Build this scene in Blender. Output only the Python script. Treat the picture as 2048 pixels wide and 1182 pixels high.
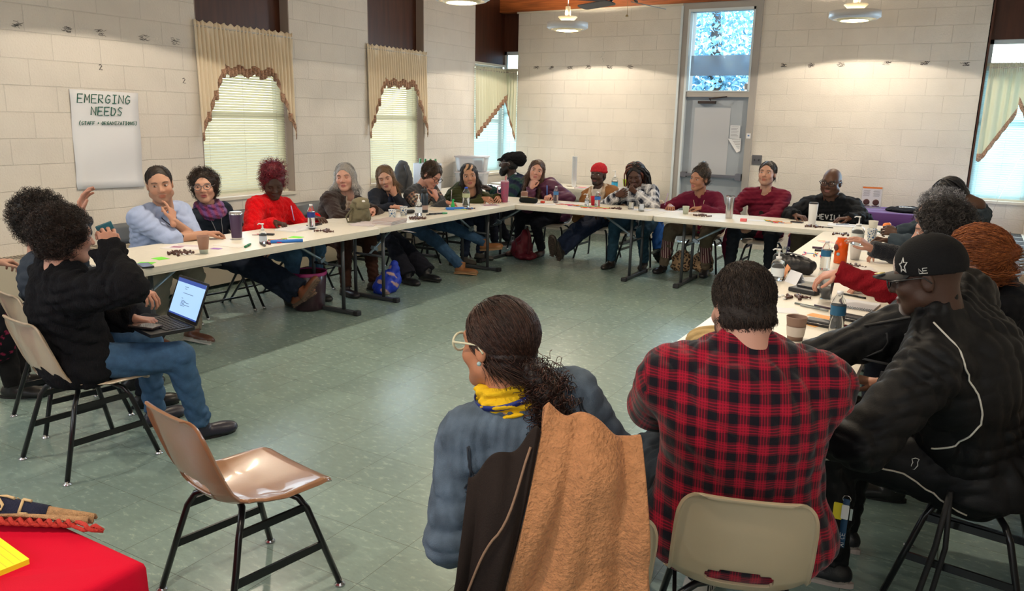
import bpy, bmesh, math, random
import numpy as np
from mathutils import Vector, Matrix
from mathutils.bvhtree import BVHTree
import openvdb
rnd = random.Random(7)
rng = np.random.default_rng(11)
sc = bpy.context.scene
COL = sc.collection
for o in list(bpy.data.objects):
    bpy.data.objects.remove(o, do_unlink=True)
sin, cos, pi = math.sin, math.cos, math.pi

# ------------------------------------------------------------------ camera
def make_camera():
    cd = bpy.data.cameras.new('camera'); cam = bpy.data.objects.new('camera', cd); COL.objects.link(cam)
    yaw, pit, rol = -0.5175, -0.2230, 0.0219
    f = Vector((sin(yaw)*cos(pit), cos(yaw)*cos(pit), sin(pit)))
    r = Vector((cos(yaw), -sin(yaw), 0)); u = r.cross(f)
    c, s = cos(rol), sin(rol)
    R, U = c*r + s*u, -s*r + c*u
    m = Matrix((R, U, -f)).transposed().to_4x4(); m.translation = (6.4592, -11.019, 1.71)
    cam.matrix_world = m
    cd.sensor_width = 36; cd.lens = 1568.9/2048*36; cd.clip_start = .05; cd.clip_end = 200
    sc.camera = cam
make_camera()

# ------------------------------------------------------------------ world, exposure, lights
sc.view_settings.view_transform = 'Standard'; sc.view_settings.look = 'None'
sc.view_settings.gamma = 1; sc.view_settings.use_curve_mapping = False
sc.view_settings.exposure = 0.36
sc.cycles.max_bounces = 6; sc.cycles.diffuse_bounces = 3; sc.cycles.glossy_bounces = 3
sc.cycles.transmission_bounces = 5; sc.cycles.transparent_max_bounces = 8
sc.cycles.caustics_reflective = False; sc.cycles.caustics_refractive = False
sc.cycles.sample_clamp_indirect = 4
w = bpy.data.worlds.new('World'); sc.world = w; w.use_nodes = True
nt = w.node_tree; bg = nt.nodes['Background']
sky = nt.nodes.new('ShaderNodeTexSky'); sky.sky_type = 'NISHITA'; sky.sun_disc = False
sky.sun_elevation = math.radians(42); sky.sun_rotation = math.radians(120); sky.air_density = 1.3
nt.links.new(sky.outputs[0], bg.inputs[0]); bg.inputs[1].default_value = 1.0

def area(name, loc, aim, sx, sy, power, col):
    l = bpy.data.lights.new(name, 'AREA'); l.shape = 'RECTANGLE'; l.size = sx; l.size_y = sy
    l.energy = power; l.color = col
    o = bpy.data.objects.new(name, l); COL.objects.link(o); o.location = loc
    o.rotation_euler = (Vector(aim)).to_track_quat('-Z', 'Y').to_euler()
    return o
DAY = (.70, .87, 1.0)
area('daylight_window_and_fill', (.10, -5.18, 1.7), (1, 0, -.0), 1.1, 1.6, 10, DAY)
area('daylight_window_and_fill', (.10, -2.75, 1.7), (1, 0, -.0), 1.1, 1.6, 10, DAY)
area('daylight_window_and_fill', (.28, -.40, 1.7), (.7, -.7, 0), .4, 1.5, 6, DAY)
area('daylight_window_and_fill', (6.75, -.16, 1.7), (-.25, -1, 0), .5, 1.6, 42, (.50, .76, 1.0))
area('daylight_window_and_fill', (3.35, -.10, 2.68), (0, -1, -.0), .85, .95, 36, (.55, .80, 1.0))
area('daylight_window_and_fill', (7.02, -11.4, 1.9), (-1, .2, -.35), 1.6, 1.7, 30, (.9, .95, 1.0))  # area light added for the brown chair's highlight; the wall is solid here
area('daylight_window_and_fill', (3.2, -13.85, 2.0), (0, 1, -.25), 4.5, 1.9, 95, (.86, .94, 1.0))  # fill light added behind the camera; the rear wall has no window
area('daylight_window_and_fill', (.06, -10.6, 1.9), (1, 0, -.3), 1.4, 1.6, 30, DAY)  # unseen light added on its own, no window in this stretch of wall
# daylight between the panes and the blinds
for yy, w_, e_ in ((-5.2, 1.1, 8), (-2.75, 1.05, 9), (-.45, .75, 8)): area('daylight_behind_blinds', (-.145, yy, 1.68), (1, 0, 0), 1.55, w_, e_, (1, 1, .93)).rotation_euler = (0, -pi/2, 0)
area('daylight_behind_blinds', (6.8, .145, 1.6), (0, -1, 0),   .55, 1.5, 11, (.80, .96, 1.0)); area('daylight_behind_blinds', (.05, .145, 1.6), (0, -1, 0), .3, 1.5, 5, (.95, 1, .95))

# ------------------------------------------------------------------ materials
MATS = {}
def nodes_of(name):
    m = bpy.data.materials.new(name); m.use_nodes = True
    t = m.node_tree; return m, t, t.nodes['Principled BSDF']
def mat(name, col=(.5, .5, .5), rough=.5, metal=0, bump=0, bscale=60, var=0, vscale=8, spec=.5, coat=0,
        emit=None, estr=0, trans=0, ior=1.45, alpha=1, attr=None, stretch=None, sheen=0, detail=3):
    if name in MATS: return MATS[name]
    m, t, b = nodes_of(name); N, L = t.nodes, t.links
    b.inputs['Base Color'].default_value = (*col, 1); b.inputs['Roughness'].default_value = rough
    b.inputs['Metallic'].default_value = metal; b.inputs['Specular IOR Level'].default_value = spec
    b.inputs['Coat Weight'].default_value = coat; b.inputs['Transmission Weight'].default_value = trans
    b.inputs['IOR'].default_value = ior; b.inputs['Alpha'].default_value = alpha
    b.inputs['Sheen Weight'].default_value = sheen
    if emit: b.inputs['Emission Color'].default_value = (*emit, 1); b.inputs['Emission Strength'].default_value = estr
    tc = None
    def coords():
        c = N.new('ShaderNodeTexCoord'); s = c.outputs['Object']
        if stretch:
            mp = N.new('ShaderNodeMapping'); mp.inputs['Scale'].default_value = stretch; L.new(s, mp.inputs[0]); s = mp.outputs[0]
        return s
    src = None
    if attr:
        a = N.new('ShaderNodeAttribute'); a.attribute_name = attr; src = a.outputs['Color']
        L.new(src, b.inputs['Base Color'])
    if var:
        nz = N.new('ShaderNodeTexNoise'); nz.inputs['Scale'].default_value = vscale; nz.inputs['Detail'].default_value = 5
        L.new(coords(), nz.inputs['Vector'])
        mr = N.new('ShaderNodeMapRange'); mr.inputs[1].default_value = .3; mr.inputs[2].default_value = .7
        mr.inputs[3].default_value = 1-var; mr.inputs[4].default_value = 1+var; L.new(nz.outputs[0], mr.inputs[0])
        mx = N.new('ShaderNodeMix'); mx.data_type = 'RGBA'; mx.blend_type = 'MULTIPLY'; mx.inputs[0].default_value = 1
        if src: L.new(src, mx.inputs[6])
        else: mx.inputs[6].default_value = (*col, 1)
        L.new(mr.outputs[0], mx.inputs[7]); L.new(mx.outputs[2], b.inputs['Base Color'])
    if bump:
        nz = N.new('ShaderNodeTexNoise'); nz.inputs['Scale'].default_value = bscale; nz.inputs['Detail'].default_value = detail
        L.new(coords(), nz.inputs['Vector'])
        bp = N.new('ShaderNodeBump'); bp.inputs['Strength'].default_value = min(1, bump); bp.inputs['Distance'].default_value = .01
        L.new(nz.outputs[0], bp.inputs['Height']); L.new(bp.outputs[0], b.inputs['Normal'])
    MATS[name] = m; return m

# ------------------------------------------------------------------ object helpers
def link(name, me, m=None, parent=None, smooth=False):
    o = bpy.data.objects.new(name, me); COL.objects.link(o)
    if m is not None:
        for q in (m if isinstance(m, (list, tuple)) else [m]): me.materials.append(q)
    if parent is not None: o.parent = parent
    if smooth: me.polygons.foreach_set('use_smooth', [True]*len(me.polygons))
    return o
def tag(o, label=None, cat=None, group=None, kind=None):
    if label: o['label'] = label
    if cat: o['category'] = cat
    if group: o['group'] = group
    if kind: o['kind'] = kind
    return o
def empty(name, loc=(0, 0, 0), rz=0, label=None, cat=None, group=None):
    o = bpy.data.objects.new(name, None); COL.objects.link(o); o.location = loc; o.rotation_euler = (0, 0, rz)
    o.empty_display_size = .1
    return tag(o, label, cat, group)
def dup(o, loc=None, rz=None, label=None, group=None, parent=None, top=True):
    c = o.copy(); COL.objects.link(c); c.parent = parent
    for ch in list(o.children): dup(ch, parent=c, top=False)
    if loc is not None: c.location = loc
    if rz is not None: c.rotation_euler = (0, 0, rz)
    if label: c['label'] = label
    if group: c['group'] = group
    return c
class MB:
    """collects simple solids, builds ONE mesh object"""
    def __init__(s): s.bm = bmesh.new(); s.mi = 0
    def _fin(s, vs):
        for v in vs:
            for f in v.link_faces: f.material_index = s.mi
    def box(s, c, d, rot=None, bev=0):
        r = bmesh.ops.create_cube(s.bm, size=1); vs = r['verts']
        M = Matrix.Translation(c) @ (rot.to_4x4() if rot else Matrix.Identity(4)) @ Matrix.Diagonal((*d, 1))
        bmesh.ops.transform(s.bm, matrix=M, verts=vs); s._fin(vs)
        if bev:
            es = list({e for v in vs for e in v.link_edges})
            r = bmesh.ops.bevel(s.bm, geom=es, offset=bev, segments=2, affect='EDGES', profile=.5)
            for f in r['faces']: f.material_index = s.mi
        return s
    def tube(s, pts, r, n=8, cap=True, closed=False):
        pts = [Vector(p) for p in pts]; rs = r if isinstance(r, (list, tuple)) else [r]*len(pts)
        rings = []; prev = None
        for i, p in enumerate(pts):
            if closed: t = (pts[(i+1) % len(pts)] - pts[i-1])
            else: t = pts[min(i+1, len(pts)-1)] - pts[max(i-1, 0)]
            t.normalize()
            if prev is None: a = Vector((0, 0, 1)) if abs(t.z) < .9 else Vector((1, 0, 0)); a = (a - t*a.dot(t)).normalized()
            else: a = (prev - t*prev.dot(t)).normalized()
            prev = a; b = t.cross(a)
            rings.append([s.bm.verts.new(p + (a*cos(2*pi*k/n) + b*sin(2*pi*k/n))*rs[i]) for k in range(n)])
        m = len(rings)
        for i in range(m if closed else m-1):
            A, B = rings[i], rings[(i+1) % m]
            for k in range(n):
                f = s.bm.faces.new((A[k], A[(k+1) % n], B[(k+1) % n], B[k])); f.material_index = s.mi; f.smooth = True
        if cap and not closed:
            s.bm.faces.new(rings[0][::-1]).material_index = s.mi; s.bm.faces.new(rings[-1]).material_index = s.mi
        return s
    def lathe(s, prof, c=(0, 0, 0), n=24, cap=True, rot=None):
        c = Vector(c); rings = []
        for r, z in prof:
            ring = []
            for k in range(n):
                v = Vector((max(r, 1e-4)*cos(2*pi*k/n), max(r, 1e-4)*sin(2*pi*k/n), z))
                if rot: v = rot @ v
                ring.append(s.bm.verts.new(c+v))
            rings.append(ring)
        for i in range(len(rings)-1):
            A, B = rings[i], rings[i+1]
            for k in range(n):
                f = s.bm.faces.new((A[k], A[(k+1) % n], B[(k+1) % n], B[k])); f.smooth = True; f.material_index = s.mi
        if cap:
            s.bm.faces.new(rings[0][::-1]).material_index = s.mi; s.bm.faces.new(rings[-1]).material_index = s.mi
        return s
    def prism(s, outline, z0, z1, M=None):
        """outline xy list extruded z0..z1"""
        M = M or Matrix.Identity(4)
        a = [s.bm.verts.new(M @ Vector((x, y, z0))) for x, y in outline]; b = [s.bm.verts.new(M @ Vector((x, y, z1))) for x, y in outline]
        n = len(a)
        s.bm.faces.new(a[::-1]).material_index = s.mi; s.bm.faces.new(b).material_index = s.mi
        for k in range(n): s.bm.faces.new((a[k], a[(k+1) % n], b[(k+1) % n], b[k])).material_index = s.mi
        return s
    def grid(s, P, smooth=True):
        V = [[s.bm.verts.new(p) for p in row] for row in P]
        for i in range(len(V)-1):
            for j in range(len(V[0])-1):
                f = s.bm.faces.new((V[i][j], V[i][j+1], V[i+1][j+1], V[i+1][j])); f.smooth = smooth; f.material_index = s.mi
        return s
    def ball(s, c, r, n=10, rot=None):
        q = bmesh.ops.create_icosphere(s.bm, subdivisions=2, radius=1)['verts']
        r = r if isinstance(r, (list, tuple)) else (r, r, r)
        M = Matrix.Translation(c) @ (rot.to_4x4() if rot else Matrix.Identity(4)) @ Matrix.Diagonal((*r, 1))
        bmesh.ops.transform(s.bm, matrix=M, verts=q); s._fin(q)
        for v in q:
            for f in v.link_faces: f.smooth = True
        return s
    def build(s, name, m=None, parent=None, solid=0):
        bmesh.ops.recalc_face_normals(s.bm, faces=s.bm.faces)
        me = bpy.data.meshes.new(name); s.bm.to_mesh(me); s.bm.free()
        o = link(name, me, m, parent)
        if solid:
            md = o.modifiers.new('solid', 'SOLIDIFY'); md.thickness = solid; md.offset = 0
        return o
def rrect(hx, hy, r, n=5):
    o = []
    for cx, cy, a0 in ((hx-r, hy-r, 0), (-hx+r, hy-r, 90), (-hx+r, -hy+r, 180), (hx-r, -hy+r, 270)):
        for k in range(n+1):
            a = math.radians(a0+90*k/n); o.append((cx+r*cos(a), cy+r*sin(a)))
    return o

# ------------------------------------------------------------------ SDF modelling
def nrm(v):
    v = np.asarray(v, float); return v/(np.linalg.norm(v)+1e-12)
class SDF:
    def __init__(s): s.p = []
    def cap(s, a, b, ra, rb=None, k=.03, flat=None, fs=1., cut=False, op='u'):
        s.p.append(('c', np.array(a, float), np.array(b, float), ra, ra if rb is None else rb, k, flat, fs, cut, op)); return s
    def ell(s, c, r, R=None, k=.03, op='u'):
        s.p.append(('e', np.array(c, float), np.array(r, float), np.eye(3) if R is None else np.array(R, float), k, op)); return s
    def mesh(s, h, wr=0, wl=.09, lo=None, hi=None, seed=0, minz=None, post=None):
        L, Hh = [], []
        for q in s.p:
            if q[-1] != 'u': continue
            if q[0] == 'c':
                m = max(q[3], q[4])*max(1, q[7]); L.append(np.minimum(q[1], q[2])-m); Hh.append(np.maximum(q[1], q[2])+m)
            else:
                e = np.abs(q[3].T*q[2]).sum(1) if False else np.sqrt(((q[3]*q[2][:, None])**2).sum(0)); L.append(q[1]-e); Hh.append(q[1]+e)
        lo = np.min(L, 0)-4*h if lo is None else lo; hi = np.max(Hh, 0)+4*h if hi is None else hi
        if minz is not None: lo[2] = max(lo[2], minz-3*h)
        n = np.ceil((hi-lo)/h).astype(int)+1
        A = np.full(n, .5, np.float32)
        ax = [(lo[i]+h*np.arange(n[i])).astype(np.float32) for i in range(3)]
        for q in s.p:
            op = q[-1]
            if q[0] == 'c': k = q[5]; m = max(q[3], q[4])*max(1, q[7])+k+3*h; l_, h_ = np.minimum(q[1], q[2])-m, np.maximum(q[1], q[2])+m
            else: k = q[4]; e = np.sqrt(((q[3]*q[2][:, None])**2).sum(0))+k+3*h; l_, h_ = q[1]-e, q[1]+e
            i0 = np.clip(np.floor((l_-lo)/h).astype(int), 0, n); i1 = np.clip(np.ceil((h_-lo)/h).astype(int)+1, 0, n)
            if (i1 <= i0).any(): continue
            X = ax[0][i0[0]:i1[0]][:, None, None]; Y = ax[1][i0[1]:i1[1]][None, :, None]; Z = ax[2][i0[2]:i1[2]][None, None, :]
            if q[0] == 'c':
                _, a, b, ra, rb, k, flat, fs, cut, op = q
                d = b-a; dd = max(d@d, 1e-9)
                px, py, pz = X-a[0], Y-a[1], Z-a[2]
                t0 = (px*d[0]+py*d[1]+pz*d[2])/dd; t = np.clip(t0, 0, 1)
                qx, qy, qz = px-t*d[0], py-t*d[1], pz-t*d[2]
                if flat is not None:
                    f = nrm(flat); dt = qx*f[0]+qy*f[1]+qz*f[2]; g = (1/fs-1)
                    qx = qx+dt*f[0]*g; qy = qy+dt*f[1]*g; qz = qz+dt*f[2]*g
                D = np.sqrt(qx*qx+qy*qy+qz*qz)-(ra+(rb-ra)*t)
                if cut: D = np.maximum(D, (t0-1)*math.sqrt(dd))
            else:
                _, c, r, R, k, op = q
                px, py, pz = X-c[0], Y-c[1], Z-c[2]
                u = [(px*R[i][0]+py*R[i][1]+pz*R[i][2])/r[i] for i in range(3)]
                k0 = np.sqrt(u[0]**2+u[1]**2+u[2]**2); k1 = np.sqrt((u[0]/r[0])**2+(u[1]/r[1])**2+(u[2]/r[2])**2)+1e-6
                D = k0*(k0-1)/k1
            sl = tuple(slice(i0[i], i1[i]) for i in range(3)); B = A[sl]
            if op == 'u':
                hh = np.maximum(k-np.abs(B-D), 0)/k if k > 0 else 0
                A[sl] = np.minimum(B, D)-hh*hh*k/4
            elif op == 's':
                D = -D; hh = np.maximum(k-np.abs(B-D), 0)/k if k > 0 else 0
                A[sl] = np.maximum(B, D)+hh*hh*k/4
            elif op == 'i':
                hh = np.maximum(k-np.abs(B-D), 0)/k; C = np.full_like(A, .5); C[sl] = np.maximum(B, D)+hh*hh*k/4; A = C
        if wr:
            g = np.random.default_rng(seed+5); X, Y, Z = ax[0][:, None, None], ax[1][None, :, None], ax[2][None, None, :]
            W = 0
            for j in range(5):
                kv = g.normal(size=3); kv[2] *= 1.5; kv = kv/np.linalg.norm(kv)*pi/(wl*g.uniform(.5, 1.5)); ph = g.uniform(0, 6.28)
                w2 = g.normal(size=3)*7; w3 = g.normal(size=3)*16; q_ = 1.6*np.sin(X*w2[0]+Y*w2[1]+Z*w2[2])+.7*np.sin(X*w3[0]+Y*w3[1]+Z*w3[2]+ph)
                W = W+(.64-np.abs(np.sin(X*kv[0]+Y*kv[1]+Z*kv[2]+ph+q_)))*(1+.7*np.sin(X*w2[1]+Y*w2[2]+Z*w2[0]+j))
            A = A+(wr/1.5)*W.astype(np.float32)
        if post is not None: A = post(A, ax, lo, h)
        if minz is not None: A = np.maximum(A, (minz-ax[2])[None, None, :])
        gr = openvdb.FloatGrid(.5); gr.copyFromArray(np.ascontiguousarray(A.astype(np.float32)))
        try: pts, quads = gr.convertToQuads(0.0)
        except Exception: pts, tr, quads = gr.convertToPolygons(0.0, 0.0)
        pts = np.array(pts)*h+lo
        return pts, np.array(quads)
def np_mesh(name, V, F):
    """F (n,4) or (n,3)"""
    me = bpy.data.meshes.new(name); V = np.asarray(V, np.float32); F = np.asarray(F, np.int32)
    me.vertices.add(len(V)); me.vertices.foreach_set('co', V.ravel())
    k = F.shape[1]; me.loops.add(F.size); me.loops.foreach_set('vertex_index', F.ravel())
    me.polygons.add(len(F)); me.polygons.foreach_set('loop_start', np.arange(0, F.size, k, dtype=np.int32))
    me.polygons.foreach_set('use_smooth', np.ones(len(F), bool)); me.update(calc_edges=True); me.validate()
    return me
def set_col(me, C, name='Col'):
    a = me.color_attributes.new(name, 'FLOAT_COLOR', 'POINT'); C = np.asarray(C, np.float32)
    if C.shape[1] == 3: C = np.concatenate([C, np.ones((len(C), 1), np.float32)], 1)
    a.data.foreach_set('color', C.ravel())
def normals(V, F):
    n = np.cross(V[F[:, 2]]-V[F[:, 0]], V[F[:, -1]]-V[F[:, 1]]) if F.shape[1] == 4 else np.cross(V[F[:, 1]]-V[F[:, 0]], V[F[:, 2]]-V[F[:, 0]])
    N = np.zeros_like(V)
    for i in range(F.shape[1]): np.add.at(N, F[:, i], n)
    return N/(np.linalg.norm(N, axis=1)[:, None]+1e-12)
def tubes(paths, rad, cols, sides=3):
    """paths (n,k,3), rad (k,) or (n,k) -> V,F,C"""
    n, k, _ = paths.shape
    T = np.gradient(paths, axis=1); T /= np.linalg.norm(T, axis=2, keepdims=True)+1e-9
    ref = np.tile(np.array([.31, .5, .81]), (n, k, 1)); A = np.cross(T, ref); A /= np.linalg.norm(A, axis=2, keepdims=True)+1e-9
    Bn = np.cross(T, A); rad = np.broadcast_to(rad, (n, k))[:, :, None]
    rings = [paths+(A*cos(2*pi*j/sides)+Bn*sin(2*pi*j/sides))*rad for j in range(sides)]
    V = np.stack(rings, 2).reshape(-1, 3)
    i = (np.arange(n)[:, None]*k+np.arange(k-1)[None]).ravel()*sides
    F = np.concatenate([np.stack([i+j, i+(j+1) % sides, i+sides+(j+1) % sides, i+sides+j], 1) for j in range(sides)])
    C = np.repeat(cols, k*sides, axis=0)
    return V, F, C
# ------------------------------------------------------------------ people
def rotm(yaw, pitch=0, roll=0):
    """rows: right(left side of person +), forward, up ; yaw in degrees 0=+X, 90=+Y"""
    y, p, r = map(math.radians, (yaw, pitch, roll))
    f = np.array([cos(y)*cos(p), sin(y)*cos(p), sin(p)]); l = np.array([-sin(y), cos(y), 0.]); u = np.cross(f, l)
    l2 = cos(r)*l+sin(r)*u; u2 = cos(r)*u-sin(r)*l
    return np.stack([l2, f, u2])          # left, fwd, up
def ik(a, b, l1, l2, pole):
    a, b, pole = map(lambda v: np.array(v, float), (a, b, pole)); d = b-a; D = np.linalg.norm(d)
    D2 = min(D, (l1+l2)*.995); D2 = max(D2, abs(l1-l2)+.02); u = d/(D+1e-9); b2 = a+u*D2
    x = (l1*l1-l2*l2+D2*D2)/(2*D2); h = math.sqrt(max(l1*l1-x*x, 0)); q = pole-u*(pole@u); q = nrm(q)
    return a+u*x+q*h, b2
def lerp(a, b, t): return np.asarray(a)*(1-t)+np.asarray(b)*t

def head_sdf(c, R, s, jaw=1., fat=1., nose=1., ears=True):
    S = SDF()
    def W(x, y, z): return c+s*(x*R[0]+y*R[1]+z*R[2])
    def E(p, r, k=.02, op='u'): S.ell(W(*p), np.array(r)*s, R, k*s, op)
    def K(p, q, ra, rb, k=.02): S.cap(W(*p), W(*q), ra*s, rb*s, k*s)
    E((0, -.012, .032), (.074, .094, .083)); E((0, .035, .0), (.062, .056, .07), .03)
    E((0, .034, -.045), (.055*fat, .056, .062), .03)
    K((-.047*jaw*fat, .018, -.062), (-.016, .068, -.094), .020, .019, .025); K((.047*jaw*fat, .018, -.062), (.016, .068, -.094), .020, .019, .025)
    E((0, .072, -.095), (.024, .02, .019), .02)
    K((-.034, .078, .024), (.034, .078, .024), .013, .013, .018)
    E((-.038*fat, .064, -.028), (.024, .024, .022), .02); E((.038*fat, .064, -.028), (.024, .024, .022), .02)
    for sx in (-1, 1): E((sx*.032, .099, .006), (.0175, .0165, .0115), .012, 's')
    K((0, .085, .012), (0, .108*nose, -.026), .0085, .0125, .012)
    for sx in (-1, 1): E((sx*.0125, .096, -.030), (.009, .011, .008), .007)
    E((0, .089, -.058), (.027, .0135, .0065), .006); E((0, .088, -.069), (.023, .0135, .0075), .006)
    E((0, .104, -.0632), (.024, .012, .0022), .003, 's')
    if ears:
        for sx in (-1, 1):
            E((sx*.077, -.008, -.004), (.009, .019, .031), .008); E((sx*.088, -.006, -.002), (.007, .011, .02), .006, 's')
    K((0, -.025, -.05), (0, -.035, -.17), .053*fat, .056*fat, .03)
    return S
def head_cols(V, c, R, s, skin, lip=None, beard=None, brow=(.05, .03, .02), fem=False):
    L = (V-c)@R.T/s; x, y, z = L[:, 0], L[:, 1], L[:, 2]; C = np.tile(np.array(skin, float), (len(V), 1))
    lip = np.array(lip if lip is not None else np.array(skin)*np.array([.82, .55, .55]))
    def blend(m, col): C[:] = C*(1-m[:, None])+np.array(col)*m[:, None]
    def blob(cx, cy, cz, rx, ry, rz, soft=.35):
        d = np.sqrt(((x-cx)/rx)**2+((y-cy)/ry)**2+((z-cz)/rz)**2); return np.clip((1-d)/soft+.5, 0, 1)
    for sx in (-1, 1):
        blend(blob(sx*.04, .08, -.03, .022, .03, .02, 1.)*.25, np.array(skin)*np.array([1.15, .72, .68]))
    blend(blob(0, .11, -.03, .015, .02, .016, 1.)*.25, np.array(skin)*np.array([1.1, .72, .68]))
    if beard is not None:
        col, amt, typ = beard
        m = np.clip((-.045-z)/.02, 0, 1)*np.clip((y+.01)/.03, 0, 1)
        m = np.maximum(m, blob(0, .1, -.05, .03, .03, .008))
        m2 = np.clip((-.01-z)/.03, 0, 1)*np.clip((np.abs(x)-.045)/.012, 0, 1)*np.clip((y+.005)/.02, 0, 1)*np.clip((.06-y)/.02, 0, 1)
        if typ == 'full': m = np.maximum(m, m2)
        if typ == 'goatee': m = np.maximum(blob(0, .08, -.095, .03, .05, .03), blob(0, .1, -.05, .03, .03, .008))
        blend(m*amt, col)
    blend(np.maximum(blob(0, .098, -.058, .024, .022, .006, .3), blob(0, .098, -.069, .021, .022, .0065, .3)), lip)
    for sx in (-1, 1):
        xx = (x*sx-.034)/.022; arc = .0265+(-.006*xx*xx)+.001
        m = np.clip(1-np.abs((z-arc)/(.0042 if fem else .0055)), 0, 1)*np.clip((1-np.abs(xx))*3, 0, 1)*(y > .04)
        blend(np.clip(m*1.6, 0, 1), brow)
    return C
def eyes_geo(c, R, s, iris=(.08, .04, .02), closed=False, skin=None, gaze=(0, 0)):
    """eyeballs with coloured iris by direction + upper lid"""
    Vs, Fs, Cs, off = [], [], [], 0
    for sx in (-1, 1):
        n, m = 20, 18; ce = np.array([sx*.032, .0775, .006]); r = .0128
        th = np.linspace(0, pi, m); ph = np.linspace(0, 2*pi, n, endpoint=False)
        P = np.stack([np.sin(th)[:, None]*np.cos(ph)[None], np.cos(th)[:, None]*np.ones(n)[None], np.sin(th)[:, None]*np.sin(ph)[None]], -1).reshape(-1, 3)
        g = nrm([gaze[0], 1, gaze[1]]); cosang = P@g
        C = np.tile([.55, .50, .48], (len(P), 1)); C[cosang > .86] = iris; C[cosang > .975] = (.01, .01, .01)
        lid = (P[:, 2] > (.30-.25*abs(gaze[1]) if not closed else -.9)) | (P[:, 2] < -.45)
        if skin is not None: C[lid] = np.array(skin)*np.array([.8, .68, .66])
        rr = np.where(lid, r*1.06, r)
        V = ce+P*rr[:, None]; i = (np.arange(m-1)[:, None]*n+np.arange(n)[None]).ravel(); j = (np.arange(m-1)[:, None]*n+((np.arange(n)+1) % n)[None]).ravel()
        F = np.stack([i, j, j+n, i+n], 1)[:, ::-1]
        Vs.append(c+s*(V@R)); Fs.append(F+off); Cs.append(C); off += len(V)
    return np.concatenate(Vs), np.concatenate(Fs), np.concatenate(Cs)
def hand_geo(w, d, n, side, s, h, curl=.5, spread=.12, point=None, k=.006, thumb=.5):
    """w wrist, d finger direction, n palm normal (towards what the palm faces), side=+1 left hand / -1 right"""
    d = nrm(d); n = nrm(n-d*(n@d)) if abs(nrm(n)@d) < .98 else nrm(np.cross(d, [.3, .2, .9])); t = np.cross(d, n)*side   # t: towards thumb side
    S = SDF(); P = lambda a, b, c: w+s*(a*d+b*t+c*n)
    S.cap(P(-.03, 0, 0), P(.012, 0, 0), .025*s, .024*s, .01, flat=n, fs=.78)
    fin = [(.032, .082, .041, .026, .020), (.011, .088, .046, .029, .021), (-.011, .084, .043, .027, .020), (-.031, .075, .034, .020, .018)]
    tips = []
    for i, (b, a, l1, l2, l3) in enumerate(fin):
        kn = P(a, b, .0); S.cap(P(.008, b*.45, 0), kn, .0145*s, .0105*s, .012)
        cu = curl if np.isscalar(curl) else curl[i]
        if point == i: cu = .05
        ang = math.radians(12+62*cu); base = nrm(d+t*(b*spread/.03)); p = kn; r = .0092
        for j, (l, mul) in enumerate(((l1, 1.), (l2, 1.25), (l3, .8))):
            dirn = nrm(base*cos(ang)+n*sin(ang)); q = p+dirn*l*s; S.cap(p, q, r*s, (r-.0008)*s, .0035); r -= .0009; p = q; ang += math.radians(8+70*cu)*mul*.8
        tips.append(p)
    th0 = P(.018, .022, .006); a1 = nrm(d*.75+t*.75+n*(.25+.35*thumb)); p1 = th0+a1*.040*s; a2 = nrm(d*.9+t*(.45-.5*thumb)+n*(.25+.3*thumb)); p2 = p1+a2*.032*s; a3 = nrm(d*.95+t*(.25-.6*thumb)+n*(.25+.25*thumb)); p3 = p2+a3*.024*s
    S.cap(P(.0, .008, 0), th0, .015*s, .0135*s, .01); S.cap(th0, p1, .0135*s, .0105*s, .006); S.cap(p1, p2, .0102*s, .009*s, .0035); S.cap(p2, p3, .009*s, .0078*s, .0035)
    V, F = S.mesh(h)
    return V, F, tips+[p3]

def bone_coords(V, bones):
    """nearest bone -> pid, u (metres round), v (metres along)"""
    best = np.full(len(V), 1e9); pid = np.zeros(len(V), int); U = np.zeros(len(V)); Vv = np.zeros(len(V))
    for i, (a, b, r, ref) in enumerate(bones):
        d = b-a; L = np.linalg.norm(d); dn = d/L; q = V-a; t = np.clip((q@dn)/L, 0, 1); e = q-np.outer(t*L, dn); D = np.linalg.norm(e, axis=1)-r
        X = nrm(ref-dn*(ref@dn)); Y = np.cross(dn, X); ang = np.arctan2(q@Y, q@X); m = D < best
        if i == 0: ang = (q@Y)/r
        best[m] = D[m]; pid[m] = i; U[m] = (ang*r)[m]; Vv[m] = (q@dn)[m]
    return pid, U, Vv

def skin_mat(): return mat('skin', attr='Col', rough=.5, bump=.08, bscale=350, spec=.35)
CL = {}
def clothmat(kind):
    return {'plain': lambda: mat('cotton_cloth', attr='Col', rough=.85, bump=.25, bscale=260, var=.08, vscale=14, spec=.2),
            'knit': lambda: mat('knitted_wool', attr='Col', rough=.95, bump=.9, bscale=150, var=.15, vscale=90, spec=.1, sheen=.2),
            'rib': lambda: mat('ribbed_wool', attr='Col', rough=.95, bump=.8, bscale=70, var=.12, vscale=50, spec=.1, stretch=(3, 3, .5)),
            'fleece': lambda: mat('curly_fleece', attr='Col', rough=1, bump=.8, bscale=120, var=.14, vscale=60, spec=.05, sheen=.08, detail=2),
            'denim': lambda: mat('denim_cloth', attr='Col', rough=.85, bump=.35, bscale=400, var=.22, vscale=22, spec=.2),
            'puffer': lambda: mat('quilted_nylon', attr='Col', rough=.5, bump=.15, bscale=90, spec=.4),
            'leather': lambda: mat('smooth_leather', attr='Col', rough=.35, bump=.1, bscale=120, spec=.5),
            'track': lambda: mat('track_polyester', attr='Col', rough=.6, bump=.1, bscale=200, spec=.3)}[kind]()
def hair_mat(gl=.45): return mat('hair_%d' % int(gl*100), attr='Col', rough=gl, spec=.35, bump=.3, bscale=220)

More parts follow.
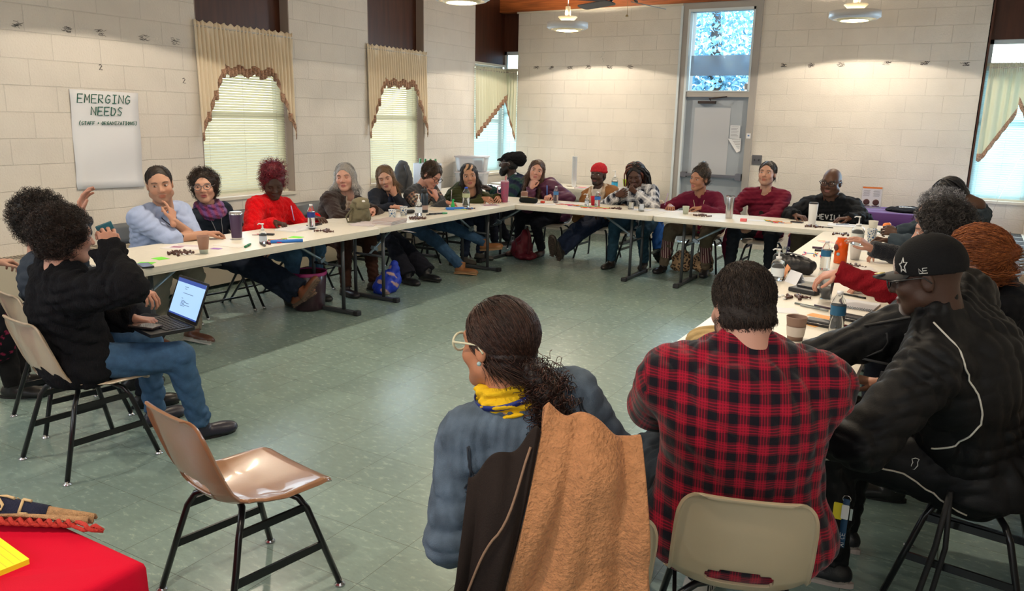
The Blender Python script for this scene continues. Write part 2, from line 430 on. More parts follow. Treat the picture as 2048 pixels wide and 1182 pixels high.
def make_hair(parent, c, R, s, style, col, col2=None, h=.006, seed=1, near=False):
    """style: dict(base='cap'|..., len, ...)"""
    g = np.random.default_rng(seed); col = np.array(col, float); col2 = np.array(col2 if col2 is not None else col*1.7+.01)
    W = lambda x, y, z: c+s*(x*R[0]+y*R[1]+z*R[2])
    S = SDF(); k = style.get('kind'); th = style.get('th', .008)
    fz = style.get('line', .055)       # hairline height on the forehead
    E = lambda p, r, kk=.015, op='u': S.ell(W(*p), np.array(r)*s, R, kk*s, op)
    K = lambda p, q, ra, rb, kk=.02, **o: S.cap(W(*p), W(*q), ra*s, rb*s, kk*s, **o)
    E((0, -.016, .036), (.077+th, .095+th, .083+th*1.2))
    if k in ('short', 'receding'):
        E((0, -.03, -.02), (.076+th*.6, .076+th*.6, .07))
    if k in ('long', 'mid', 'bob'):
        ln = style.get('len', .3)
        for sx in (-1, 1):
            f = style.get('front', .02)
            K((sx*.066, .01, .03), (sx*.082, f, -.08), .024, .026, .03); K((sx*.082, f, -.08), (sx*(.085+style.get('out', 0)), f+.01, -.08-ln*.6), .026, .02+style.get('out', 0)*.3, .03)
            K((sx*.05, -.05, .0), (sx*.06, -.06, -.08-ln*.7), .045, .028, .03)
        K((0, -.06, .0), (0, -.08, -.08-ln*.8), .06, .035, .04)
    if k == 'pony':
        E((0, -.035, -.02), (.07, .072, .075))
        if style.get('tail'):
            pts = style['tail']; r0 = style.get('tr', .03)
            for i in range(len(pts)-1): K(pts[i], pts[i+1], r0*(1-.12*i), r0*(1-.12*(i+1)), .02)
        if style.get('bun'): b = style['bun']; E(b[:3], (b[3],)*3, .015)
    if k == 'curly':
        vol = style.get('vol', .03); E((0, -.03, .02), (.085+vol, .095+vol, .09+vol), .02); E((0, -.04, -.03), (.075+vol, .07+vol, .08), .02)
        if style.get('top'):
            b = style['top']; E(b[:3], b[3:], .02)
        for _ in range(style.get('n', 60)):
            v = g.normal(size=3); v /= np.linalg.norm(v); v[2] = abs(v[2]) if g.random() < .7 else v[2]
            p = np.array([0, -.03, .02])+v*np.array([.08+vol, .088+vol, .085+vol]); E(tuple(p), (g.uniform(.012, .022),)*3, .01)
    if k in ('locs', 'braids'):
        E((0, -.04, -.03), (.07, .07, .07))
    # face opening
    fy = style.get('fy', .118)
    E((0, fy, fz-.075), (style.get('fw', .062), .078, .095), .01, 's')
    E((0, fy+.0, fz-.16), (style.get('fw', .062)*1.02, .085, .10), .01, 's')
    if style.get('ears', True) and k in ('short', 'pony', 'receding'):
        for sx in (-1, 1): E((sx*.088, .002, -.012), (.022, .024, .034), .008, 's'); E((sx*.086, .052, -.035), (.034, .050, .066), .008, 's')
    if k == 'receding':
        E((0, .075, .125), (.05, .075, .05), .02, 's')
    if k in ('short', 'receding', 'pony'): E((0, .03, -.150), (.12, .14, .07), .01, 's')
    V, F = S.mesh(h*s, wr=style.get('noise', .0025), wl=.02, seed=seed)
    C = np.tile(col, (len(V), 1)); L = (V-c)@R.T/s
    C *= g.uniform(.8, 1.25, (len(V), 1))
    if style.get('streak'):
        m = np.abs(np.sin(L[:, 0]*style['streak'][1]+1.3*np.sin(L[:, 2]*40))) > .72; m &= (L[:, 1] > style['streak'][2]) & (np.abs(L[:, 0]) < .05) & (L[:, 2] > -.06); C[m] = style['streak'][0]
    Vs, Fs, Cs = [V], [F], [C]
    # strands
    ns = style.get('strands', 700 if not near else 1800)
    if ns:
        N = normals(V, F); ok = np.where(L[:, 2] > style.get('zmin', -.3))[0]; idx = g.choice(ok, ns); p = V[idx].copy(); n0 = N[idx]; K_ = 9
        step = style.get('step', .012)*s; up = R[2]; P = [p-n0*.002]; part = style.get('part', (0, .02, .12)); pc = W(*part)
        if k == 'curly':
            rr = style.get('curl', .009)*s; ph = g.uniform(0, 6.28, ns); d = nrm_rows(n0+g.normal(size=(ns, 3))*.5+up*.2); a = nrm_rows(np.cross(d, g.normal(size=(ns, 3)))); b = np.cross(d, a)
            K_ = 11; P = []
            for i in range(K_):
                t = i/(K_-1); q = p-n0*.004+d*(t*style.get('clen', .035)*s)+(a*np.cos(ph+t*9)[:, None]+b*np.sin(ph+t*9)[:, None])*rr; P.append(q)
        else:
            cur = P[0]; gdir = style.get('flow', 'down')
            for i in range(K_-1):
                v = cur-pc
                if gdir == 'back': tgt = W(*style['to'])-cur
                elif gdir == 'fwd': tgt = v*0+R[1]*.6+v*.5
                else: tgt = v*.9-up*.10
                # project on surface
                tn = tgt-n0*np.sum(tgt*n0, 1)[:, None]; tn = nrm_rows(tn)+g.normal(size=(ns, 3))*style.get('mess', .10)
                dn = nrm_rows(tn); cur = cur+dn*step
                cc = cur-W(0, -.016, .036)
                P.append(cur+n0*(.001+.002*g.random((ns, 1))))
                # follow cranium curvature
                q = cc@R.T/s; inh = q[:, 2] > -.06; e = np.sqrt((q[:, 0]/(.077+th))**2+(q[:, 1]/(.095+th))**2+(q[:, 2]/(.083+th*1.2))**2)
                cur = np.where(inh[:, None], W(0, -.016, .036)+cc/np.maximum(e, .3)[:, None]*1.01, cur)
                n0 = np.where(inh[:, None], nrm_rows(cc), n0)
        P = np.stack(P, 1); Q = (P-c)@R.T/s; bad = ((np.abs(Q[..., 0]) < .058) & (Q[..., 1] > .045) & (Q[..., 2] < fz+style.get('fringe', .0))).any(1) | (((Q[..., 2] < -.09) & (k in ('short', 'receding', 'pony'))).any(1) & (not style.get('tail')))
        P = P[~bad]; ns = len(P); r = style.get('sr', .0016)*s*np.linspace(1, .35, P.shape[1]); cc = col+(col2-col)*g.random((ns, 1))**2.2
        v, f, cl = tubes(P, r, cc); o = len(V); Vs.append(v); Fs.append(f+o); Cs.append(cl)
    # tubes: locs, braids
    if k in ('locs', 'braids'):
        nb = style.get('nb', 70); P = []; cc = []
        for i in range(nb):
            a = g.uniform(-pi, pi); el = g.uniform(.05, 1.35); v = np.array([sin(a)*cos(el), -cos(a)*cos(el), sin(el)])
            r0 = np.array([.084, .10, .092]); p = np.array([0, -.016, .036])+v*r0
            if p[1] > .05 and p[2] < fz: continue
            pts = [p]; tgt = np.array(style['to']) if style.get('to') is not None else None
            ln = style.get('len', .35)*g.uniform(.75, 1.1); nseg = 16; q = p.copy()
            sd = np.sign(p[0]) if abs(p[0]) > .01 else g.choice([-1, 1])
            for j in range(nseg):
                cc_ = q-np.array([0, -.016, .036]); 
                if style.get('fallw') is not None: dv = R@np.array(style['fallw'], float)
                else: dv = np.array([sd*.35, -.45, -.9]) if q[2] > -.02 else np.array([sd*.06, .02 if abs(q[0]) > .06 else -.03, -1.])
                dv = dv+g.normal(size=3)*.12; nn = cc_/r0; e = np.linalg.norm(nn)
                if e < 1.25: n_ = nrm(cc_/r0**2); dv = dv-n_*(dv@n_)
                q = q+nrm(dv)*ln/nseg
                nn = (q-np.array([0, -.016, .036]))/r0; e = np.linalg.norm(nn)
                if e < 1.0: q = np.array([0, -.016, .036])+nn/e*r0
                pts.append(q.copy())
            P.append([W(*t) for t in pts]); cc.append(col if g.random() > style.get('mix', .3) else col2)
        P = np.array(P); wob = 1+.12*np.sin(np.arange(P.shape[1])*2.6)
        v, f, cl = tubes(P, style.get('br', .006)*s*wob, np.array(cc), 6); o = sum(len(q) for q in Vs); Vs.append(v); Fs.append(f+o); Cs.append(cl)
    me = np_mesh('hair', np.concatenate(Vs), np.concatenate(Fs)); set_col(me, np.concatenate(Cs))
    return link('hair', me, hair_mat(style.get('gloss', .45)), parent)
def nrm_rows(v): return v/(np.linalg.norm(v, axis=1)[:, None]+1e-9)

def glasses(parent, c, R, s, col=(.02, .02, .02), r=.024, thick=.0018, rz=.9, name='glasses', dy=0, dz=0, tilt=0):
    W = lambda x, y, z: Vector(c+s*(x*R[0]+(y+dy)*R[1]+(z+dz)*R[2])); m = MB()
    for sx in (-1, 1):
        m.tube([W(sx*.033+r*cos(a)*1.08, .112-abs(r*cos(a)*sx+.0)*.1, .004+r*rz*sin(a)) for a in np.linspace(0, 2*pi, 16, endpoint=False)], thick*s, 5, closed=True)
        m.tube([W(sx*(.033+r*1.05), .107, .009), W(sx*.078, .09, .010), W(sx*.081, .03, .012), W(sx*.082, -.002, .012), W(sx*.083, -.022, -.008)], thick*s*.9, 5)
    m.tube([W(-.033+r, .112, .008), W(0, .114, .011), W(.033-r, .112, .008)], thick*s, 5)
    return m.build(name, mat('frame_%02d%02d%02d' % tuple(int(q*99) for q in col), col, .3, spec=.5), parent)

def person(label, P, H, th, hy, hp=0, hr=0, s=1., b=1., w=1., Lw=None, Rw=None, Lh=None, Rh=None, Lp=None, Rp=None,
           La=None, Ra=None, knee=None, skin=(.5, .3, .2), hair=None, hcol=(.03, .02, .015), hcol2=None, shirt=None, pants=None, shoes=None,
           hs=1.1, hh=.0048, near=False, seed=1, beard=None, lip=None, brow=(.04, .025, .02), fem=False, closed=False,
           gaze=(0, 0), fat=1., nose=1., group=None, toe=None, belly=1., slouch=.03, legs=True, head=True, nk=.175, sdrop=.055, Lc=.45, Rc=.45, Lpt=None, Rpt=None, ears=True, bust=0, jaw=1., eyes=True, hm=.0048):
    P = np.array([P[0], P[1], P[2] if len(P) > 2 else .54]); H = np.array(H, float); Rh_ = rotm(hy, hp, hr)
    f0 = rotm(th)[1]
    T = nrm(H-P); N = H-.5*(nk*hs*Rh_[2])-.5*(nk*hs*T)-Rh_[1]*.02
    u = nrm(N-P); f = nrm(f0-u*(f0@u)); l = np.cross(u, f); TR = np.stack([l, f, u]); TL = np.linalg.norm(N-P)
    sp = lambda t, x=0, y=0, z=0: P+(N-P)*t-f*slouch*sin(pi*min(max(t, 0), 1))+l*x+f*y+u*z
    info = dict(P=P, N=N, TR=TR, H=H, HR=Rh_, s=s, hs=hs)
    sw = .168*w*s; SL, SR = N-u*sdrop*s+l*sw, N-u*sdrop*s-l*sw
    ua, fa = .285*s, .25*s
    def tgt(v, side):
        if v is None: return P+f*.30+l*side*.14+u*.12
        if v[0] == 'h': return H+hs*(v[1]*Rh_[0]+v[2]*Rh_[1]+v[3]*Rh_[2])
        return np.array(v, float)
    WL, WR = tgt(Lw, 1), tgt(Rw, -1)
    EL, WL = ik(SL, WL, ua, fa, np.array(Lp if Lp is not None else (l*.6-u*1.-f*.3))); ER, WR = ik(SR, WR, ua, fa, np.array(Rp if Rp is not None else (-l*.6-u*1.-f*.3)))
    hipL, hipR = P+l*.088*s*min(b, 1.15), P-l*.088*s*min(b, 1.15)
    # legs
    fd = nrm([f0[0], f0[1], 0]); ld = np.array([-fd[1], fd[0], 0])
    AL = np.array(La if La is not None else (P+fd*.46+ld*.11)*[1, 1, 0]+[0, 0, .085], float); AR = np.array(Ra if Ra is not None else (P+fd*.46-ld*.11)*[1, 1, 0]+[0, 0, .085], float)
    kp = knee if knee is not None else (None, None)
    KL, AL = ik(hipL, AL, .43*s, .415*s, np.array(kp[0] if kp[0] is not None else fd*.7+np.array([0, 0, 1.])+ld*.12)); KR, AR = ik(hipR, AR, .43*s, .415*s, np.array(kp[1] if kp[1] is not None else fd*.7+np.array([0, 0, 1.])-ld*.12))
    toes = toe if toe is not None else (None, None)
    tL = nrm(toes[0]) if toes[0] is not None else nrm(fd+ld*.15-np.array([0, 0, .05])); tR = nrm(toes[1]) if toes[1] is not None else nrm(fd-ld*.15-np.array([0, 0, .05]))
    info.update(WL=WL, WR=WR, EL=EL, ER=ER, SL=SL, SR=SR, KL=KL, KR=KR, AL=AL, AR=AR)
    def torso(S, g, k=.06):
        bb = b; S.ell(sp(.03), np.array([.165*bb+g, .118*bb+g, .12+g])*1., TR, k); S.ell(sp(.30, 0, .02*bb*belly+.01*(belly-1)), np.array([.142*bb+g, (.105+.05*(belly-1))*bb+g, .15+g]), TR, k)
        S.ell(sp(.62, 0, .0), np.array([.150*(w*.6+b*.4)*s+g, .108*b+g, .17*s+g]), TR, k); S.cap(N-u*(sdrop+.005)*s+l*sw*.72, N-u*(sdrop+.005)*s-l*sw*.72, .060*s+g, None, k, flat=f, fs=.95)
        for sx in (1, -1): S.cap(N-u*.005, N-u*(sdrop-.005)*s+l*sx*sw*.86, .042*s+g*.7, .05*s+g, k*.7)
        if bust:
            for sx in (1, -1): S.ell(sp(.60, sx*.075*w, .085*b), np.array([.075, .06, .07])*bust+g*.5, TR, .04)
    am = .55+.45*b
    # ---- body
    B = SDF(); torso(B, -.012)
    for (S_, E_, W_) in ((SL, EL, WL), (SR, ER, WR)): B.cap(S_, E_, .047*am, .039*am, .03); B.cap(E_, W_, .040*am, .0265*s, .02)
    if legs:
        for (h_, K_, A_) in ((hipL, KL, AL), (hipR, KR, AR)): B.cap(h_, K_, .075*b, .052*am, .03); B.cap(K_, A_, .05*am, .036*s, .02)
    B.cap(N-u*.03, H-Rh_[2]*.09*hs-Rh_[1]*.03*hs, .054*s*fat, .05*hs*fat, .04)
    V, F = B.mesh(.009 if not near else .007); C = np.tile(np.array(skin, float), (len(V), 1)); Vs, Fs, Cs, o = [V], [F], [C], len(V)
    def addg(v, fa_, c):
        nonlocal o
        Vs.append(v); Fs.append(fa_+o); Cs.append(c); o += len(v)
    if head:
        v, fa_ = head_sdf(H, Rh_, hs, jaw, fat, nose, ears).mesh(hh*hs); addg(v, fa_, head_cols(v, H, Rh_, hs, skin, lip, beard, brow, fem))
        if eyes: addg(*eyes_geo(H, Rh_, hs, closed=closed, skin=skin, gaze=gaze))
    for (W_, E_, hd, sd, cu, pt) in ((WL, EL, Lh, 1, Lc, Lpt), (WR, ER, Rh, -1, Rc, Rpt)):
        if hd is False: continue
        d = nrm(W_-E_); n = np.array([0, 0, -1.])
        if hd is not None:
            d = nrm(hd[0]); n = np.array(hd[1], float)
        v, fa_, tips = hand_geo(W_, d, n, sd, 1.0*s, hm if not near else .0032, curl=cu, point=pt); addg(v, fa_, np.tile(np.array(skin, float)*np.array([1.03, .95, .93]), (len(v), 1)))
        info['tipsL' if sd > 0 else 'tipsR'] = tips
    me = np_mesh('person', np.concatenate(Vs), np.concatenate(Fs)); set_col(me, np.concatenate(Cs))
    ob = link('person', me, skin_mat()); tag(ob, label, 'person', group)
    # ---- clothing
    def cloth(name, S, kind, colf, wr, wl, h, bones, minz=None, post=None):
        V, F = S.mesh(h, wr=wr, wl=wl, seed=seed, minz=minz, post=post); pid, U, Vv = bone_coords(V, bones); L = (V-P)@TR.T; L[:, 2] /= TL
        C = colf(pid, U, Vv, L, V) if callable(colf) else np.tile(np.array(colf, float), (len(V), 1))
        me = np_mesh(name, V, F); set_col(me, C); at = me.attributes.new('cl', 'FLOAT_VECTOR', 'POINT'); at.data.foreach_set('vector', np.stack([U, Vv, pid*1.], 1).astype(np.float32).ravel())
        q = link(name, me, kind if not isinstance(kind, str) else clothmat(kind), ob); info[name] = (V, F, q); return q
    ch = .0095 if not near else .0065
    if shirt:
        q = dict(name='shirt', kind='plain', col=(.5, .5, .5), g=.014, sl=1., wr=.005, wl=.07, hem=.09, neck=.062, vneck=0, collar=0, hood=0, cuff=0); q.update(shirt); g = q['g']
        S = SDF(); torso(S, g)
        if q['hem'] > 0: S.ell(P-u*.03, np.array([.178*b+g, .135*b+g, .13]), TR, .05)
        for (S_, E_, W_) in ((SL, EL, WL), (SR, ER, WR)):
            sl = q['sl']; S.cap(S_, E_, .054*am+g, .046*am+g, .045, cut=sl <= .5)
            if sl > .5: e = lerp(E_, W_, min(1., (sl-.5)*2)); S.cap(E_, e, .045*am+g, (.036 if q['cuff'] == 0 else .031)*s+g*.8, .02, cut=True); 
            if q['cuff'] and sl > .5: dd = nrm(W_-E_); S.cap(e-dd*.035, e+dd*.004, .036*s+g*.9, None, .008, cut=True)
        if q['collar']:
            for a in np.linspace(0, 2*pi, 26, endpoint=False):
                if abs(a-pi/2) < .35 and not q.get('turtle'): continue
                p = N+l*cos(a)*.064*s+f*(sin(a)*.056*s+.012)-u*.012+u*(-.035 if sin(a) > .5 else 0); S.cap(p-u*.02, p+u*q['collar']+nrm(l*cos(a)+f*sin(a))*.006, .015, .010, .014)
        if q['hood']:
            for a in np.linspace(-.2, pi+.2, 11): p = N+l*cos(a)*.10*s-f*(sin(a)*.105*s+.0)+u*(.0+.02*abs(cos(a))); S.cap(p, p-f*.01-u*.03, .036*q['hood'], .04*q['hood'], .03)
        S.cap(H-Rh_[2]*.09*hs, N-u*.005, q['neck']*s, q['neck']*s, .008, op='s') if not q['collar'] else S.cap(H-Rh_[2]*.09*hs, N-u*.0, .052*s, .05*s, .006, op='s')
        if q['vneck']: S.cap(N+f*.10+u*.05, N+f*.115-u*q['vneck'], .045, .006, .01, op='s')
        cutz = q['hem']
        bones = [(sp(0), sp(1), .17*b, -f), (SL, EL, .06, l), (EL, WL, .05, l), (SR, ER, .06, -l), (ER, WR, .05, -l)]
        cloth(q['name'], S, q['kind'], q['col'], q['wr'], q['wl'], ch, bones, minz=P[2]-cutz)
        info['shirt'] = info[q['name']]
        if q.get('under'):   # second layer seen at the open front
            S2 = SDF(); torso(S2, g-.006); S2.cap(H-Rh_[2]*.09*hs, N-u*.005, .06*s, .06*s, .008, op='s'); cloth(q['under'][0], S2, 'plain', q['under'][1], .003, .1, ch, bones[:1], minz=P[2]-.1)
    if pants:
        q = dict(name='trousers', kind='denim', col=(.05, .08, .16), g=.014, wr=.006, wl=.075, len=1., flare=0, hem=0); q.update(pants); g = q['g']
        S = SDF(); S.ell(P+u*.0, np.array([.163*b+g, .125*b+g, .12+g]), TR, .05); S.ell(P-np.array([0, 0, .02])-fd*.0, np.array([.165*b+g, .13*b, .09]), np.stack([ld, fd, np.array([0, 0, 1.])]), .05)
        for (h_, K_, A_) in ((hipL, KL, AL), (hipR, KR, AR)):
            S.cap(h_, K_, .085*b+g*.6, .058*am+g, .05); e = lerp(K_, A_, q['len']); S.cap(K_, e, .056*am+g, (.042 if q['flare'] == 0 else .042+q['flare'])*s+g*.7, .025, cut=True)
        cloth(q['name'], S, q['kind'], q['col'], q['wr'], q['wl'], ch, [(hipL, KL, .08, l), (KL, AL, .06, l), (hipR, KR, .08, -l), (KR, AR, .06, -l)])
    if shoes:
        q = dict(name='shoe', col=(.03, .03, .03), sole=(.02, .02, .02), high=.04, kind='leather', lace=None, bulk=1.); q.update(shoes)
        for (K_, A_, t) in ((KL, AL, tL), (KR, AR, tR)):
            dn = nrm(A_-K_); up = nrm(-dn-t*(-dn@t)); sd = np.cross(up, t); bk = q['bulk']
            S = SDF(); base = A_-up*.055
            S.ell(base+t*.06*s+up*.006, np.array([.042*bk, .122, .036])*s, np.stack([sd, t, up]), .02); S.ell(base+t*.125*s+up*.0, np.array([.048*bk, .068, .034])*s, np.stack([sd, t, up]), .02)
            S.ell(base-t*.025*s+up*.012, np.array([.034*bk, .045, .042])*s, np.stack([sd, t, up]), .02); S.cap(base+up*.02, A_+up*q['high'], .040*s, .043*s, .02, cut=True)
            V, F = S.mesh(.0065 if not near else .0045); z = (V-base)@up; cut = -.018*s
            m = z < cut; V[m] += np.outer(cut-z[m], up); C = np.where((z < -.006*s)[:, None], np.array(q['sole']), np.array(q['col']))
            if q.get('pat'): C = q['pat']((V-base)@t, (V-base)@sd, z, C)
            me = np_mesh('shoe', V, F); set_col(me, C); so = link(q['name'], me, clothmat(q['kind']), ob)
            mb = MB(); MM = Matrix((Vector(sd), Vector(t), Vector(up))).transposed().to_4x4(); MM.translation = Vector(base)
            ol = [(.036*bk*s*cos(a)*(1+.22*sin(a)), (.052+.13*sin(a))*s) for a in np.linspace(0, 2*pi, 22, endpoint=False)]
            mb.prism(ol, -.032*s, -.014*s, MM); tread = mb
            if q.get('tread'):
                for yy in np.linspace(-.06, .17, 9):
                    for xx in (-.022, 0, .022): tread.box(MM @ Vector((xx*s, yy*s, -.036*s)), (.014, .014, .008), MM.to_3x3())
            tread.build('sole', mat('sole_%d_%d_%d' % tuple(int(v*99) for v in q['sole']), q['sole'], .8), so)
            if q['lace']:
                lb = MB()
                for i in range(5):
                    yy = .035+.02*i; zz = .048-.006*i; lb.tube([MM @ Vector((-.02*s, yy*s, zz*s-.012)), MM @ Vector((0, yy*s+.004, zz*s)), MM @ Vector((.02*s, yy*s, zz*s-.012))], .0025, 5)
                lb.build('laces', mat('laces', q['lace'], .9), so)
    if hair: info['hair'] = make_hair(ob, H, Rh_, hs, hair, hcol, hcol2, h=.0055 if not near else .0042, seed=seed, near=near)
    info['ob'] = ob
    return info

def stripes(pid, U, V, L, W): return None
def plaid_col(a, bcol, ccol, pu=.09, pv=.09):
    a, bcol, ccol = map(np.array, (a, bcol, ccol))
    def f(pid, U, V, L, W):
        m1 = ((U/pu) % 1) < .45; m2 = ((V/pv) % 1) < .45; C = np.where((m1 & m2)[:, None], a, np.where((m1 | m2)[:, None], (a+bcol)/2, bcol))
        li = (np.abs((U/pu) % 1-.72) < .06) | (np.abs((V/pv) % 1-.72) < .06); return np.where(li[:, None], ccol, C)
    return f
def front_open(outer, inner, w0=.02, w1=.06, z0=.3):
    outer, inner = np.array(outer), np.array(inner)
    def f(pid, U, V, L, W):
        wd = w0+(w1-w0)*np.clip(L[:, 2], 0, 1); m = (pid == 0) & (L[:, 1] > .02) & (np.abs(L[:, 0]) < wd) & (L[:, 2] > z0); return np.where(m[:, None], inner, outer)
    return f
# ------------------------------------------------------------------ the room
def brick_mat(name, axis, off, zoff=.0426, col=(.70, .655, .59), n=0):
    m, t, b = nodes_of(name); N, L = t.nodes, t.links
    g = N.new('ShaderNodeNewGeometry'); sp = N.new('ShaderNodeSeparateXYZ'); L.new(g.outputs['Position'], sp.inputs[0])
    def add(s, v):
        q = N.new('ShaderNodeMath'); q.operation = 'ADD'; L.new(s, q.inputs[0]); q.inputs[1].default_value = v; return q.outputs[0]
    cb = N.new('ShaderNodeCombineXYZ'); L.new(add(sp.outputs[axis], -off+20*.4064), cb.inputs[0]); L.new(add(sp.outputs[2], -zoff+.2032*10), cb.inputs[1])
    br = N.new('ShaderNodeTexBrick'); br.inputs['Scale'].default_value = 1; br.inputs['Brick Width'].default_value = .4064; br.inputs['Row Height'].default_value = .2032
    br.inputs['Mortar Size'].default_value = .0045; br.inputs['Mortar Smooth'].default_value = .6; br.offset = .5; br.inputs['Bias'].default_value = 0
    br.inputs['Color1'].default_value = (*col, 1); br.inputs['Color2'].default_value = (*(c*.965 for c in col), 1); br.inputs['Mortar'].default_value = (*(c*.90 for c in col), 1)
    L.new(cb.outputs[0], br.inputs[0])
    nz = N.new('ShaderNodeTexNoise'); nz.inputs['Scale'].default_value = 2.2; nz.inputs['Detail'].default_value = 8; L.new(g.outputs['Position'], nz.inputs['Vector'])
    mr = N.new('ShaderNodeMapRange'); mr.inputs[1].default_value = .3; mr.inputs[2].default_value = .7; mr.inputs[3].default_value = .93; mr.inputs[4].default_value = 1.05; L.new(nz.outputs[0], mr.inputs[0])
    mx = N.new('ShaderNodeMix'); mx.data_type = 'RGBA'; mx.blend_type = 'MULTIPLY'; mx.inputs[0].default_value = 1; L.new(br.outputs[0], mx.inputs[6]); L.new(mr.outputs[0], mx.inputs[7])
    # small dark pits in the block faces
    n2 = N.new('ShaderNodeTexNoise'); n2.inputs['Scale'].default_value = 95; n2.inputs['Detail'].default_value = 2; L.new(g.outputs['Position'], n2.inputs['Vector'])
    r2 = N.new('ShaderNodeMapRange'); r2.inputs[1].default_value = .70; r2.inputs[2].default_value = .76; r2.inputs[3].default_value = 1; r2.inputs[4].default_value = .72; L.new(n2.outputs[0], r2.inputs[0])
    m2 = N.new('ShaderNodeMix'); m2.data_type = 'RGBA'; m2.blend_type = 'MULTIPLY'; m2.inputs[0].default_value = 1; L.new(mx.outputs[2], m2.inputs[6]); L.new(r2.outputs[0], m2.inputs[7])
    L.new(m2.outputs[2], b.inputs['Base Color']); b.inputs['Roughness'].default_value = .6; b.inputs['Specular IOR Level'].default_value = .3
    n3 = N.new('ShaderNodeTexNoise'); n3.inputs['Scale'].default_value = 60; n3.inputs['Detail'].default_value = 6; L.new(g.outputs['Position'], n3.inputs['Vector'])
    mul = N.new('ShaderNodeMath'); mul.operation = 'MULTIPLY_ADD'; L.new(br.outputs['Fac'], mul.inputs[0]); mul.inputs[1].default_value = -.7; L.new(n3.outputs[0], mul.inputs[2])
    bp = N.new('ShaderNodeBump'); bp.inputs['Strength'].default_value = .7; bp.inputs['Distance'].default_value = .007; L.new(mul.outputs[0], bp.inputs['Height']); L.new(bp.outputs[0], b.inputs['Normal'])
    return m
M_WL = brick_mat('painted_block_left', 1, -7.588+.2032); M_WB = brick_mat('painted_block_back', 0, 3.865+.2032); M_WR = brick_mat('painted_block_right', 1, .05)
def floor_mat():
    m, t, b = nodes_of('vinyl_tile'); N, L = t.nodes, t.links
    g = N.new('ShaderNodeNewGeometry')
    mp = N.new('ShaderNodeMapping'); mp.inputs['Location'].default_value = (10-.02, 20-.06, 0); L.new(g.outputs['Position'], mp.inputs[0])
    br = N.new('ShaderNodeTexBrick'); br.offset = 0; br.inputs['Scale'].default_value = 1; br.inputs['Brick Width'].default_value = .312; br.inputs['Row Height'].default_value = .312
    br.inputs['Mortar Size'].default_value = .0012; br.inputs['Mortar Smooth'].default_value = .2
    br.inputs['Color1'].default_value = (.255, .355, .325, 1); br.inputs['Color2'].default_value = (.23, .32, .295, 1); br.inputs['Mortar'].default_value = (.07, .085, .075, 1)
    L.new(mp.outputs[0], br.inputs[0])
    st = N.new('ShaderNodeMapping'); st.inputs['Scale'].default_value = (5, 11, 1); st.inputs['Rotation'].default_value = (0, 0, .5); L.new(g.outputs['Position'], st.inputs[0])
    nz = N.new('ShaderNodeTexNoise'); nz.inputs['Scale'].default_value = 3.5; nz.inputs['Detail'].default_value = 9; nz.inputs['Roughness'].default_value = .7; L.new(st.outputs[0], nz.inputs['Vector'])
    mr = N.new('ShaderNodeMapRange'); mr.inputs[1].default_value = .3; mr.inputs[2].default_value = .7; mr.inputs[3].default_value = .80; mr.inputs[4].default_value = 1.08; L.new(nz.outputs[0], mr.inputs[0])
    mx = N.new('ShaderNodeMix'); mx.data_type = 'RGBA'; mx.blend_type = 'MULTIPLY'; mx.inputs[0].default_value = 1; L.new(br.outputs[0], mx.inputs[6]); L.new(mr.outputs[0], mx.inputs[7])
    n2 = N.new('ShaderNodeTexNoise'); n2.inputs['Scale'].default_value = 12; n2.inputs['Detail'].default_value = 7; L.new(st.outputs[0], n2.inputs['Vector'])
    r2 = N.new('ShaderNodeMapRange'); r2.inputs[1].default_value = .62; r2.inputs[2].default_value = .72; r2.inputs[3].default_value = 1; r2.inputs[4].default_value = 1; L.new(n2.outputs[0], r2.inputs[0])
    m2 = N.new('ShaderNodeMix'); m2.data_type = 'RGBA'; m2.blend_type = 'MULTIPLY'; m2.inputs[0].default_value = 1; L.new(mx.outputs[2], m2.inputs[6]); L.new(r2.outputs[0], m2.inputs[7])
    L.new(m2.outputs[2], b.inputs['Base Color'])
    rr = N.new('ShaderNodeMapRange'); rr.inputs[3].default_value = .15; rr.inputs[4].default_value = .36; L.new(nz.outputs[0], rr.inputs[0]); L.new(rr.outputs[0], b.inputs['Roughness'])
    b.inputs['Specular IOR Level'].default_value = .5
    bp = N.new('ShaderNodeBump'); bp.inputs['Strength'].default_value = .05; bp.inputs['Distance'].default_value = .003; L.new(nz.outputs[0], bp.inputs['Height']); L.new(bp.outputs[0], b.inputs['Normal'])
    return m
XR, YN, ZC = 7.12, -14.0, 3.75
WY = [(-5.80, -4.60), (-3.32, -2.18)]        # window bays in the left wall
def struct(name, mb, m, parent=None, **k):
    o = mb.build(name, m, parent, **k)
    if parent is None: o['kind'] = 'structure'
    return o
def slab(mb, x0, x1, y0, y1, z0, z1): mb.box(((x0+x1)/2, (y0+y1)/2, (z0+z1)/2), (x1-x0, y1-y0, z1-z0))
f = MB(); slab(f, -.4, XR+.3, YN-.3, .5, -.1, 0); struct('floor', f, floor_mat())
m_wood = mat('orange_wood', (.30, .085, .022), .45, var=.35, vscale=3, stretch=(1, 1, 14), spec=.4, bump=.1, bscale=40)
f = MB(); slab(f, -.4, XR+.3, YN-.3, .5, ZC, ZC+.1); struct('ceiling', f, mat('ceiling_board', (.36, .28, .20), .8))
f = MB()
for a, b_ in ((YN, WY[0][0]), (WY[0][1], WY[1][0]), (WY[1][1], -.92)): slab(f, -.3, 0, a, b_, 0, ZC)
for a, b_ in WY: slab(f, -.3, 0, a, b_, 0, .83)
slab(f, -.3, 0, -.92, 0, 0, .83)
struct('wall_left', f, M_WL)
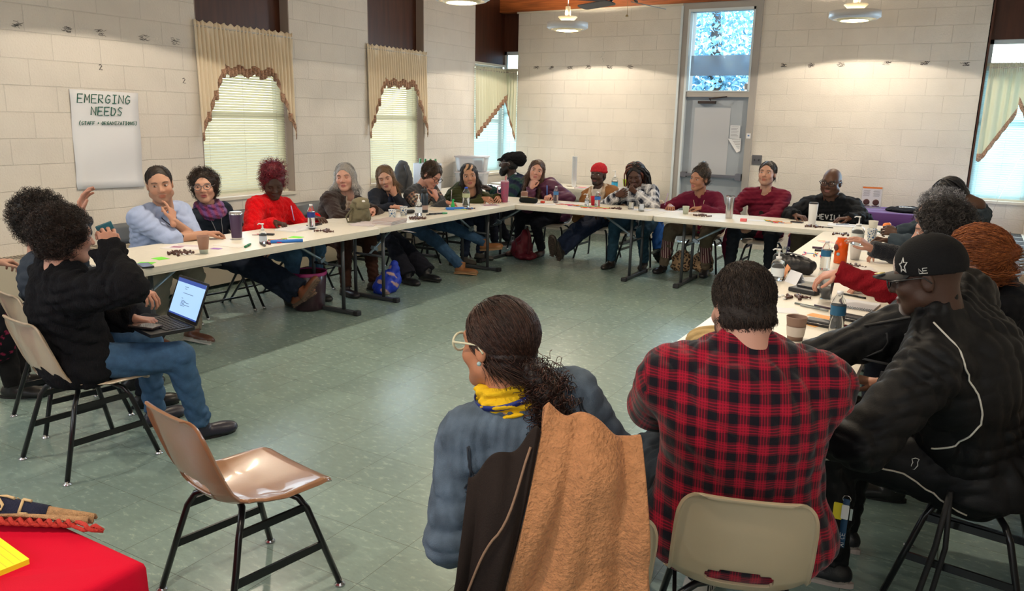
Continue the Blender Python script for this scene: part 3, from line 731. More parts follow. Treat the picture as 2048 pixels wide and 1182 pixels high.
f = MB(); slab(f, .20, 2.80, 0, .3, 0, 3.28); slab(f, 3.88, 6.48, 0, .3, 0, ZC); slab(f, .0, .2, 0, .3, 0, .83); slab(f, 6.48, XR, 0, .3, 0, .83); slab(f, -.3, 0, 0, .3, 0, .83)
struct('wall_back', f, M_WB)
f = MB(); slab(f, XR, XR+.3, YN, .3, 0, ZC); struct('wall_right', f, M_WR)
f = MB(); slab(f, -.3, XR+.3, YN-.3, YN, 0, ZC); struct('wall_front', f, M_WB)
# brown plywood above the windows, wooden beam along the back wall
m_ply = mat('brown_plywood', (.062, .020, .010), .42, var=.3, vscale=2.5, stretch=(6, 6, .6), spec=.4)
m_jamb = mat('taupe_jamb', (.27, .21, .175), .6)
n = 1
for a, b_ in WY:
    f = MB(); slab(f, -.16, -.12, a, b_, 2.50, ZC); struct('trim_%d' % n, f, m_ply); n += 1
    f = MB(); slab(f, -.18, -.001, b_-.012, b_+.001, .83, ZC); slab(f, -.18, -.001, a-.001, a+.012, .83, ZC); struct('trim_%d' % n, f, m_jamb); n += 1
f = MB(); slab(f, -.16, -.12, -.92, .16, 2.50, ZC); slab(f, -.2, .2, .12, .16, 2.72, ZC); struct('trim_%d' % n, f, m_ply); n += 1
f = MB(); slab(f, 6.48, XR, .12, .16, 2.72, ZC); slab(f, 6.47, 6.50, 0, .14, .83, ZC); struct('trim_%d' % n, f, m_ply); n += 1
f = MB(); slab(f, -.3, 3.9, -.04, .3, 3.285, ZC); struct('trim_%d' % n, f, m_wood); n += 1
f = MB(); slab(f, .18, 2.82, -.02, 0, 3.262, 3.285); struct('trim_%d' % n, f, mat('cream_trim', (.7, .64, .52), .6)); n += 1
# windows: glass, frame, venetian blinds
m_frame = mat('window_frame_white', (.62, .66, .68), .5)
m_glass = mat('window_glass', (.9, .97, 1), .03, trans=1, ior=1.02, spec=.2)
m_blind = mat('blind_slat', (.70, .70, .60), .45)
bb = m_blind.node_tree; pb = bb.nodes['Principled BSDF']; tr = bb.nodes.new('ShaderNodeBsdfTranslucent'); tr.inputs[0].default_value = (.88, .88, .74, 1)
ms = bb.nodes.new('ShaderNodeMixShader'); ms.inputs[0].default_value = .5; bb.links.new(pb.outputs[0], ms.inputs[1]); bb.links.new(tr.outputs[0], ms.inputs[2]); bb.links.new(ms.outputs[0], bb.nodes['Material Output'].inputs[0])
m_blue = mat('blind_slat_cool', (.66, .74, .76), .45)
bb = m_blue.node_tree; pb = bb.nodes['Principled BSDF']; tr = bb.nodes.new('ShaderNodeBsdfTranslucent'); tr.inputs[0].default_value = (.72, .92, .95, 1)
ms = bb.nodes.new('ShaderNodeMixShader'); ms.inputs[0].default_value = .55; bb.links.new(pb.outputs[0], ms.inputs[1]); bb.links.new(tr.outputs[0], ms.inputs[2]); bb.links.new(ms.outputs[0], bb.nodes['Material Output'].inputs[0])
def window(k, P0, ux, wd, z0, z1, bl=True, mblind=m_blind, nrml=None, zb=None):
    """P0 xy of the start, ux unit along, nrml into the room"""
    ux = Vector((*ux, 0)); nn = Vector((*nrml, 0)); P0 = Vector((*P0, 0)); R = Matrix((ux, nn, Vector((0, 0, 1)))).transposed()
    def bx(mb, u0, u1, v, t, za, zb_): mb.box(P0+ux*((u0+u1)/2)+nn*v+Vector((0, 0, (za+zb_)/2)), (u1-u0, t, zb_-za), R)
    f = MB(); r = empty('window_%d' % k, tuple(P0)); r['kind'] = 'structure'
    f = MB(); zm = (z0+z1)/2-.05
    for a, b_, c, d in ((0, wd, z0, z0+.05), (0, wd, z1-.05, z1), (0, .05, z0, z1), (wd-.05, wd, z0, z1), (0, wd, zm, zm+.05)): bx(f, a, b_, -.03, .04, c, d)
    o = f.build('window_frame', m_frame); o.parent = r; o.matrix_parent_inverse = Matrix.Translation(-P0)
    f = MB(); bx(f, .04, wd-.04, -.035, .006, z0+.04, z1-.04); o = f.build('pane', m_glass, r); o.matrix_parent_inverse = Matrix.Translation(-P0)
    f = MB(); bx(f, -.01, wd+.01, .07, .16, z0-.03, z0+.0); o = f.build('window_sill', mat('sill_cream', (.66, .62, .54), .5), r); o.matrix_parent_inverse = Matrix.Translation(-P0)
    if bl:
        f = MB(); zt = zb or z1-.02; ns = int((zt-z0-.05)/.0262)
        for i in range(ns):
            z = z0+.03+i*.0262; q = MB
            rot = R @ Matrix.Rotation(math.radians(-62), 3, 'X'); f.box(P0+ux*(wd/2)+nn*.03+Vector((0, 0, z)), (wd-.03, .0265, .0012), rot)
        o = f.build('blind_slats', mblind, r); o.matrix_parent_inverse = Matrix.Translation(-P0)
        f = MB(); bx(f, .01, wd-.01, .03, .03, z0+.0, z0+.022); bx(f, .01, wd-.01, .03, .035, zt, zt+.035)
        for t_ in (.12, .5, .88): bx(f, wd*t_-.0015, wd*t_+.0015, .045, .0015, z0+.02, zt)
        o = f.build('blind_rail', mat('blind_rail', (.72, .70, .6), .5), r); o.matrix_parent_inverse = Matrix.Translation(-P0)
    return r
window(1, (-.13, WY[0][0]+.01), (0, 1), WY[0][1]-WY[0][0]-.02,   .86, 2.52, nrml=(1, 0))
window(2, (-.13, WY[1][0]+.01), (0, 1), WY[1][1]-WY[1][0]-.02,   .86, 2.52, nrml=(1, 0))
window(3, (-.13, -.92), (0, 1), 1.04, .86, 2.5, nrml=(1, 0), mblind=m_blue)
window(4, (-.13, .13), (1, 0), .33, .86, 2.72, nrml=(0, -1), mblind=m_blue, zb=2.42)
window(5, (6.49, .13), (1, 0), .63, .86, 2.72, nrml=(0, -1), mblind=m_blue, zb=2.42)
# sky side: dark foliage outside the transom, bright outside for the rest
m_leaf = mat('tree_foliage', (.36, .64, .80), .8, var=.5, vscale=9)
def foliage(c, rad, nleaf, label, sd):
    g = np.random.default_rng(sd); v = g.normal(size=(nleaf, 3)); v /= np.linalg.norm(v, axis=1)[:, None]; p = np.array(c)+v*np.array(rad)*g.uniform(.55, 1, (nleaf, 1))
    a = g.normal(size=(nleaf, 3)); a /= np.linalg.norm(a, axis=1)[:, None]; b_ = np.cross(a, g.normal(size=(nleaf, 3))); b_ /= np.linalg.norm(b_, axis=1)[:, None]; s_ = g.uniform(.035, .085, (nleaf, 1))
    V = np.stack([p-a*s_, p+b_*s_*.5, p+a*s_, p-b_*s_*.5], 1).reshape(-1, 3); F = np.arange(nleaf*4).reshape(-1, 4)
    me = np_mesh('foliage', V, F); r = empty('tree', (c[0], c[1], 0), 0, label, 'tree'); o = link('foliage', me, m_leaf, r); o.matrix_parent_inverse = Matrix.Translation((-c[0], -c[1], 0))
    t_ = MB(); t_.tube([(c[0], c[1], 0), (c[0]+.1, c[1], c[2]*.6), (c[0], c[1], c[2])], [.18, .14, .06], 8); o = t_.build('trunk', mat('bark', (.12, .09, .07), .9), r); o.matrix_parent_inverse = Matrix.Translation((-c[0], -c[1], 0))
foliage((1.9, 4.6, 4.2), (2.6, 1.3, 2.9), 22000, 'bushy tree seen through the glass above the door', 3)
f = MB(); slab(f, -30, 40, .5, 40, -.35, -.12); slab(f, -30, -.45, -30, .5, -.35, -.12); slab(f, XR+.4, 40, -30, .5, -.35, -.12); o = f.build('outside_ground', mat('outside_ground', (.35, .38, .30), .9)); o['kind'] = 'structure'
# transom + door
dr = empty('door_1', (2.8, 0, 0)); dr['kind'] = 'structure'
def dpart(name, mb, m, par=None):
    o = mb.build(name, m); o.parent = par or dr; o.matrix_parent_inverse = Matrix.Translation((-2.8, 0, 0)) if par is None else Matrix.Identity(4); return o
m_door = mat('door_grey', (.33, .37, .42), .5, var=.05, vscale=3); m_dfr = mat('door_frame_taupe', (.36, .34, .32), .55)
m_dfw = mat('door_frame_white', (.62, .68, .72), .5)
f = MB(); slab(f, 2.80, 2.90, -.03, .3, 0, 3.28); slab(f, 3.79, 3.88, -.03, .3, 0, 3.28); slab(f, 2.90, 3.79, -.03, .3, 2.045, 2.12); slab(f, 2.80, 3.88, -.028, .3, 3.281, ZC); slab(f, 2.90, 3.79, -.03, .3, 3.20, 3.28); dpart('door_frame', f, m_dfr)
f = MB(); slab(f, 2.785, 2.815, -.05, -.03, 0, 3.25); slab(f, 2.89, 2.92, -.045, .1, 0, 3.2); slab(f, 2.90, 3.79, -.04, .1, 2.115, 2.13); slab(f, 3.765, 3.79, -.04, .1, 2.12, 3.2); slab(f, 2.90, 3.79, -.04, .1, 3.165, 3.2); dpart('door_stop', f, m_dfw)
f = MB(); slab(f, 2.915, 3.79, .03, .07, .01, 2.045); dpart('door_leaf', f, m_door)
f = MB(); slab(f, 3.05, 3.55, .026, .03, .95, 1.90); dpart('door_panel', f, mat('door_paint_patch', (.45, .47, .51), .5))
f = MB(); slab(f, 2.93, 3.75, -.035, .0, .955, .995); slab(f, 2.92, 3.0, -.04, .03, .94, 1.01); slab(f, 3.70, 3.78, -.055, .03, .93, 1.02); slab(f, 2.98, 3.72, -.045, -.03, .965, .985); dpart('push_bar', f, mat('push_bar_steel', (.20, .20, .22), .35, .8))
f = MB(); slab(f, 3.10, 3.34, -.03, .03, 1.955, 1.99); f.tube([(3.27, 0, 2.0), (3.28, -.12, 2.02), (3.50, -.03, 2.05)], .008, 6); dpart('door_closer', f, mat('bronze', (.05, .035, .03), .4, .6))
f = MB(); slab(f, 2.90, 3.79, .055, .061, 2.12, 3.2); dpart('transom_pane', f, m_glass)
f = MB(); slab(f, 2.94, 3.765, .050, .054, 2.33, 2.60); dpart('painted_reflection', f, mat('painted_reflection_blue', (.55, .66, .80), .4, trans=.5, ior=1.05))  # pale strip on the glass imitating a reflected band
f = MB(); slab(f, 3.72, 3.78, -.02, .0, 2.14, 2.22); dpart('latch', f, mat('latch_grey', (.35, .36, .37), .4, .5))
# papers on the door
paper = mat('paper_white', (.74, .75, .78), .7)
m_ink = mat('ink_black', (.02, .02, .025), .6); m_grey = mat('print_grey', (.18, .19, .2), .7)
f = MB(); slab(f, 3.565, 3.70, .018, .022, 1.50, 1.67); o = f.build('taped_notice', [mat('plastic_sleeve', (.62, .64, .68), .3)]); tag(o, 'white notice in a clear sleeve taped high on the grey door', 'notice')
f = MB()
for i in range(7): slab(f, 3.58, 3.68-.01*(i % 3), .0165, .018, 1.65-i*.02, 1.654-i*.02)
f.build('printed_lines', m_grey, o)
f = MB(); V = [(3.545, .019, 1.49), (3.725, .019, 1.50), (3.725, .019, 1.33), (3.68, .014, 1.305)]; vs = [f.bm.verts.new(v) for v in V]; f.bm.faces.new(vs); o = f.build('folded_notice', paper, solid=.002); tag(o, 'folded white sheet hanging askew below the sleeve on the door', 'notice')
f = MB()
for i in range(6): slab(f, 3.60+i*.016, 3.715, .015, .0165, 1.478-i*.022, 1.482-i*.022)
f.build('printed_lines', m_grey, o)
f = MB(); slab(f, 3.805, 3.86, -.034, -.03, 1.50, 1.57); o = f.build('small_label', paper); tag(o, 'small white label stuck on the right door frame', 'label')
f = MB(); slab(f, 3.82, 3.845, -.0345, -.034, 1.53, 1.55); f.build('printed_mark', mat('print_blue', (.1, .2, .45), .6), o)
# switch plate
sp_ = empty('switch_plate', (3.965, -.001, 1.22), 0, 'dark grey double switch plate on the wall right of the door', 'switch')
f = MB(); f.box((0, -.005, 0), (.13, .01, .13), bev=.003); f.build('plate', mat('switch_grey', (.11, .11, .12), .45, .3), sp_)
for x in (-.028, .028): f = MB(); f.box((x, -.014, 0), (.011, .02, .022)); f.build('toggle', m_ink, sp_)
# tape and marker squares left on the walls
m_tape = mat('old_tape', (.10, .085, .08), .8, var=.6, vscale=160)
def tape(loc, ax, w_=.07, h_=.045, label=''):
    f = MB(); g = random.Random(int(loc[0]*97+loc[1]*31+loc[2]*7)); u = Vector(ax)
    for k in range(12):
        a = g.uniform(-.5, .5)*w_; c = g.uniform(-.5, .5)*h_
        f.tube([u*(a-.018*w_/.07)+Vector((0, 0, c)), u*(a+g.uniform(-.01, .012))+Vector((0, 0, c+g.uniform(-.012, .012))), u*(a+.018)+Vector((0, 0, c+g.uniform(-.01, .01)))], .0024 if ax[0] else .0014, 4)
    o = f.build('tape_residue', m_tape); o.location = loc; tag(o, label, 'tape', 'tape marks on the block walls')
ORD = ('leftmost', 'second from the left', 'third from the left', 'fourth from the left', 'fifth from the left', 'rightmost')
for i, x in enumerate((.53, .78, 1.10, 1.40, 1.74, 2.06)): tape((x, -.002, 2.46), (1, 0, 0), label=ORD[i]+' of the dark tape scraps on the wall left of the door')
for i, (x, z) in enumerate(((4.20, 2.45), (4.55, 2.45), (4.90, 2.45), (5.43, 2.46), (5.85, 2.46), (6.27, 2.44))): tape((x, -.002, z), (1, 0, 0), label=ORD[i]+' of the dark tape scraps on the wall right of the door')
for i, (y, z) in enumerate(((-7.43, 2.33), (-7.04, 2.33), (-6.76, 2.33), (-6.35, 2.33), (-6.02, 2.33))): tape((.002, y, z), (0, 1, 0), .075, .05, label=ORD[i if i < 4 else 5]+' of the tape scraps above the flip chart sheet')
for i, (x, z) in enumerate(((1.62, 2.62),)):
    f = MB()
    for k in range(5): f.tube([(x+.01*sin(k*2.), -.003, z+.05-.03*k), (x+.03*cos(k*1.7), -.003, z+.04-.03*k)], .006, 5)
    tag(f.build('peeled_tape', mat('peeled_white', (.8, .78, .72), .7)), 'patch of white peeled tape on the wall above the purple jacket woman', 'tape')
# stroke lettering
GL = {'E': [[(1, 0), (0, 0), (0, 1), (1, 1)], [(0, .5), (.8, .5)]], 'M': [[(0, 0), (.05, 1), (.5, .3), (.95, 1), (1, 0)]], 'R': [[(0, 0), (0, 1), (.8, .95), (.85, .55), (0, .5), (1, 0)]],
 'G': [[(1, .85), (.5, 1), (.05, .6), (.1, .15), (.6, 0), (1, .2), (1, .45), (.55, .45)]], 'I': [[(.1, 1), (.9, 1)], [(.5, 1), (.5, 0)], [(.1, 0), (.9, 0)]], 'N': [[(0, 0), (0, 1), (1, 0), (1, 1)]],
 'D': [[(0, 0), (0, 1), (.8, .8), (1, .45), (.7, .05), (0, 0)]], 'S': [[(1, .9), (.4, 1), (.05, .75), (.9, .35), (.7, .02), (0, .08)]], 'T': [[(0, 1), (1, 1)], [(.5, 1), (.5, 0)]], 'A': [[(0, 0), (.5, 1), (1, 0)], [(.2, .4), (.8, .4)]],
 'F': [[(0, 0), (0, 1), (1, 1)], [(0, .5), (.75, .5)]], '+': [[(.5, .2), (.5, .8)], [(.15, .5), (.85, .5)]], 'O': [[(.5, 0), (.05, .4), (.3, .95), (.8, .95), (1, .4), (.5, 0)]], 'Z': [[(0, 1), (1, 1), (0, 0), (1, 0)]],
 '(': [[(.8, 1.2), (.3, .8), (.3, .2), (.8, -.2)]], ')': [[(.2, 1.2), (.7, .8), (.7, .2), (.2, -.2)]], 'H': [[(0, 0), (0, 1)], [(1, 0), (1, 1)], [(0, .5), (1, .5)]], 'V': [[(0, 1), (.5, 0), (1, 1)]], 'L': [[(0, 1), (0, 0), (1, 0)]],
 'B': [[(0, 0), (0, 1), (.8, .85), (.7, .55), (0, .5), (1, .3), (.8, .03), (0, 0)]], 'Y': [[(0, 1), (.5, .5), (1, 1)], [(.5, .5), (.5, 0)]], 'U': [[(0, 1), (.05, .2), (.5, 0), (.95, .2), (1, 1)]], 'C': [[(1, .85), (.5, 1), (0, .5), (.5, 0), (1, .15)]], '2': [[(0, .8), (.5, 1), (.9, .7), (0, 0), (1, 0)]], 'K': [[(0, 0), (0, 1)], [(1, 1), (0, .5), (1, 0)]], ' ': []}
def stroke(text, size, r, gap=.28, wd=.62):
    """polylines in xz starting at 0"""
    out, x = [], 0
    for ch in text:
        for ln in GL[ch]: out.append([(x+px*size*wd, pz*size) for px, pz in ln])
        x += size*(wd+gap) if ch != ' ' else size*.6
    return out, x
f = MB(); g = random.Random(4); P = [[None]*9 for _ in range(12)]
pp = empty('flip_chart_sheet', (.004, -6.77, 1.44), 0, 'large white sheet on the left wall headed with green marker writing', 'poster')
rows = []
for i in range(13):
    z = .41-.82*i/12; rows.append([Vector((.004+.006*sin(i*.9+j*.3)+(.012 if i == 12 else 0), -.32+.62*j/8+z*.02, z+(.012*(1-j/8) if True else 0))) for j in range(9)])
f.grid(rows); f.build('sheet', paper, pp, solid=.0015)
f = MB()
for txt, sz, y0, z0, rr in (('EMERGING', .070, -.26, .315, .0042), ('NEEDS', .068, -.15, .215, .0042), ('(STAFF + ORGANIZATIONS)', .0275, -.265, .135, .0030)):
    ls, wd_ = stroke(txt, sz, rr)
    for ln in ls: f.tube([(.014, y0+px*.98+pz*.15, z0+pz) for px, pz in ln], rr, 5)
f.build('handwriting', mat('marker_green', (.01, .12, .08), .6), pp)
for y, z in ((-6.8, 2.03), (-5.98, 1.96)):
    f = MB(); ls, _ = stroke('2', .045, .003)
    for ln in ls: f.tube([(.004, y+px, z+pz) for px, pz in ln], .003, 5)
    tag(f.build('wall_scribble', m_ink), 'small black marker scribble on the wall %s' % ('above the white sheet' if y < -6.5 else 'beside the first curtain'), 'scribble')
# curtains
m_lace = mat('curtain_lace', (.36, .22, .15), .8, var=.6, vscale=70)
def curtain_mat(nm, c, tc, fac=.35):
    if nm in MATS: return MATS[nm]
    m = mat(nm, c, .8, bump=.2, bscale=200); t = m.node_tree; pb = t.nodes['Principled BSDF']; tr = t.nodes.new('ShaderNodeBsdfTranslucent'); tr.inputs[0].default_value = (*tc, 1)
    ms = t.nodes.new('ShaderNodeMixShader'); ms.inputs[0].default_value = fac; t.links.new(pb.outputs[0], ms.inputs[1]); t.links.new(tr.outputs[0], ms.inputs[2]); t.links.new(ms.outputs[0], t.nodes['Material Output'].inputs[0]); return m
m_cur = curtain_mat('curtain_cream', (.86, .74, .56), (.9, .78, .55), .15); m_cur2 = curtain_mat('curtain_pale', (.84, .82, .68), (.9, .9, .72), .35)  # the second cloth is a paler cream
def curtain(P0, ux, nn, wd, zt, drop, mt, label, folds=26, amp=.013, out=.03):
    """drop(t) -> bottom z offset; lace on the lower hem"""
    P0, ux, nn = Vector((*P0, 0)), Vector((*ux, 0)), Vector((*nn, 0)); r = empty('curtain', (P0.x, P0.y, zt), 0, label, 'curtain', 'lace edged valances over the windows')
    inv = Matrix.Translation((-P0.x, -P0.y, -zt)); nu = 150; nv = 22; rows = []; hem = []
    for j in range(nv+1):
        row = []
        for i in range(nu+1):
            t = i/nu; d = drop(t); q = j/nv; z = zt-(d*q)
            a = amp*(.5+.9*min(1, q*3))*sin(t*folds*2*pi+.8*sin(t*17))*(1 if q > .08 else 1.0)
            if q < .14: a += .007*sin(t*190)
            row.append(P0+ux*(t*wd)+nn*(out+a+.02*q)+Vector((0, 0, z+(.012*sin(t*95) if j == 0 else 0))))
        rows.append(row)
    f = MB(); f.grid(rows); o = f.build('valance_cloth', mt, r, solid=.002); o.matrix_parent_inverse = inv
    f = MB(); n_ = int(wd/.055)
    rows2 = []
    last = rows[-1]
    up = [p+Vector((0, 0, .05))+nn*.006 for p in last]; dn = []
    for i, p in enumerate(last): dn.append(p+nn*.006-Vector((0, 0, .028+.018*abs(sin(i/nu*n_*pi)))))
    f.grid([up, [(a+b_)/2 for a, b_ in zip(up, dn)], dn]); o = f.build('lace_trim', m_lace, r, solid=.002); o.matrix_parent_inverse = inv
    for k in range(n_):
        pass
    f = MB(); f.tube([P0+nn*.03+Vector((0, 0, zt-.045)), P0+nn*.03+ux*wd+Vector((0, 0, zt-.045))], .009, 8); o = f.build('curtain_rod', mat('rod_white', (.6, .55, .48), .5), r); o.matrix_parent_inverse = inv
def swag(t):
    e = abs(t-.5)*2
    if e < .52: return .44+.02*cos(t*40)
    return .44+(e-.52)/.48*.62+.03*sin(e*40)
curtain((-.01, -5.83), (0, 1), (1, 0), 1.25, 2.535, swag, m_cur, 'cream valance with brown lace over the window behind the red fleece woman')
curtain((-.01, -3.36), (0, 1), (1, 0), 1.22, 2.535, swag, m_cur, 'cream valance with brown lace over the window behind the long haired women')
curtain((-.02, -.93), (0, 1), (1, 0), .93, 2.44, lambda t: 1.02-.62*t, m_cur2, 'pale valance hanging left of the room corner beside the tote box', 12)
curtain((.0, .0), (1, 0), (0, -1), .21, 2.44, lambda t: .42+.66*t, m_cur2, 'pale yellow valance right of the room corner above the black hat man', 4, .008)
curtain((6.53, .0), (1, 0), (0, -1), .62, 2.44, lambda t: (1.08-1.15*max(0, t-.08)) if t < .55 else .42+1.2*(t-.55), m_cur2, 'pale valance on the right window near the purple covered table', 7, .01)
# heaters
def heater(x0, x1, y0, y1, zt, label, dark=False):
    r = empty('wall_heater', ((x0+x1)/2, (y0+y1)/2, 0), 0, label, 'heater'); inv = Matrix.Translation((-(x0+x1)/2, -(y0+y1)/2, 0))
    f = MB(); slab(f, x0, x1, y0, y1, .04, zt); o = f.build('heater_case', mat('heater_cream', (.52, .47, .38), .5), r); o.matrix_parent_inverse = inv
    f = MB(); n_ = int((y1-y0)/.026)
    for i in range(n_):
        y = y0+.02+i*.026
        if i % 14 in (0,): continue
        for xx in ((x0+x1)/2,): slab(f, x0+.025, x1-.025, y, y+.012, zt, zt+.0015)
    o = f.build('grille_slots', mat('slot_dark', (.05, .045, .04), .7), r); o.matrix_parent_inverse = inv
heater(.005, .20, -8.2, -.95, .56, 'long cream heater cabinet with slotted top along the left wall')
heater(XR-.24, XR-.005, -9.0, -.25, .52, 'long pale heater cabinet with grille along the right wall')
# pendant lights
m_lw = mat('lamp_white', (.50, .50, .50), .45); m_glow = mat('lamp_glow', (1, .9, .7), .5, emit=(1, .86, .58), estr=14)
m_ring = mat('lamp_ring_inner', (.85, .70, .42), .5)
LX = [(1.60, -1.15), (5.14, -1.05), (1.80, -4.0), (1.7, -6.95), (5.1, -4.3), (5.1, -7.3), (1.7, -10.2), (5.1, -10.4)]
def pendant_proto():
    r = empty('pendant_light', (0, 0, 2.92)); f = MB()
    f.lathe([(.262, .035), (.272, .035), (.275, -.03), (.262, -.035), (.24, -.05), (.225, -.052), (.225, -.045), (.255, -.028), (.262, .035)], n=48, cap=False); f.build('outer_ring', m_lw, r)
    f = MB(); f.lathe([(.185, -.05), (.19, -.04), (.178, -.062), (.15, -.068), (.15, -.062), (.185, -.05)], n=40, cap=False); f.build('inner_ring', m_ring, r)
    f = MB(); f.lathe([(.0, -.078), (.05, -.077), (.12, -.066), (.15, -.055), (.0, -.05)], n=36, cap=False); f.build('diffuser', m_glow, r)
    f = MB(); f.lathe([(.075, .055), (.13, .105), (.125, .112), (.055, .118), (.04, .118), (.032, .24), (.0, .245)], n=28, cap=False); f.build('shade_cap', mat('lamp_cream', (.72, .62, .42), .5, emit=(1, .8, .45), estr=.25), r)
    f = MB(); f.tube([(0, 0, .24), (0, 0, .83)], .006, 6); f.build('stem', mat('stem_grey', (.45, .42, .38), .4, .5), r)
    f = MB()
    for k in range(3): a = 2*pi*k/3; f.tube([(.15*cos(a), .15*sin(a), -.05), (.26*cos(a), .26*sin(a), .0)], .004, 5)
    f.build('spoke', m_lw, r)
    return r
pl = pendant_proto()
LAB = ['round white pendant light near the back wall, left of the ceiling fan', 'round pendant light near the back wall right of the door', 'largest looking white pendant light cut off at the top centre of the view']
for i, (x, y) in enumerate(LX):
    o = pl if i == 0 else dup(pl)
    o.location = (x, y, 2.92 if i != 2 else 2.90); tag(o, LAB[i] if i < 3 else 'round white pendant light hanging outside the view', 'lamp', 'pendant lights')
    if i == 2: o.scale = (1.05,)*3
    for nm, dz, e, ang, col, rx, ox, oy in [('pendant_downlight', -.085, 100, 148, (1, .86, .68), 0, 0, 0)]+[('pendant_uplight', .125, 26, 164, (1, .84, .62), pi, .085*cos(k_), .085*sin(k_)) for k_ in (.3, 2.4, 4.5)][:3 if i < 5 else 1]:
        l = bpy.data.lights.new(nm, 'SPOT'); l.energy = e; l.color = col; l.spot_size = math.radians(ang); l.spot_blend = .06; l.shadow_soft_size = .035
        q = bpy.data.objects.new(nm, l); COL.objects.link(q); q.location = (x+ox, y+oy, 2.92+dz); q.rotation_euler = (rx, 0, 0)
# ceiling fan
cf = empty('ceiling_fan', (3.05, -4.2, 3.18), 0, 'dark ceiling fan with pull chain at the top centre of the view', 'fan')
cf.location = (3.36, -3.5, 2.90)
f = MB(); f.lathe([(.0, -.05), (.06, -.045), (.085, -.02), (.085, .0), (.03, .01)], n=24); f.build('light_kit', mat('fan_light', (.75, .62, .38), .5), cf)
f = MB(); f.lathe([(.03, .01), (.12, .02), (.13, .07), (.10, .12), (.03, .14), (.015, .14), (.015, .85), (.0, .85)], n=24); f.build('motor', mat('fan_motor', (.06, .055, .055), .4, .5), cf)
for k in range(5):
    a = math.radians(4+74*k); f = MB(); M = Matrix.Rotation(a, 4, 'Z') @ Matrix.Translation((.44, 0, -.055)) @ Matrix.Rotation(math.radians(13), 4, 'X'); f.prism(rrect(.26, .068, .05), -.004, .004, M); f.tube([Matrix.Rotation(a, 3, 'Z') @ Vector((.1, 0, .03)), Matrix.Rotation(a, 3, 'Z') @ Vector((.22, 0, -.05))], .014, 6)
    o = f.build('blade', mat('fan_blade_dark', (.035, .033, .04), .5) if k != 1 else mat('fan_blade_grey', (.20, .195, .18), .5), cf)
f = MB(); f.tube([(.05, -.03, -.03), (.05, -.03, -.19)], .002, 5); f.lathe([(.0, -.215), (.018, -.21), (.006, -.195), (.0, -.19)], (.05, -.03, 0), 10); f.build('pull_chain', mat('chain_brass', (.30, .22, .10), .4, .6), cf)

# ------------------------------------------------------------------ furniture
m_top = mat('table_plastic', (.70, .66, .57), .42, bump=.12, bscale=300, var=.03, vscale=30); m_leg = mat('table_leg_grey', (.075, .08, .09), .4, .5); m_blk = mat('black_cap', (.015, .015, .018), .5)
m_brace = mat('brace_steel', (.30, .36, .42), .35, .7)
def table_proto():
    r = empty('folding_table'); f = MB(); ol = rrect(1.22, .38, .055)
    f.prism(ol, .70, .74); bm_ = f.bm
    es = [e for e in bm_.edges if all(abs(v.co.z-.74) < 1e-5 for v in e.verts)]; bmesh.ops.bevel(bm_, geom=es, offset=.006, segments=2, affect='EDGES')
    ol2 = rrect(1.215, .375, .05); a = [bm_.verts.new((x, y, .70)) for x, y in ol2]; b_ = [bm_.verts.new((x, y, .688)) for x, y in ol2]
    for k in range(len(a)): bm_.faces.new((a[k], a[(k+1) % len(a)], b_[(k+1) % len(a)], b_[k]))
    f.build('tabletop', m_top, r)
    for sx in (-1, 1):
        x = sx*.93
        for sy in (-.17, .17):
            f = MB(); f.tube([(x, sy, .03), (x, sy, .70)], .0165, 8); f.build('leg', m_leg, r)
        f = MB(); f.box((x, 0, .022), (.05, .62, .03), bev=.006); ft = f.build('foot_bar', m_leg, r)
        for sy in (-.32, .32): g_ = MB(); g_.box((x, sy, .022), (.06, .05, .043), bev=.008); g_.build('end_cap', m_blk, ft)
        f = MB(); f.tube([(x, -.17, .42), (x, .17, .42)], .012, 6); f.build('crossbar', m_leg, r)
        f = MB(); f.tube([(x, 0, .42), (x-sx*.08, 0, .47), (x-sx*.46, 0, .69)], .012, 6); f.box((x-sx*.08, 0, .47), (.06, .04, .03), Matrix.Rotation(-sx*.5, 3, 'Y')); f.build('brace', m_brace, r)
    return r
tp = table_proto()
TB = [((1.70, -6.865, 0), pi/2, 'white folding table where the blue shirt man and red fleece woman sit'), ((1.67, -4.42, 0), pi/2, 'white folding table with the stack of magazines and the dark bottle'),
      ((2.45, -2.84, 0), 0, 'white folding table in front of the red beanie man'), ((4.895, -2.84, 0), 0, 'white folding table in front of the two men in maroon and black'),
      ((5.755, -4.46, 0), pi/2, 'white folding table with the orange bottle on the right side'), ((5.80, -6.905, 0), pi/2, 'white folding table nearest the plaid shirt man')]
tables = [tp]+[dup(tp) for _ in TB[1:]]
for o, (l_, r_, lb) in zip(tables, TB): o.location = l_; o.rotation_euler = (0, 0, r_); tag(o, lb, 'table', 'white folding tables set in a ring')
o = dup(tp, (1.45, -.48, 0), 0, 'white folding table against the back wall with paper cups and plates', 'white side tables by the walls'); tag(o, cat='table'); o.scale = (1, .95, 1)
o = dup(tp, (.60, -2.25, 0), pi/2, 'white folding table by the left windows holding bags and a tote box', 'white side tables by the walls'); tag(o, cat='table')
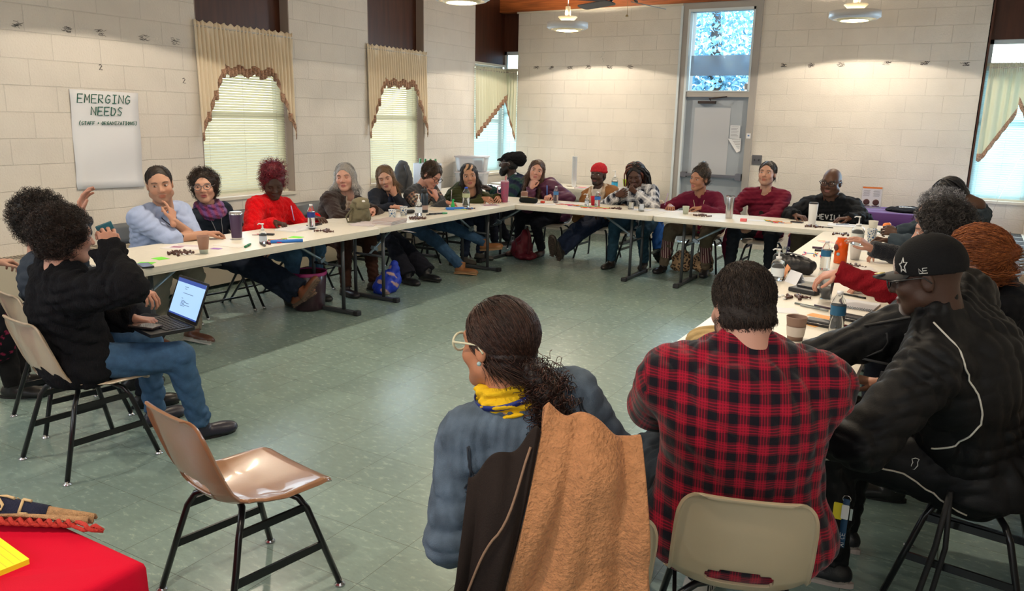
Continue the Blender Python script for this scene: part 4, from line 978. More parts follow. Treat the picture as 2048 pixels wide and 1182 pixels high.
# shell chair
def shell_proto(name='shell_chair'):
    prof = [(.245, .400), (.242, .418), (.230, .432), (.20, .440), (.12, .434), (.03, .426), (-.06, .424), (-.125, .432), (-.165, .455), (-.192, .495), (-.212, .55), (-.228, .61), (-.243, .67), (-.256, .73), (-.268, .775), (-.280, .792), (-.292, .788)]
    from bisect import bisect
    pts = [Vector((0, y, z)) for y, z in prof]; cum = [0]
    for a, b_ in zip(pts, pts[1:]): cum.append(cum[-1]+(b_-a).length)
    def at(t):
        d = t*cum[-1]; i = min(bisect(cum, d)-1, len(pts)-2); i = max(i, 0); return pts[i].lerp(pts[i+1], (d-cum[i])/(cum[i+1]-cum[i]))
    nv, nu = 84, 50; V = []; UV = []
    for j in range(nv+1):
        t = j/nv; p = at(t); d = t*cum[-1]
        # half width along the profile
        hw = np.interp(t, [0, .01, .03, .07, .12, .3, .45, .55, .7, .85, .90, .94, .97, .99, 1], [.150, .178, .200, .216, .222, .225, .215, .198, .196, .191, .187, .177, .158, .134, .112])
        lift = np.interp(t, [0, .1, .3, .45, .52, .62, .8, 1], [.0, .012, .03, .055, .05, .04, .025, .005])
        for i in range(nu+1):
            u = -1+2*i/nu; a = abs(u); x = u*hw
            nx = at(min(1, t+.01))-at(max(0, t-.01)); nx.normalize(); nn = Vector((0, -nx.z, nx.y)) if True else None   # normal: up on seat / forward on back
            nn = Vector((0, nx.z, -nx.y)); 
            up = lift*(a**2.6)
            edge = -.016*max(0, (a-.93)/.07)**2*min(1, (1-t)*10, t*10)
            q = p+nn*(up+edge)+Vector((x, 0, 0)); V.append(q); UV.append((x, d, t))
    F = []
    hc, hr = None, None
    hd = np.interp(.615, [0, 1], [0, cum[-1]]); hx, hh_ = .092, .024
    inside = [((x/hx)**4+((d-hd)/hh_)**4) < 1 for x, d, t in UV]
    W_ = nu+1
    bm_ = bmesh.new(); vs = []
    for k, q in enumerate(V):
        vs.append(bm_.verts.new(q))
    for j in range(nv):
        for i in range(nu):
            ids = (j*W_+i, j*W_+i+1, (j+1)*W_+i+1, (j+1)*W_+i)
            if sum(inside[k] for k in ids) >= 2: continue
            bm_.faces.new([vs[k] for k in ids]).smooth = True
    for v in list(bm_.verts):
        if not v.link_faces: bm_.verts.remove(v)
    bmesh.ops.smooth_vert(bm_, verts=[v for v in bm_.verts if v.is_boundary], factor=.5, use_axis_x=True, use_axis_y=True, use_axis_z=True)
    bmesh.ops.recalc_face_normals(bm_, faces=bm_.faces)
    me = bpy.data.meshes.new('shell'); bm_.to_mesh(me); bm_.free()
    r = empty(name); o = link('shell', me, None, r, True); md = o.modifiers.new('solid', 'SOLIDIFY'); md.thickness = .009; md.offset = 0; md = o.modifiers.new('bev', 'BEVEL'); md.width = .003; md.segments = 2; md.limit_method = 'ANGLE'
    # hole rim
    mf = mat('chair_tube_black', (.012, .012, .014), .3, .4, coat=.3); mg = mat('glide_chrome', (.6, .6, .62), .25, .9)
    for sx in (-1, 1):
        for sy, fy in ((1, .235), (-1, -.235)):
            f = MB(); f.tube([(sx*.235, fy, .012), (sx*.195, fy*.72, .24), (sx*.175, fy*.60, .34), (sx*.155, fy*.50, .385), (sx*.11, fy*.36, .405), (sx*.03, fy*.22, .410)], .0125, 10); lg = f.build('leg', mf, r)
            f = MB(); f.lathe([(0, 0), (.020, 0), (.021, .006), (.010, .012), (.010, .02)], (sx*.236, fy*1.004, 0), 14); f.build('glide', mg, lg)
        f = MB(); f.box((sx*.2055, 0, .185), (.010, .36, .030)); f.build('stretcher', mf, r)
        f = MB(); f.box((sx*.172, 0, .345), (.012, .28, .028)); f.build('side_rail', mf, r)
    return r
SHELL_COLS = {'tan': (.44, .33, .23), 'brown': (.27, .125, .06), 'beige': (.42, .33, .215), 'pale': (.50, .42, .33)}
def shell_material(k): return mat('shell_'+k, SHELL_COLS[k], .28, coat=.6, var=.04, vscale=5, bump=.05, bscale=30)
SP = shell_proto(); shells = {'_': SP}; first = [True]
def chair_at(x, y, heading, label, kind='tan', group=None):
    """heading in degrees: 0 faces +X"""
    if first[0]: r = SP; first[0] = False
    else: r = dup(SP)
    r.location = (x, y, 0); r.scale = (.96, .96, .96); r.rotation_euler = (0, 0, math.radians(heading-90)); tag(r, label, 'chair', group or 'moulded shell chairs')
    sh = [c for c in r.children if c.name.startswith('shell')][0]
    if kind not in shells: me = sh.data.copy(); me.materials.clear(); me.materials.append(shell_material(kind)); shells[kind] = me
    sh.data = shells[kind]; return r
def folding_proto():
    r = empty('folding_chair'); mg = mat('fold_seat_grey', (.15, .17, .19), .45, .3); mf = MATS['chair_tube_black']
    f = MB(); f.prism(rrect(.20, .20, .06), .44, .455); f.build('seat', mg, r)
    f = MB(); f.grid([[Vector((x, -.255+.03*(1-(x/.2)**2)*-1-.04*k/4, .66+.04*k)) for x in np.linspace(-.2, .2, 9)] for k in range(5)]); f.build('backrest', mg, r, solid=.012)
    for sx in (-1, 1):
        f = MB(); f.tube([(sx*.225, .23, .0), (sx*.225, .0, .40), (sx*.215, -.22, .70), (sx*.20, -.29, .82)], .011, 8); lg = f.build('leg', mf, r); f = MB(); f.lathe([(0, 0), (.014, 0), (.014, .02), (0, .02)], (sx*.225, .23, 0), 10); f.build('rubber_tip', MATS['glide_chrome'], lg)
        f = MB(); f.tube([(sx*.20, -.25, .0), (sx*.20, .0, .30), (sx*.20, .13, .44)], .011, 8); lg = f.build('leg', mf, r); f = MB(); f.lathe([(0, 0), (.014, 0), (.014, .02), (0, .02)], (sx*.20, -.25, 0), 10); f.build('rubber_tip', MATS['glide_chrome'], lg)
    for a_, y_, z_ in ((.2, -.155, .12), (.225, .155, .13)): f = MB(); f.tube([(-a_, y_, z_), (a_, y_, z_)], .009, 6); f.build('crossbar', mf, r)
    return r
FP = folding_proto(); ff = [True]
def fold_at(x, y, heading, label):
    if ff[0]: r = FP; ff[0] = False
    else: r = dup(FP)
    r.location = (x, y, 0); r.rotation_euler = (0, 0, math.radians(heading-90)); tag(r, label, 'chair', 'grey folding chairs'); return r
chair_at(4.37, -9.24, 80, 'empty brown shell chair standing alone in the foreground', 'brown')
chair_at(2.82, -8.87, 84, 'tan shell chair under the person holding a laptop', 'tan')
chair_at(2.22, -8.60, 80, 'tan shell chair under the person in the grey jacket', 'tan')
chair_at(5.62, -9.20, 126, 'beige shell chair with the coats over its back, under the denim jacket woman', 'beige')
chair_at(6.00, -8.84, 108, 'beige shell chair under the man in the red plaid shirt', 'beige')
chair_at(6.64, -7.86, 172, 'tan shell chair under the man in the black cap', 'tan')
for x, y, h_, lb in ((.98, -7.12, 0, 'blue shirt man'), (.92, -6.5, -8, 'woman with the purple scarf'), (.95, -5.98, 0, 'woman in red fleece'), (.92, -5.05, 0, 'grey haired woman in brown')):
    fold_at(x, y, h_, 'dark folding chair under the '+lb)
for x, y, h_, k, lb in ((.90, -4.35, 0, 'pale', 'woman resting her cheek on her hand'), (.98, -3.74, 0, 'pale', 'man in the patterned sweater'), (1.02, -3.15, 0, 'pale', 'woman in the olive jacket'), (1.35, -1.75, -150, 'pale', 'man in the black slouchy hat'),
        (1.98, -2.12, -85, 'pale', 'woman in the purple jacket'), (2.55, -2.00, -90, 'pale', 'man in the red beanie'), (3.14, -2.05, -92, 'pale', 'person with long braids'), (3.9, -2.0, -90, 'pale', 'woman in the maroon top'),
        (4.55, -1.9, -92, 'pale', 'man in the maroon V neck'), (5.25, -1.85, -95, 'pale', 'bald man in the black hoodie'), (6.62, -3.7, 180, 'tan', 'person with dark locs'), (6.62, -4.95, 180, 'tan', 'grey haired person'),
        (6.66, -6.1, 180, 'tan', 'person in the red knit sweater'), (6.78, -7.1, 175, 'tan', 'red haired woman'), (1.3, -8.95, 50, 'tan', 'person with polka dot sleeves')):
    chair_at(x, y, h_, '%s shell chair under the %s' % ('tan' if k == 'tan' else 'off white', lb), k)
# red covered table in the near left corner
rt = empty('covered_table', (4.05, -10.6, 0), 0, 'table under a bright red cloth in the near left corner', 'table')
m_red = mat('red_cloth', (.52, .003, .022), .85, bump=.1, bscale=300, spec=.12)
f = MB(); f.prism(rrect(.93, .48, .01), .70, .735)
for sx in (-.8, .8):
    for sy in (-.36, .36): f.tube([(sx, sy, 0), (sx, sy, .7)], .016, 8)
f.build('frame', m_leg, rt)
N_ = 160; rows = []
def per(t, off):
    hx, hy = .95+off, .53+off; L = 2*(2*hx+2*hy); d = (t % 1)*L
    if d < 2*hx: return (-hx+d, -hy)
    d -= 2*hx
    if d < 2*hy: return (hx, -hy+d)
    d -= 2*hy
    if d < 2*hx: return (hx-d, hy)
    d -= 2*hx; return (-hx, hy-d)
for z, off in ((.742, -.30), (.742, -.02), (.7415, -.006), (.736, .001), (.725, .004), (.6, .012), (.4, .03), (.2, .045), (.02, .055)):
    row = []
    for i in range(N_+1):
        t = i/N_; x, y = per(t, off); w_ = max(0, (.73-z))*.06
        x += w_*sin(t*2*pi*13+1)*(.6+.4*sin(t*31)); y += w_*sin(t*2*pi*11+2.)
        row.append(Vector((x, y, z)))
    rows.append(row)
f = MB(); f.grid(rows); f.prism(rrect(.66, .24, .01), .7405, .742); f.build('cloth', m_red, rt, solid=.002)
# purple covered table on the right at the back
pt = empty('covered_table', (5.72, -.80, 0), 0, 'table under a purple cloth against the back wall', 'table')
m_pur = mat('purple_cloth', (.075, .022, .16), .75, bump=.1, bscale=250, sheen=.2)
f = MB(); f.prism(rrect(.97, .36, .02), .70, .735)
for sx in (-.9, .9):
    for sy in (-.3, .3): f.tube([(sx, sy, 0), (sx, sy, .7)], .016, 8)
f.build('frame', m_leg, pt)
rows = []
def per2(t, off):
    hx, hy = 1.0+off, .38+off; L = 2*(2*hx+2*hy); d = (t % 1)*L
    if d < 2*hx: return (-hx+d, -hy)
    d -= 2*hx
    if d < 2*hy: return (hx, -hy+d)
    d -= 2*hy
    if d < 2*hx: return (hx-d, hy)
    d -= 2*hx; return (-hx, hy-d)
for z, off in ((.742, -.25), (.742, -.01), (.735, .001), (.6, .01), (.35, .02), (.03, .03)):
    rows.append([Vector((per2(i/N_, off)[0]+max(0, .73-z)*.05*sin(i*.55), per2(i/N_, off)[1]+max(0, .73-z)*.05*sin(i*.62), z)) for i in range(N_+1)])
f = MB(); f.grid(rows); f.prism(rrect(.76, .14, .01), .7405, .742); f.build('cloth', m_pur, pt, solid=.002)
# ------------------------------------------------------------------ the people
LT, MD, BR, DK = (.50, .29, .20), (.36, .19, .12), (.15, .072, .042), (.055, .027, .018)
DOWN = np.array([0, 0, -1.])
PE = {}
BLK = (.012, .012, .015)
def lanyard(i, col=(.01, .01, .015), ln=.26, name='lanyard', badge=True, r=.004, w0=.06):
    N, TR, H = i['N'], i['TR'], i['H']; V, F, q = i['shirt']; bv = BVHTree.FromPolygons([Vector(v) for v in V], [tuple(int(k) for k in f) for f in F])
    m = MB()
    def surf(x, z):
        p = N+TR[0]*x+TR[2]*z+TR[1]*.35; h = bv.ray_cast(Vector(p), Vector(-TR[1])); return (h[0]+Vector(TR[1])*.006) if h[0] else None
    for sx in (-1, 1):
        pts = [surf(sx*w0*(1-k/7)**.8, -.035-k*ln/7) for k in range(8)]; pts = [p for p in pts if p]
        if len(pts) > 2:
            pts = [Vector(N+TR[0]*sx*.07-TR[1]*.03+TR[2]*.03)]+pts; m.tube(pts, r, 5)
    if badge and pts: m.box(pts[-1]-Vector(TR[2])*.03, (.012, .03, .04))
    return m.build(name, mat('lanyard_%d_%d_%d' % tuple(int(c*99) for c in col), col, .6), i['ob'])
def text_on(i, which, txt, size, x0, z0, col, depth=.003, name='printed_lettering', arc=0, bold=.006, dirv=None, skew=0):
    V, F, q = i[which]; TR, P, N = i['TR'], i['P'], i['N']; bv = BVHTree.FromPolygons([Vector(v) for v in V], [tuple(int(k) for k in f) for f in F])
    dv = TR[1] if dirv is None else dirv; rt = TR[0]; m = MB(); ls, wd = stroke(txt, size, bold)
    for ln in ls:
        pts = []
        for a, b_ in zip(ln, ln[1:]):
            for t in np.linspace(0, 1, 5): pts.append((a[0]*(1-t)+b_[0]*t, a[1]*(1-t)+b_[1]*t))
        out = []
        for px, pz in pts:
            X = x0+px-wd/2; p = N+rt*X+TR[2]*(z0+pz-arc*X*X)+dv*.4; h = bv.ray_cast(Vector(p), Vector(-dv))
            if h[0]: out.append(h[0]+Vector(dv)*depth)
        if len(out) > 1: m.tube(out, bold, 5)
    return m.build(name, mat('print_%d_%d_%d' % tuple(int(c*99) for c in col), col, .7), q)

# --- left side, facing +X
PE['blue'] = i = person('heavy man in a light blue shirt resting his chin on one hand', (.98, -7.12), (1.17, -7.16, 1.16), 2, -34, -5, 6, s=1.03, b=1.25, w=1.12,
  Lw=('h', .035, .175, -.215), Lh=((-.35, .25, .75), (-.9, -.3, -.1)), Lc=[.15, .7, .8, .9], Lp=(.6, .35, -1), Rw=(1.44, -6.98, .785), Rh=((.2, 1, .05), DOWN), Rp=(.25, -1, -.6), skin=(.42, .23, .155), hair=dict(kind='short', th=.003, strands=500, step=.009, line=.092, fy=.125), hcol=(.018, .012, .01), hs=1.14, jaw=1.1, fat=1.12,
  beard=((.05, .03, .025), .25, 'full'), shirt=dict(col=(.33, .40, .60), sl=.62, collar=.03, g=.022, wr=.008), pants=dict(col=(.20, .18, .14), kind='plain'), shoes=dict(col=(.10, .04, .025), sole=(.5, .48, .45)), La=(1.52, -7.22, .085), Ra=(1.40, -7.45, .085), gaze=(-.3, 0), seed=2)
lanyard(i, ln=.30)
PE['scarf'] = i = person('woman with short curly dark hair, round glasses and a purple scarf', (.95, -6.52), (1.0, -6.62, 1.10), 0, -46, 0, 4, s=.95, b=.92, skin=(.50, .28, .20), fem=True, lip=(.38, .10, .10),
  hair=dict(kind='curly', vol=.014, n=50, strands=900, curl=.008, clen=.03, line=.068), hcol=(.016, .010, .008), hcol2=(.07, .035, .02), shirt=dict(col=(.012, .018, .03), kind='plain', wr=.006), pants=dict(col=(.012, .018, .035), flare=.035), hs=1.1,
  shoes=dict(col=(.20, .065, .03), sole=(.16, .10, .07), high=.06, tread=True), La=(1.75, -6.20, .20), Ra=(1.66, -6.13, .11), toe=((.55, .25, .85), (.7, .35, .5)), knee=((.5, 0, 1), (.5, 0, 1)), Lw=(1.25, -6.3, .60), Rw=(1.25, -6.75, .60), gaze=(-.2, 0), seed=3)
glasses(i['ob'], i['H'], i['HR'], 1.1, (.13, .12, .14), r=.0235, thick=.0024)
lanyard(i, (.25, .25, .27), .26)
S = SDF(); N, TR = i['N'], i['TR']
for k in range(3):
    for a in np.linspace(0, 2*pi, 18, endpoint=False):
        p = N+TR[0]*cos(a)*(.085+.012*k)+TR[1]*(sin(a)*(.085+.012*k)+.015)+TR[2]*(.045-.032*k-.02*max(0, sin(a))); S.ell(p, (.030, .030, .026), None, .02)
V, F = S.mesh(.007, wr=.008, wl=.05, seed=4); g_ = np.random.default_rng(3); me = np_mesh('scarf', V, F); L_ = (V-N); m_ = np.clip(.5+.5*np.sin(L_@np.array([60, 90, 40])), 0, 1)[:, None]
set_col(me, np.array([.20, .03, .09])*(1-m_)+np.array([.13, .06, .22])*m_); link('scarf', me, clothmat('knit'), i['ob'])
PE['red'] = i = person('woman in a bright red fleece with short red curly hair writing in a notebook', (.98, -5.98), (1.12, -5.98, 1.10), 0, -36, -26, 3, s=1.0, b=1.12, w=1.05, skin=DK, fem=True, lip=(.07, .025, .025), closed=True,
  hair=dict(kind='curly', vol=.002, n=26, strands=900, curl=.007, clen=.045, top=(0, .02, .135, .085, .085, .06), line=.075, ears=True), hcol=(.09, .006, .014), hcol2=(.26, .012, .03), shirt=dict(name='fleece_jacket', kind='fleece', col=(.62, .006, .010), g=.028, collar=.06, turtle=1, wr=.006), pants=dict(col=(.055, .12, .21)), hs=1.12,
  shoes=dict(col=(.02, .02, .02)), Rw=(1.36, -6.20, .785), Rh=((1, .25, -.12), DOWN), Rc=.8, Lw=(1.36, -5.72, .78), Lh=((1, -.1, 0), DOWN), La=(1.30, -5.70, .085), Ra=(1.28, -6.0, .085), seed=5)
for sd in (-1, 1):
    f = MB(); c_ = i['H']+1.12*(sd*.082*i['HR'][0]-.005*i['HR'][1]-.055*i['HR'][2]); f.tube([Vector(c_+.022*(cos(a)*i['HR'][1]+sin(a)*i['HR'][2])) for a in np.linspace(0, 2*pi, 14, endpoint=False)], .002, 5, closed=True); f.build('hoop_earring', mat('gold', (.65, .40, .12), .25, .9), i['ob'])
f = MB(); d_ = nrm(i['WR']-i['ER'])
for k in range(3):
    c_ = i['WR']-d_*(.02+.014*k); a1 = nrm(np.cross(d_, [0, 0, 1])); a2 = np.cross(d_, a1); f.tube([Vector(c_+.036*(cos(a)*a1+sin(a)*a2)) for a in np.linspace(0, 2*pi, 16, endpoint=False)], .003, 5, closed=True)
f.build('bracelets', mat('gold', (.65, .40, .12), .25, .9), i['ob'])
PE['grey'] = i = person('smiling woman with chin length grey hair in a dark brown cardigan', (.93, -5.08), (1.14, -5.06, 1.10), 0, -62, -2, 4, s=1.02, b=1.2, w=1.08, skin=(.52, .29, .22), fem=True, lip=(.40, .14, .13), closed=True,
  hair=dict(kind='bob', len=.02, strands=1200, step=.009, out=.02, line=.066, mess=.16, part=(.02, .05, .12)), hcol=(.24, .23, .22), hcol2=(.62, .60, .58), shirt=dict(name='cardigan', kind='knit', col=front_open((.030, .017, .014), (.45, .33, .25), .03, .05, .3), g=.022, vneck=.12, wr=.007), pants=dict(name='corduroy_trousers', col=(.045, .018, .012), kind='plain'), hs=1.12,
  shoes=dict(col=(.02, .015, .02)), Lw=(1.42, -4.98, .79), Lh=((.1, -1, 0), DOWN), Rw=(1.40, -5.12, .80), Rh=((.1, 1, 0), DOWN), Lp=(0, 1, -.6), Rp=(0, -1, -.6), La=(1.48, -5.05, .085), Ra=(1.42, -5.40, .085), seed=6)
PE['cheek'] = i = person('woman with long light brown hair leaning her cheek on her hand, eyes closed', (.93, -4.38), (1.05, -4.32, 1.05), 0, -56, -10, 14, s=.98, b=.95, skin=(.50, .28, .20), fem=True, closed=True, lip=(.36, .13, .12),
  hair=dict(kind='long', len=.20, strands=1100, line=.07, part=(0, .05, .12)), hcol=(.11, .065, .035), hcol2=(.34, .22, .12), shirt=dict(name='cardigan', kind='plain', col=front_open((.016, .018, .026), (.04, .05, .09), .02, .04, .35), wr=.007), pants=dict(col=(.014, .014, .022), flare=.05, kind='plain'), hs=1.08,
  shoes=dict(col=(.015, .015, .018), sole=(.02, .02, .02)), Lw=('h', .055, .075, -.175), Lh=((-.35, -.2, 1), (-.4, .55, .2)), Lc=.35, Lp=(.9, .3, -1), Rw=(1.40, -4.62, .79), Rh=((.3, .9, 0), DOWN), La=(1.64, -4.38, .085), Ra=(1.56, -4.62, .085), seed=7)
def fairisle(pid, U, V_, L, W):
    C = np.tile([.045, .048, .055], (len(W), 1)); t = np.where((pid == 0), (.86-L[:, 2])*.5, V_-.03); z = t
    band = (z > -.02) & (z < .11) & ((L[:, 2] > .5) | (pid > 0)) & (pid != 2) & (pid != 4)
    pat = (np.abs(((U/.035) % 1)-.5)*2 > np.abs(((z/.035) % 1)-.5)*2)
    return np.where((band & pat)[:, None], np.where(((z > .03) & (z < .06))[:, None], [.42, .33, .24], [.33, .18, .13]), C)
PE['writer'] = i = person('man in a grey patterned sweater bending over to write with his hand at his mouth', (.98, -3.78), (1.30, -3.83, 1.07), -2, -6, -32, -6, s=1.04, b=1.0, w=1.08, skin=(.50, .25, .18), closed=True, nose=1.05,
  hair=dict(kind='short', th=.016, strands=900, mess=.25, line=.068), hcol=(.03, .018, .012), hcol2=(.10, .055, .03), shirt=dict(name='sweater', kind='knit', col=fairisle, g=.02, collar=.02, wr=.006), pants=dict(col=(.045, .10, .19)), hs=1.1,
  shoes=dict(col=(.27, .115, .042), sole=(.42, .24, .12), high=.05, lace=(.65, .55, .4), bulk=1.05), Lw=('h', .03, .17, -.16), Lh=((-.3, -.1, 1), (-1, 0, 0)), Lc=[.5, .6, .7, .8], Lp=(.5, .5, -1), Rw=(1.56, -3.90, .785), Rh=((.5, .9, -.1), DOWN), Rc=.75,
  La=(1.92, -3.42, .27), Ra=(1.73, -3.86, .085), toe=((.85, .25, .12), (.9, .25, 0)), knee=((.9, 0, 1), (.8, 0, 1)), seed=8)
glasses(i['ob'], i['H'], i['HR'], 1.1, (.01, .01, .012), r=.025, thick=.0028)
PE['olive'] = i = person('woman in an olive green jacket with dark hair streaked blonde looking sideways', (1.03, -3.12), (1.38, -3.18, 1.03), 0, -55, -2, 8, s=.97, b=1.05, w=1.05, skin=(.42, .22, .14), fem=True, lip=(.36, .11, .10),
  hair=dict(kind='long', len=.24, strands=800, line=.066, part=(.02, .05, .12), streak=((.50, .30, .18), 55, .02)), hcol=(.015, .010, .010), hcol2=(.05, .03, .02), shirt=dict(name='jacket', kind='plain', col=front_open((.040, .046, .016), (.30, .16, .10), .012, .03, .55), g=.026, hood=.9, wr=.010), pants=dict(col=(.02, .03, .06)), hs=1.14,
  shoes=dict(col=(.10, .09, .08)), Rw=(1.66, -3.32, .79), Rh=((.9, -.1, 0), (-.1, .6, -.6)), Lw=(1.74, -3.10, .79), Lh=((.5, -.8, 0), (-.3, -.4, -.6)), La=(1.4, -2.95, .085), Ra=(1.4, -3.3, .085), gaze=(.35, 0), seed=9)
# --- back row, facing -Y
def rugby(pid, U, V_, L, W):
    t = np.where(pid == 0, L[:, 2]*.42, V_); return np.where((((t/.13) % 1) < .5)[:, None], [.010, .014, .034], [.014, .042, .034])
PE['hat'] = i = person('bearded man in a black slouchy hat and dark striped rugby shirt turned to the left', (1.38, -1.78), (1.19, -1.92, 1.12), -148, -158, -3, 0, s=1.05, b=1.15, w=1.15, skin=(.045, .024, .017), beard=((.008, .006, .005), .97, 'full'), hair=dict(kind='short', th=.004, strands=200), hcol=(.01, .01, .01),
  shirt=dict(name='rugby_shirt', kind='plain', col=rugby, g=.024, wr=.008), pants=dict(col=(.02, .02, .03)), shoes=dict(col=(.05, .04, .04), sole=(.5, .5, .5)), Rw=(.95, -2.05, .78), Lw=(1.15, -2.28, .79), La=(1.1, -2.1, .085), Ra=(1.2, -1.9, .085), hs=1.14, seed=10, lip=(.08, .035, .03))
S = SDF(); H, R = i['H'], i['HR']; W_ = lambda x, y, z: H+1.14*(x*R[0]+y*R[1]+z*R[2])
S.ell(W_(0, -.03, .062), np.array([.095, .118, .062])*1.14, R, .03); S.ell(W_(0, -.12, .045), np.array([.082, .085, .085])*1.14, R, .05); S.ell(W_(0, .085, .045), np.array([.062, .052, .014])*1.14, R, .02)
V, F = S.mesh(.007, wr=.008, wl=.06, seed=2); me = np_mesh('slouchy_hat', V, F); set_col(me, np.tile([.010, .009, .010], (len(V), 1))); link('slouchy_hat', me, clothmat('rib'), i['ob'])
S = SDF(); S.ell(W_(0, .075, -.10), np.array([.042, .042, .05])*1.14, R, .02); V, F = S.mesh(.006, wr=.006, wl=.025); me = np_mesh('beard', V, F); set_col(me, np.tile([.008, .007, .006], (len(V), 1))); link('beard', me, hair_mat(.6), i['ob'])
glasses(i['ob'], H, R, 1.14, (.55, .55, .55), r=.022, thick=.002)
f = MB(); N, TR = i['N'], i['TR']
for sd in (-1, 1): f.tube([Vector(N+TR[0]*sd*.045-TR[1]*.055+TR[2]*.045), Vector(N+TR[0]*sd*.085+TR[1]*.0+TR[2]*.03), Vector(N+TR[0]*sd*.055+TR[1]*.095-TR[2]*.01), Vector(N+TR[0]*sd*.03+TR[1]*.125-TR[2]*.05)], [.016, .018, .016, .008], 8)
f.build('collar', mat('collar_white', (.68, .64, .66), .8), i['ob'])
PE['purple'] = i = person('woman in a purple puffer jacket with long brown hair, fist at her chin', (2.02, -2.12), (1.84, -2.36, 1.07), -98, -62, 4, -12, s=1.0, b=1.05, skin=(.52, .28, .21), fem=True, lip=(.40, .14, .13), hs=1.12,
  hair=dict(kind='long', len=.34, strands=1100, line=.068, part=(-.02, .06, .12)), hcol=(.055, .028, .016), hcol2=(.22, .12, .06), shirt=dict(name='puffer_jacket', kind='puffer', col=front_open((.085, .022, .055), (.02, .01, .015), .02, .04, .3), g=.030, collar=.03, wr=.010, wl=.08), pants=dict(col=(.012, .012, .018)), shoes=dict(col=(.07, .03, .025), high=.10),
  Rw=('h', -.01, .12, -.19), Rh=((.2, .15, 1), (.2, .9, 0)), Rc=.95, Rp=(.1, -.6, -1), Lw=(2.10, -2.46, .79), Lh=((-.1, -1, -.1), DOWN), Lc=.8, La=(1.90, -2.28, .09), Ra=(1.62, -2.40, .09), seed=11)
PE['beanie'] = i = person('man in a red beanie and tan canvas jacket slouching with his boots stretched out', (2.62, -2.05), (2.54, -2.06, 1.05), -92, -90, 0, 0, s=1.05, b=.95, skin=(.06, .03, .02), beard=((.01, .008, .007), .8, 'goatee'), hs=1.1, lip=(.14, .05, .045), slouch=.08, fat=.92,
  hair=dict(kind='short', th=.003, strands=0), hcol=(.01, .01, .01), shirt=dict(name='canvas_jacket', kind='plain', col=front_open((.27, .12, .042), (.55, .50, .44), .05, .075, .2), g=.030, wr=.008), pants=dict(col=(.014, .022, .05)), shoes=dict(col=(.03, .025, .022), sole=(.05, .035, .028), high=.08, tread=True, bulk=1.15),
  Lw=(2.78, -2.35, .62), Rw=(2.42, -2.35, .62), La=(2.42, -2.92, .13), Ra=(2.38, -2.98, .20), toe=((-.2, -.35, .95), (.1, -.4, .92)), knee=((.1, -.5, 1), (-.1, -.5, 1)), seed=12)
S = SDF(); H, R = i['H'], i['HR']; W_ = lambda x, y, z: H+1.1*(x*R[0]+y*R[1]+z*R[2]); S.ell(W_(0, -.018, .052), np.array([.088, .108, .082])*1.1, R, .02); S.ell(W_(0, .07, -.045), np.array([.15, .10, .075])*1.1, R, .01, 's'); S.ell(W_(0, -.02, -.07), np.array([.13, .15, .085])*1.1, R, .01, 's')
for a in np.linspace(0, 2*pi, 30, endpoint=False): S.ell(W_(.083*cos(a), -.018+.103*sin(a), .035+.01*sin(a)), (.013,)*3, None, .012)
V, F = S.mesh(.006, wr=.003, wl=.03); me = np_mesh('beanie', V, F); set_col(me, np.tile([.50, .028, .035], (len(V), 1))); link('beanie', me, clothmat('rib'), i['ob'])
f = MB(); N, TR = i['N'], i['TR']
S = SDF()
for sd in (-1, 1):
    for a, b_ in (((.05, -.06, .05), (.10, .02, .035)), ((.10, .02, .035), (.095, .10, -.04)), ((.095, .10, -.04), (.07, .125, -.13))): S.cap(N+TR[0]*sd*a[0]+TR[1]*a[1]+TR[2]*a[2], N+TR[0]*sd*b_[0]+TR[1]*b_[1]+TR[2]*b_[2], .026, .024, .02)
V, F = S.mesh(.007, wr=.004, wl=.03); me = np_mesh('sherpa_collar', V, F); set_col(me, np.tile([.48, .38, .28], (len(V), 1))); link('sherpa_collar', me, clothmat('fleece'), i['ob'])
PE['braids'] = i = person('person with long dark and copper braids in a black and white plaid shirt looking down', (3.16, -2.06), (3.10, -2.27, 1.09), -92, -78, -24, 3, s=1.0, b=1.18, w=1.05, skin=(.075, .036, .024), fem=True, lip=(.16, .06, .055), closed=True, hs=1.12,
  hair=dict(kind='braids', nb=90, len=.50, br=.0065, mix=.35, line=.078, strands=0), hcol=(.012, .009, .009), hcol2=(.17, .05, .025), shirt=dict(name='plaid_shirt', kind='plain', col=plaid_col((.016, .02, .035), (.50, .51, .55), (.70, .70, .72), .12, .12), g=.024, collar=.025, wr=.008), pants=dict(col=(.020, .055, .085)), shoes=dict(col=(.025, .018, .016), high=.05),
  Lw=(3.20, -2.46, .90), Lh=((-.7, -.2, .5), (0, .6, .4)), Rw=(2.98, -2.50, .86), Rh=((.8, -.1, .4), (.2, .6, .2)), Lc=.85, Rc=.7, Lp=(1, .2, -.8), Rp=(-1, .2, -.8), La=(3.28, -2.28, .085), Ra=(2.95, -2.50, .085), seed=13)
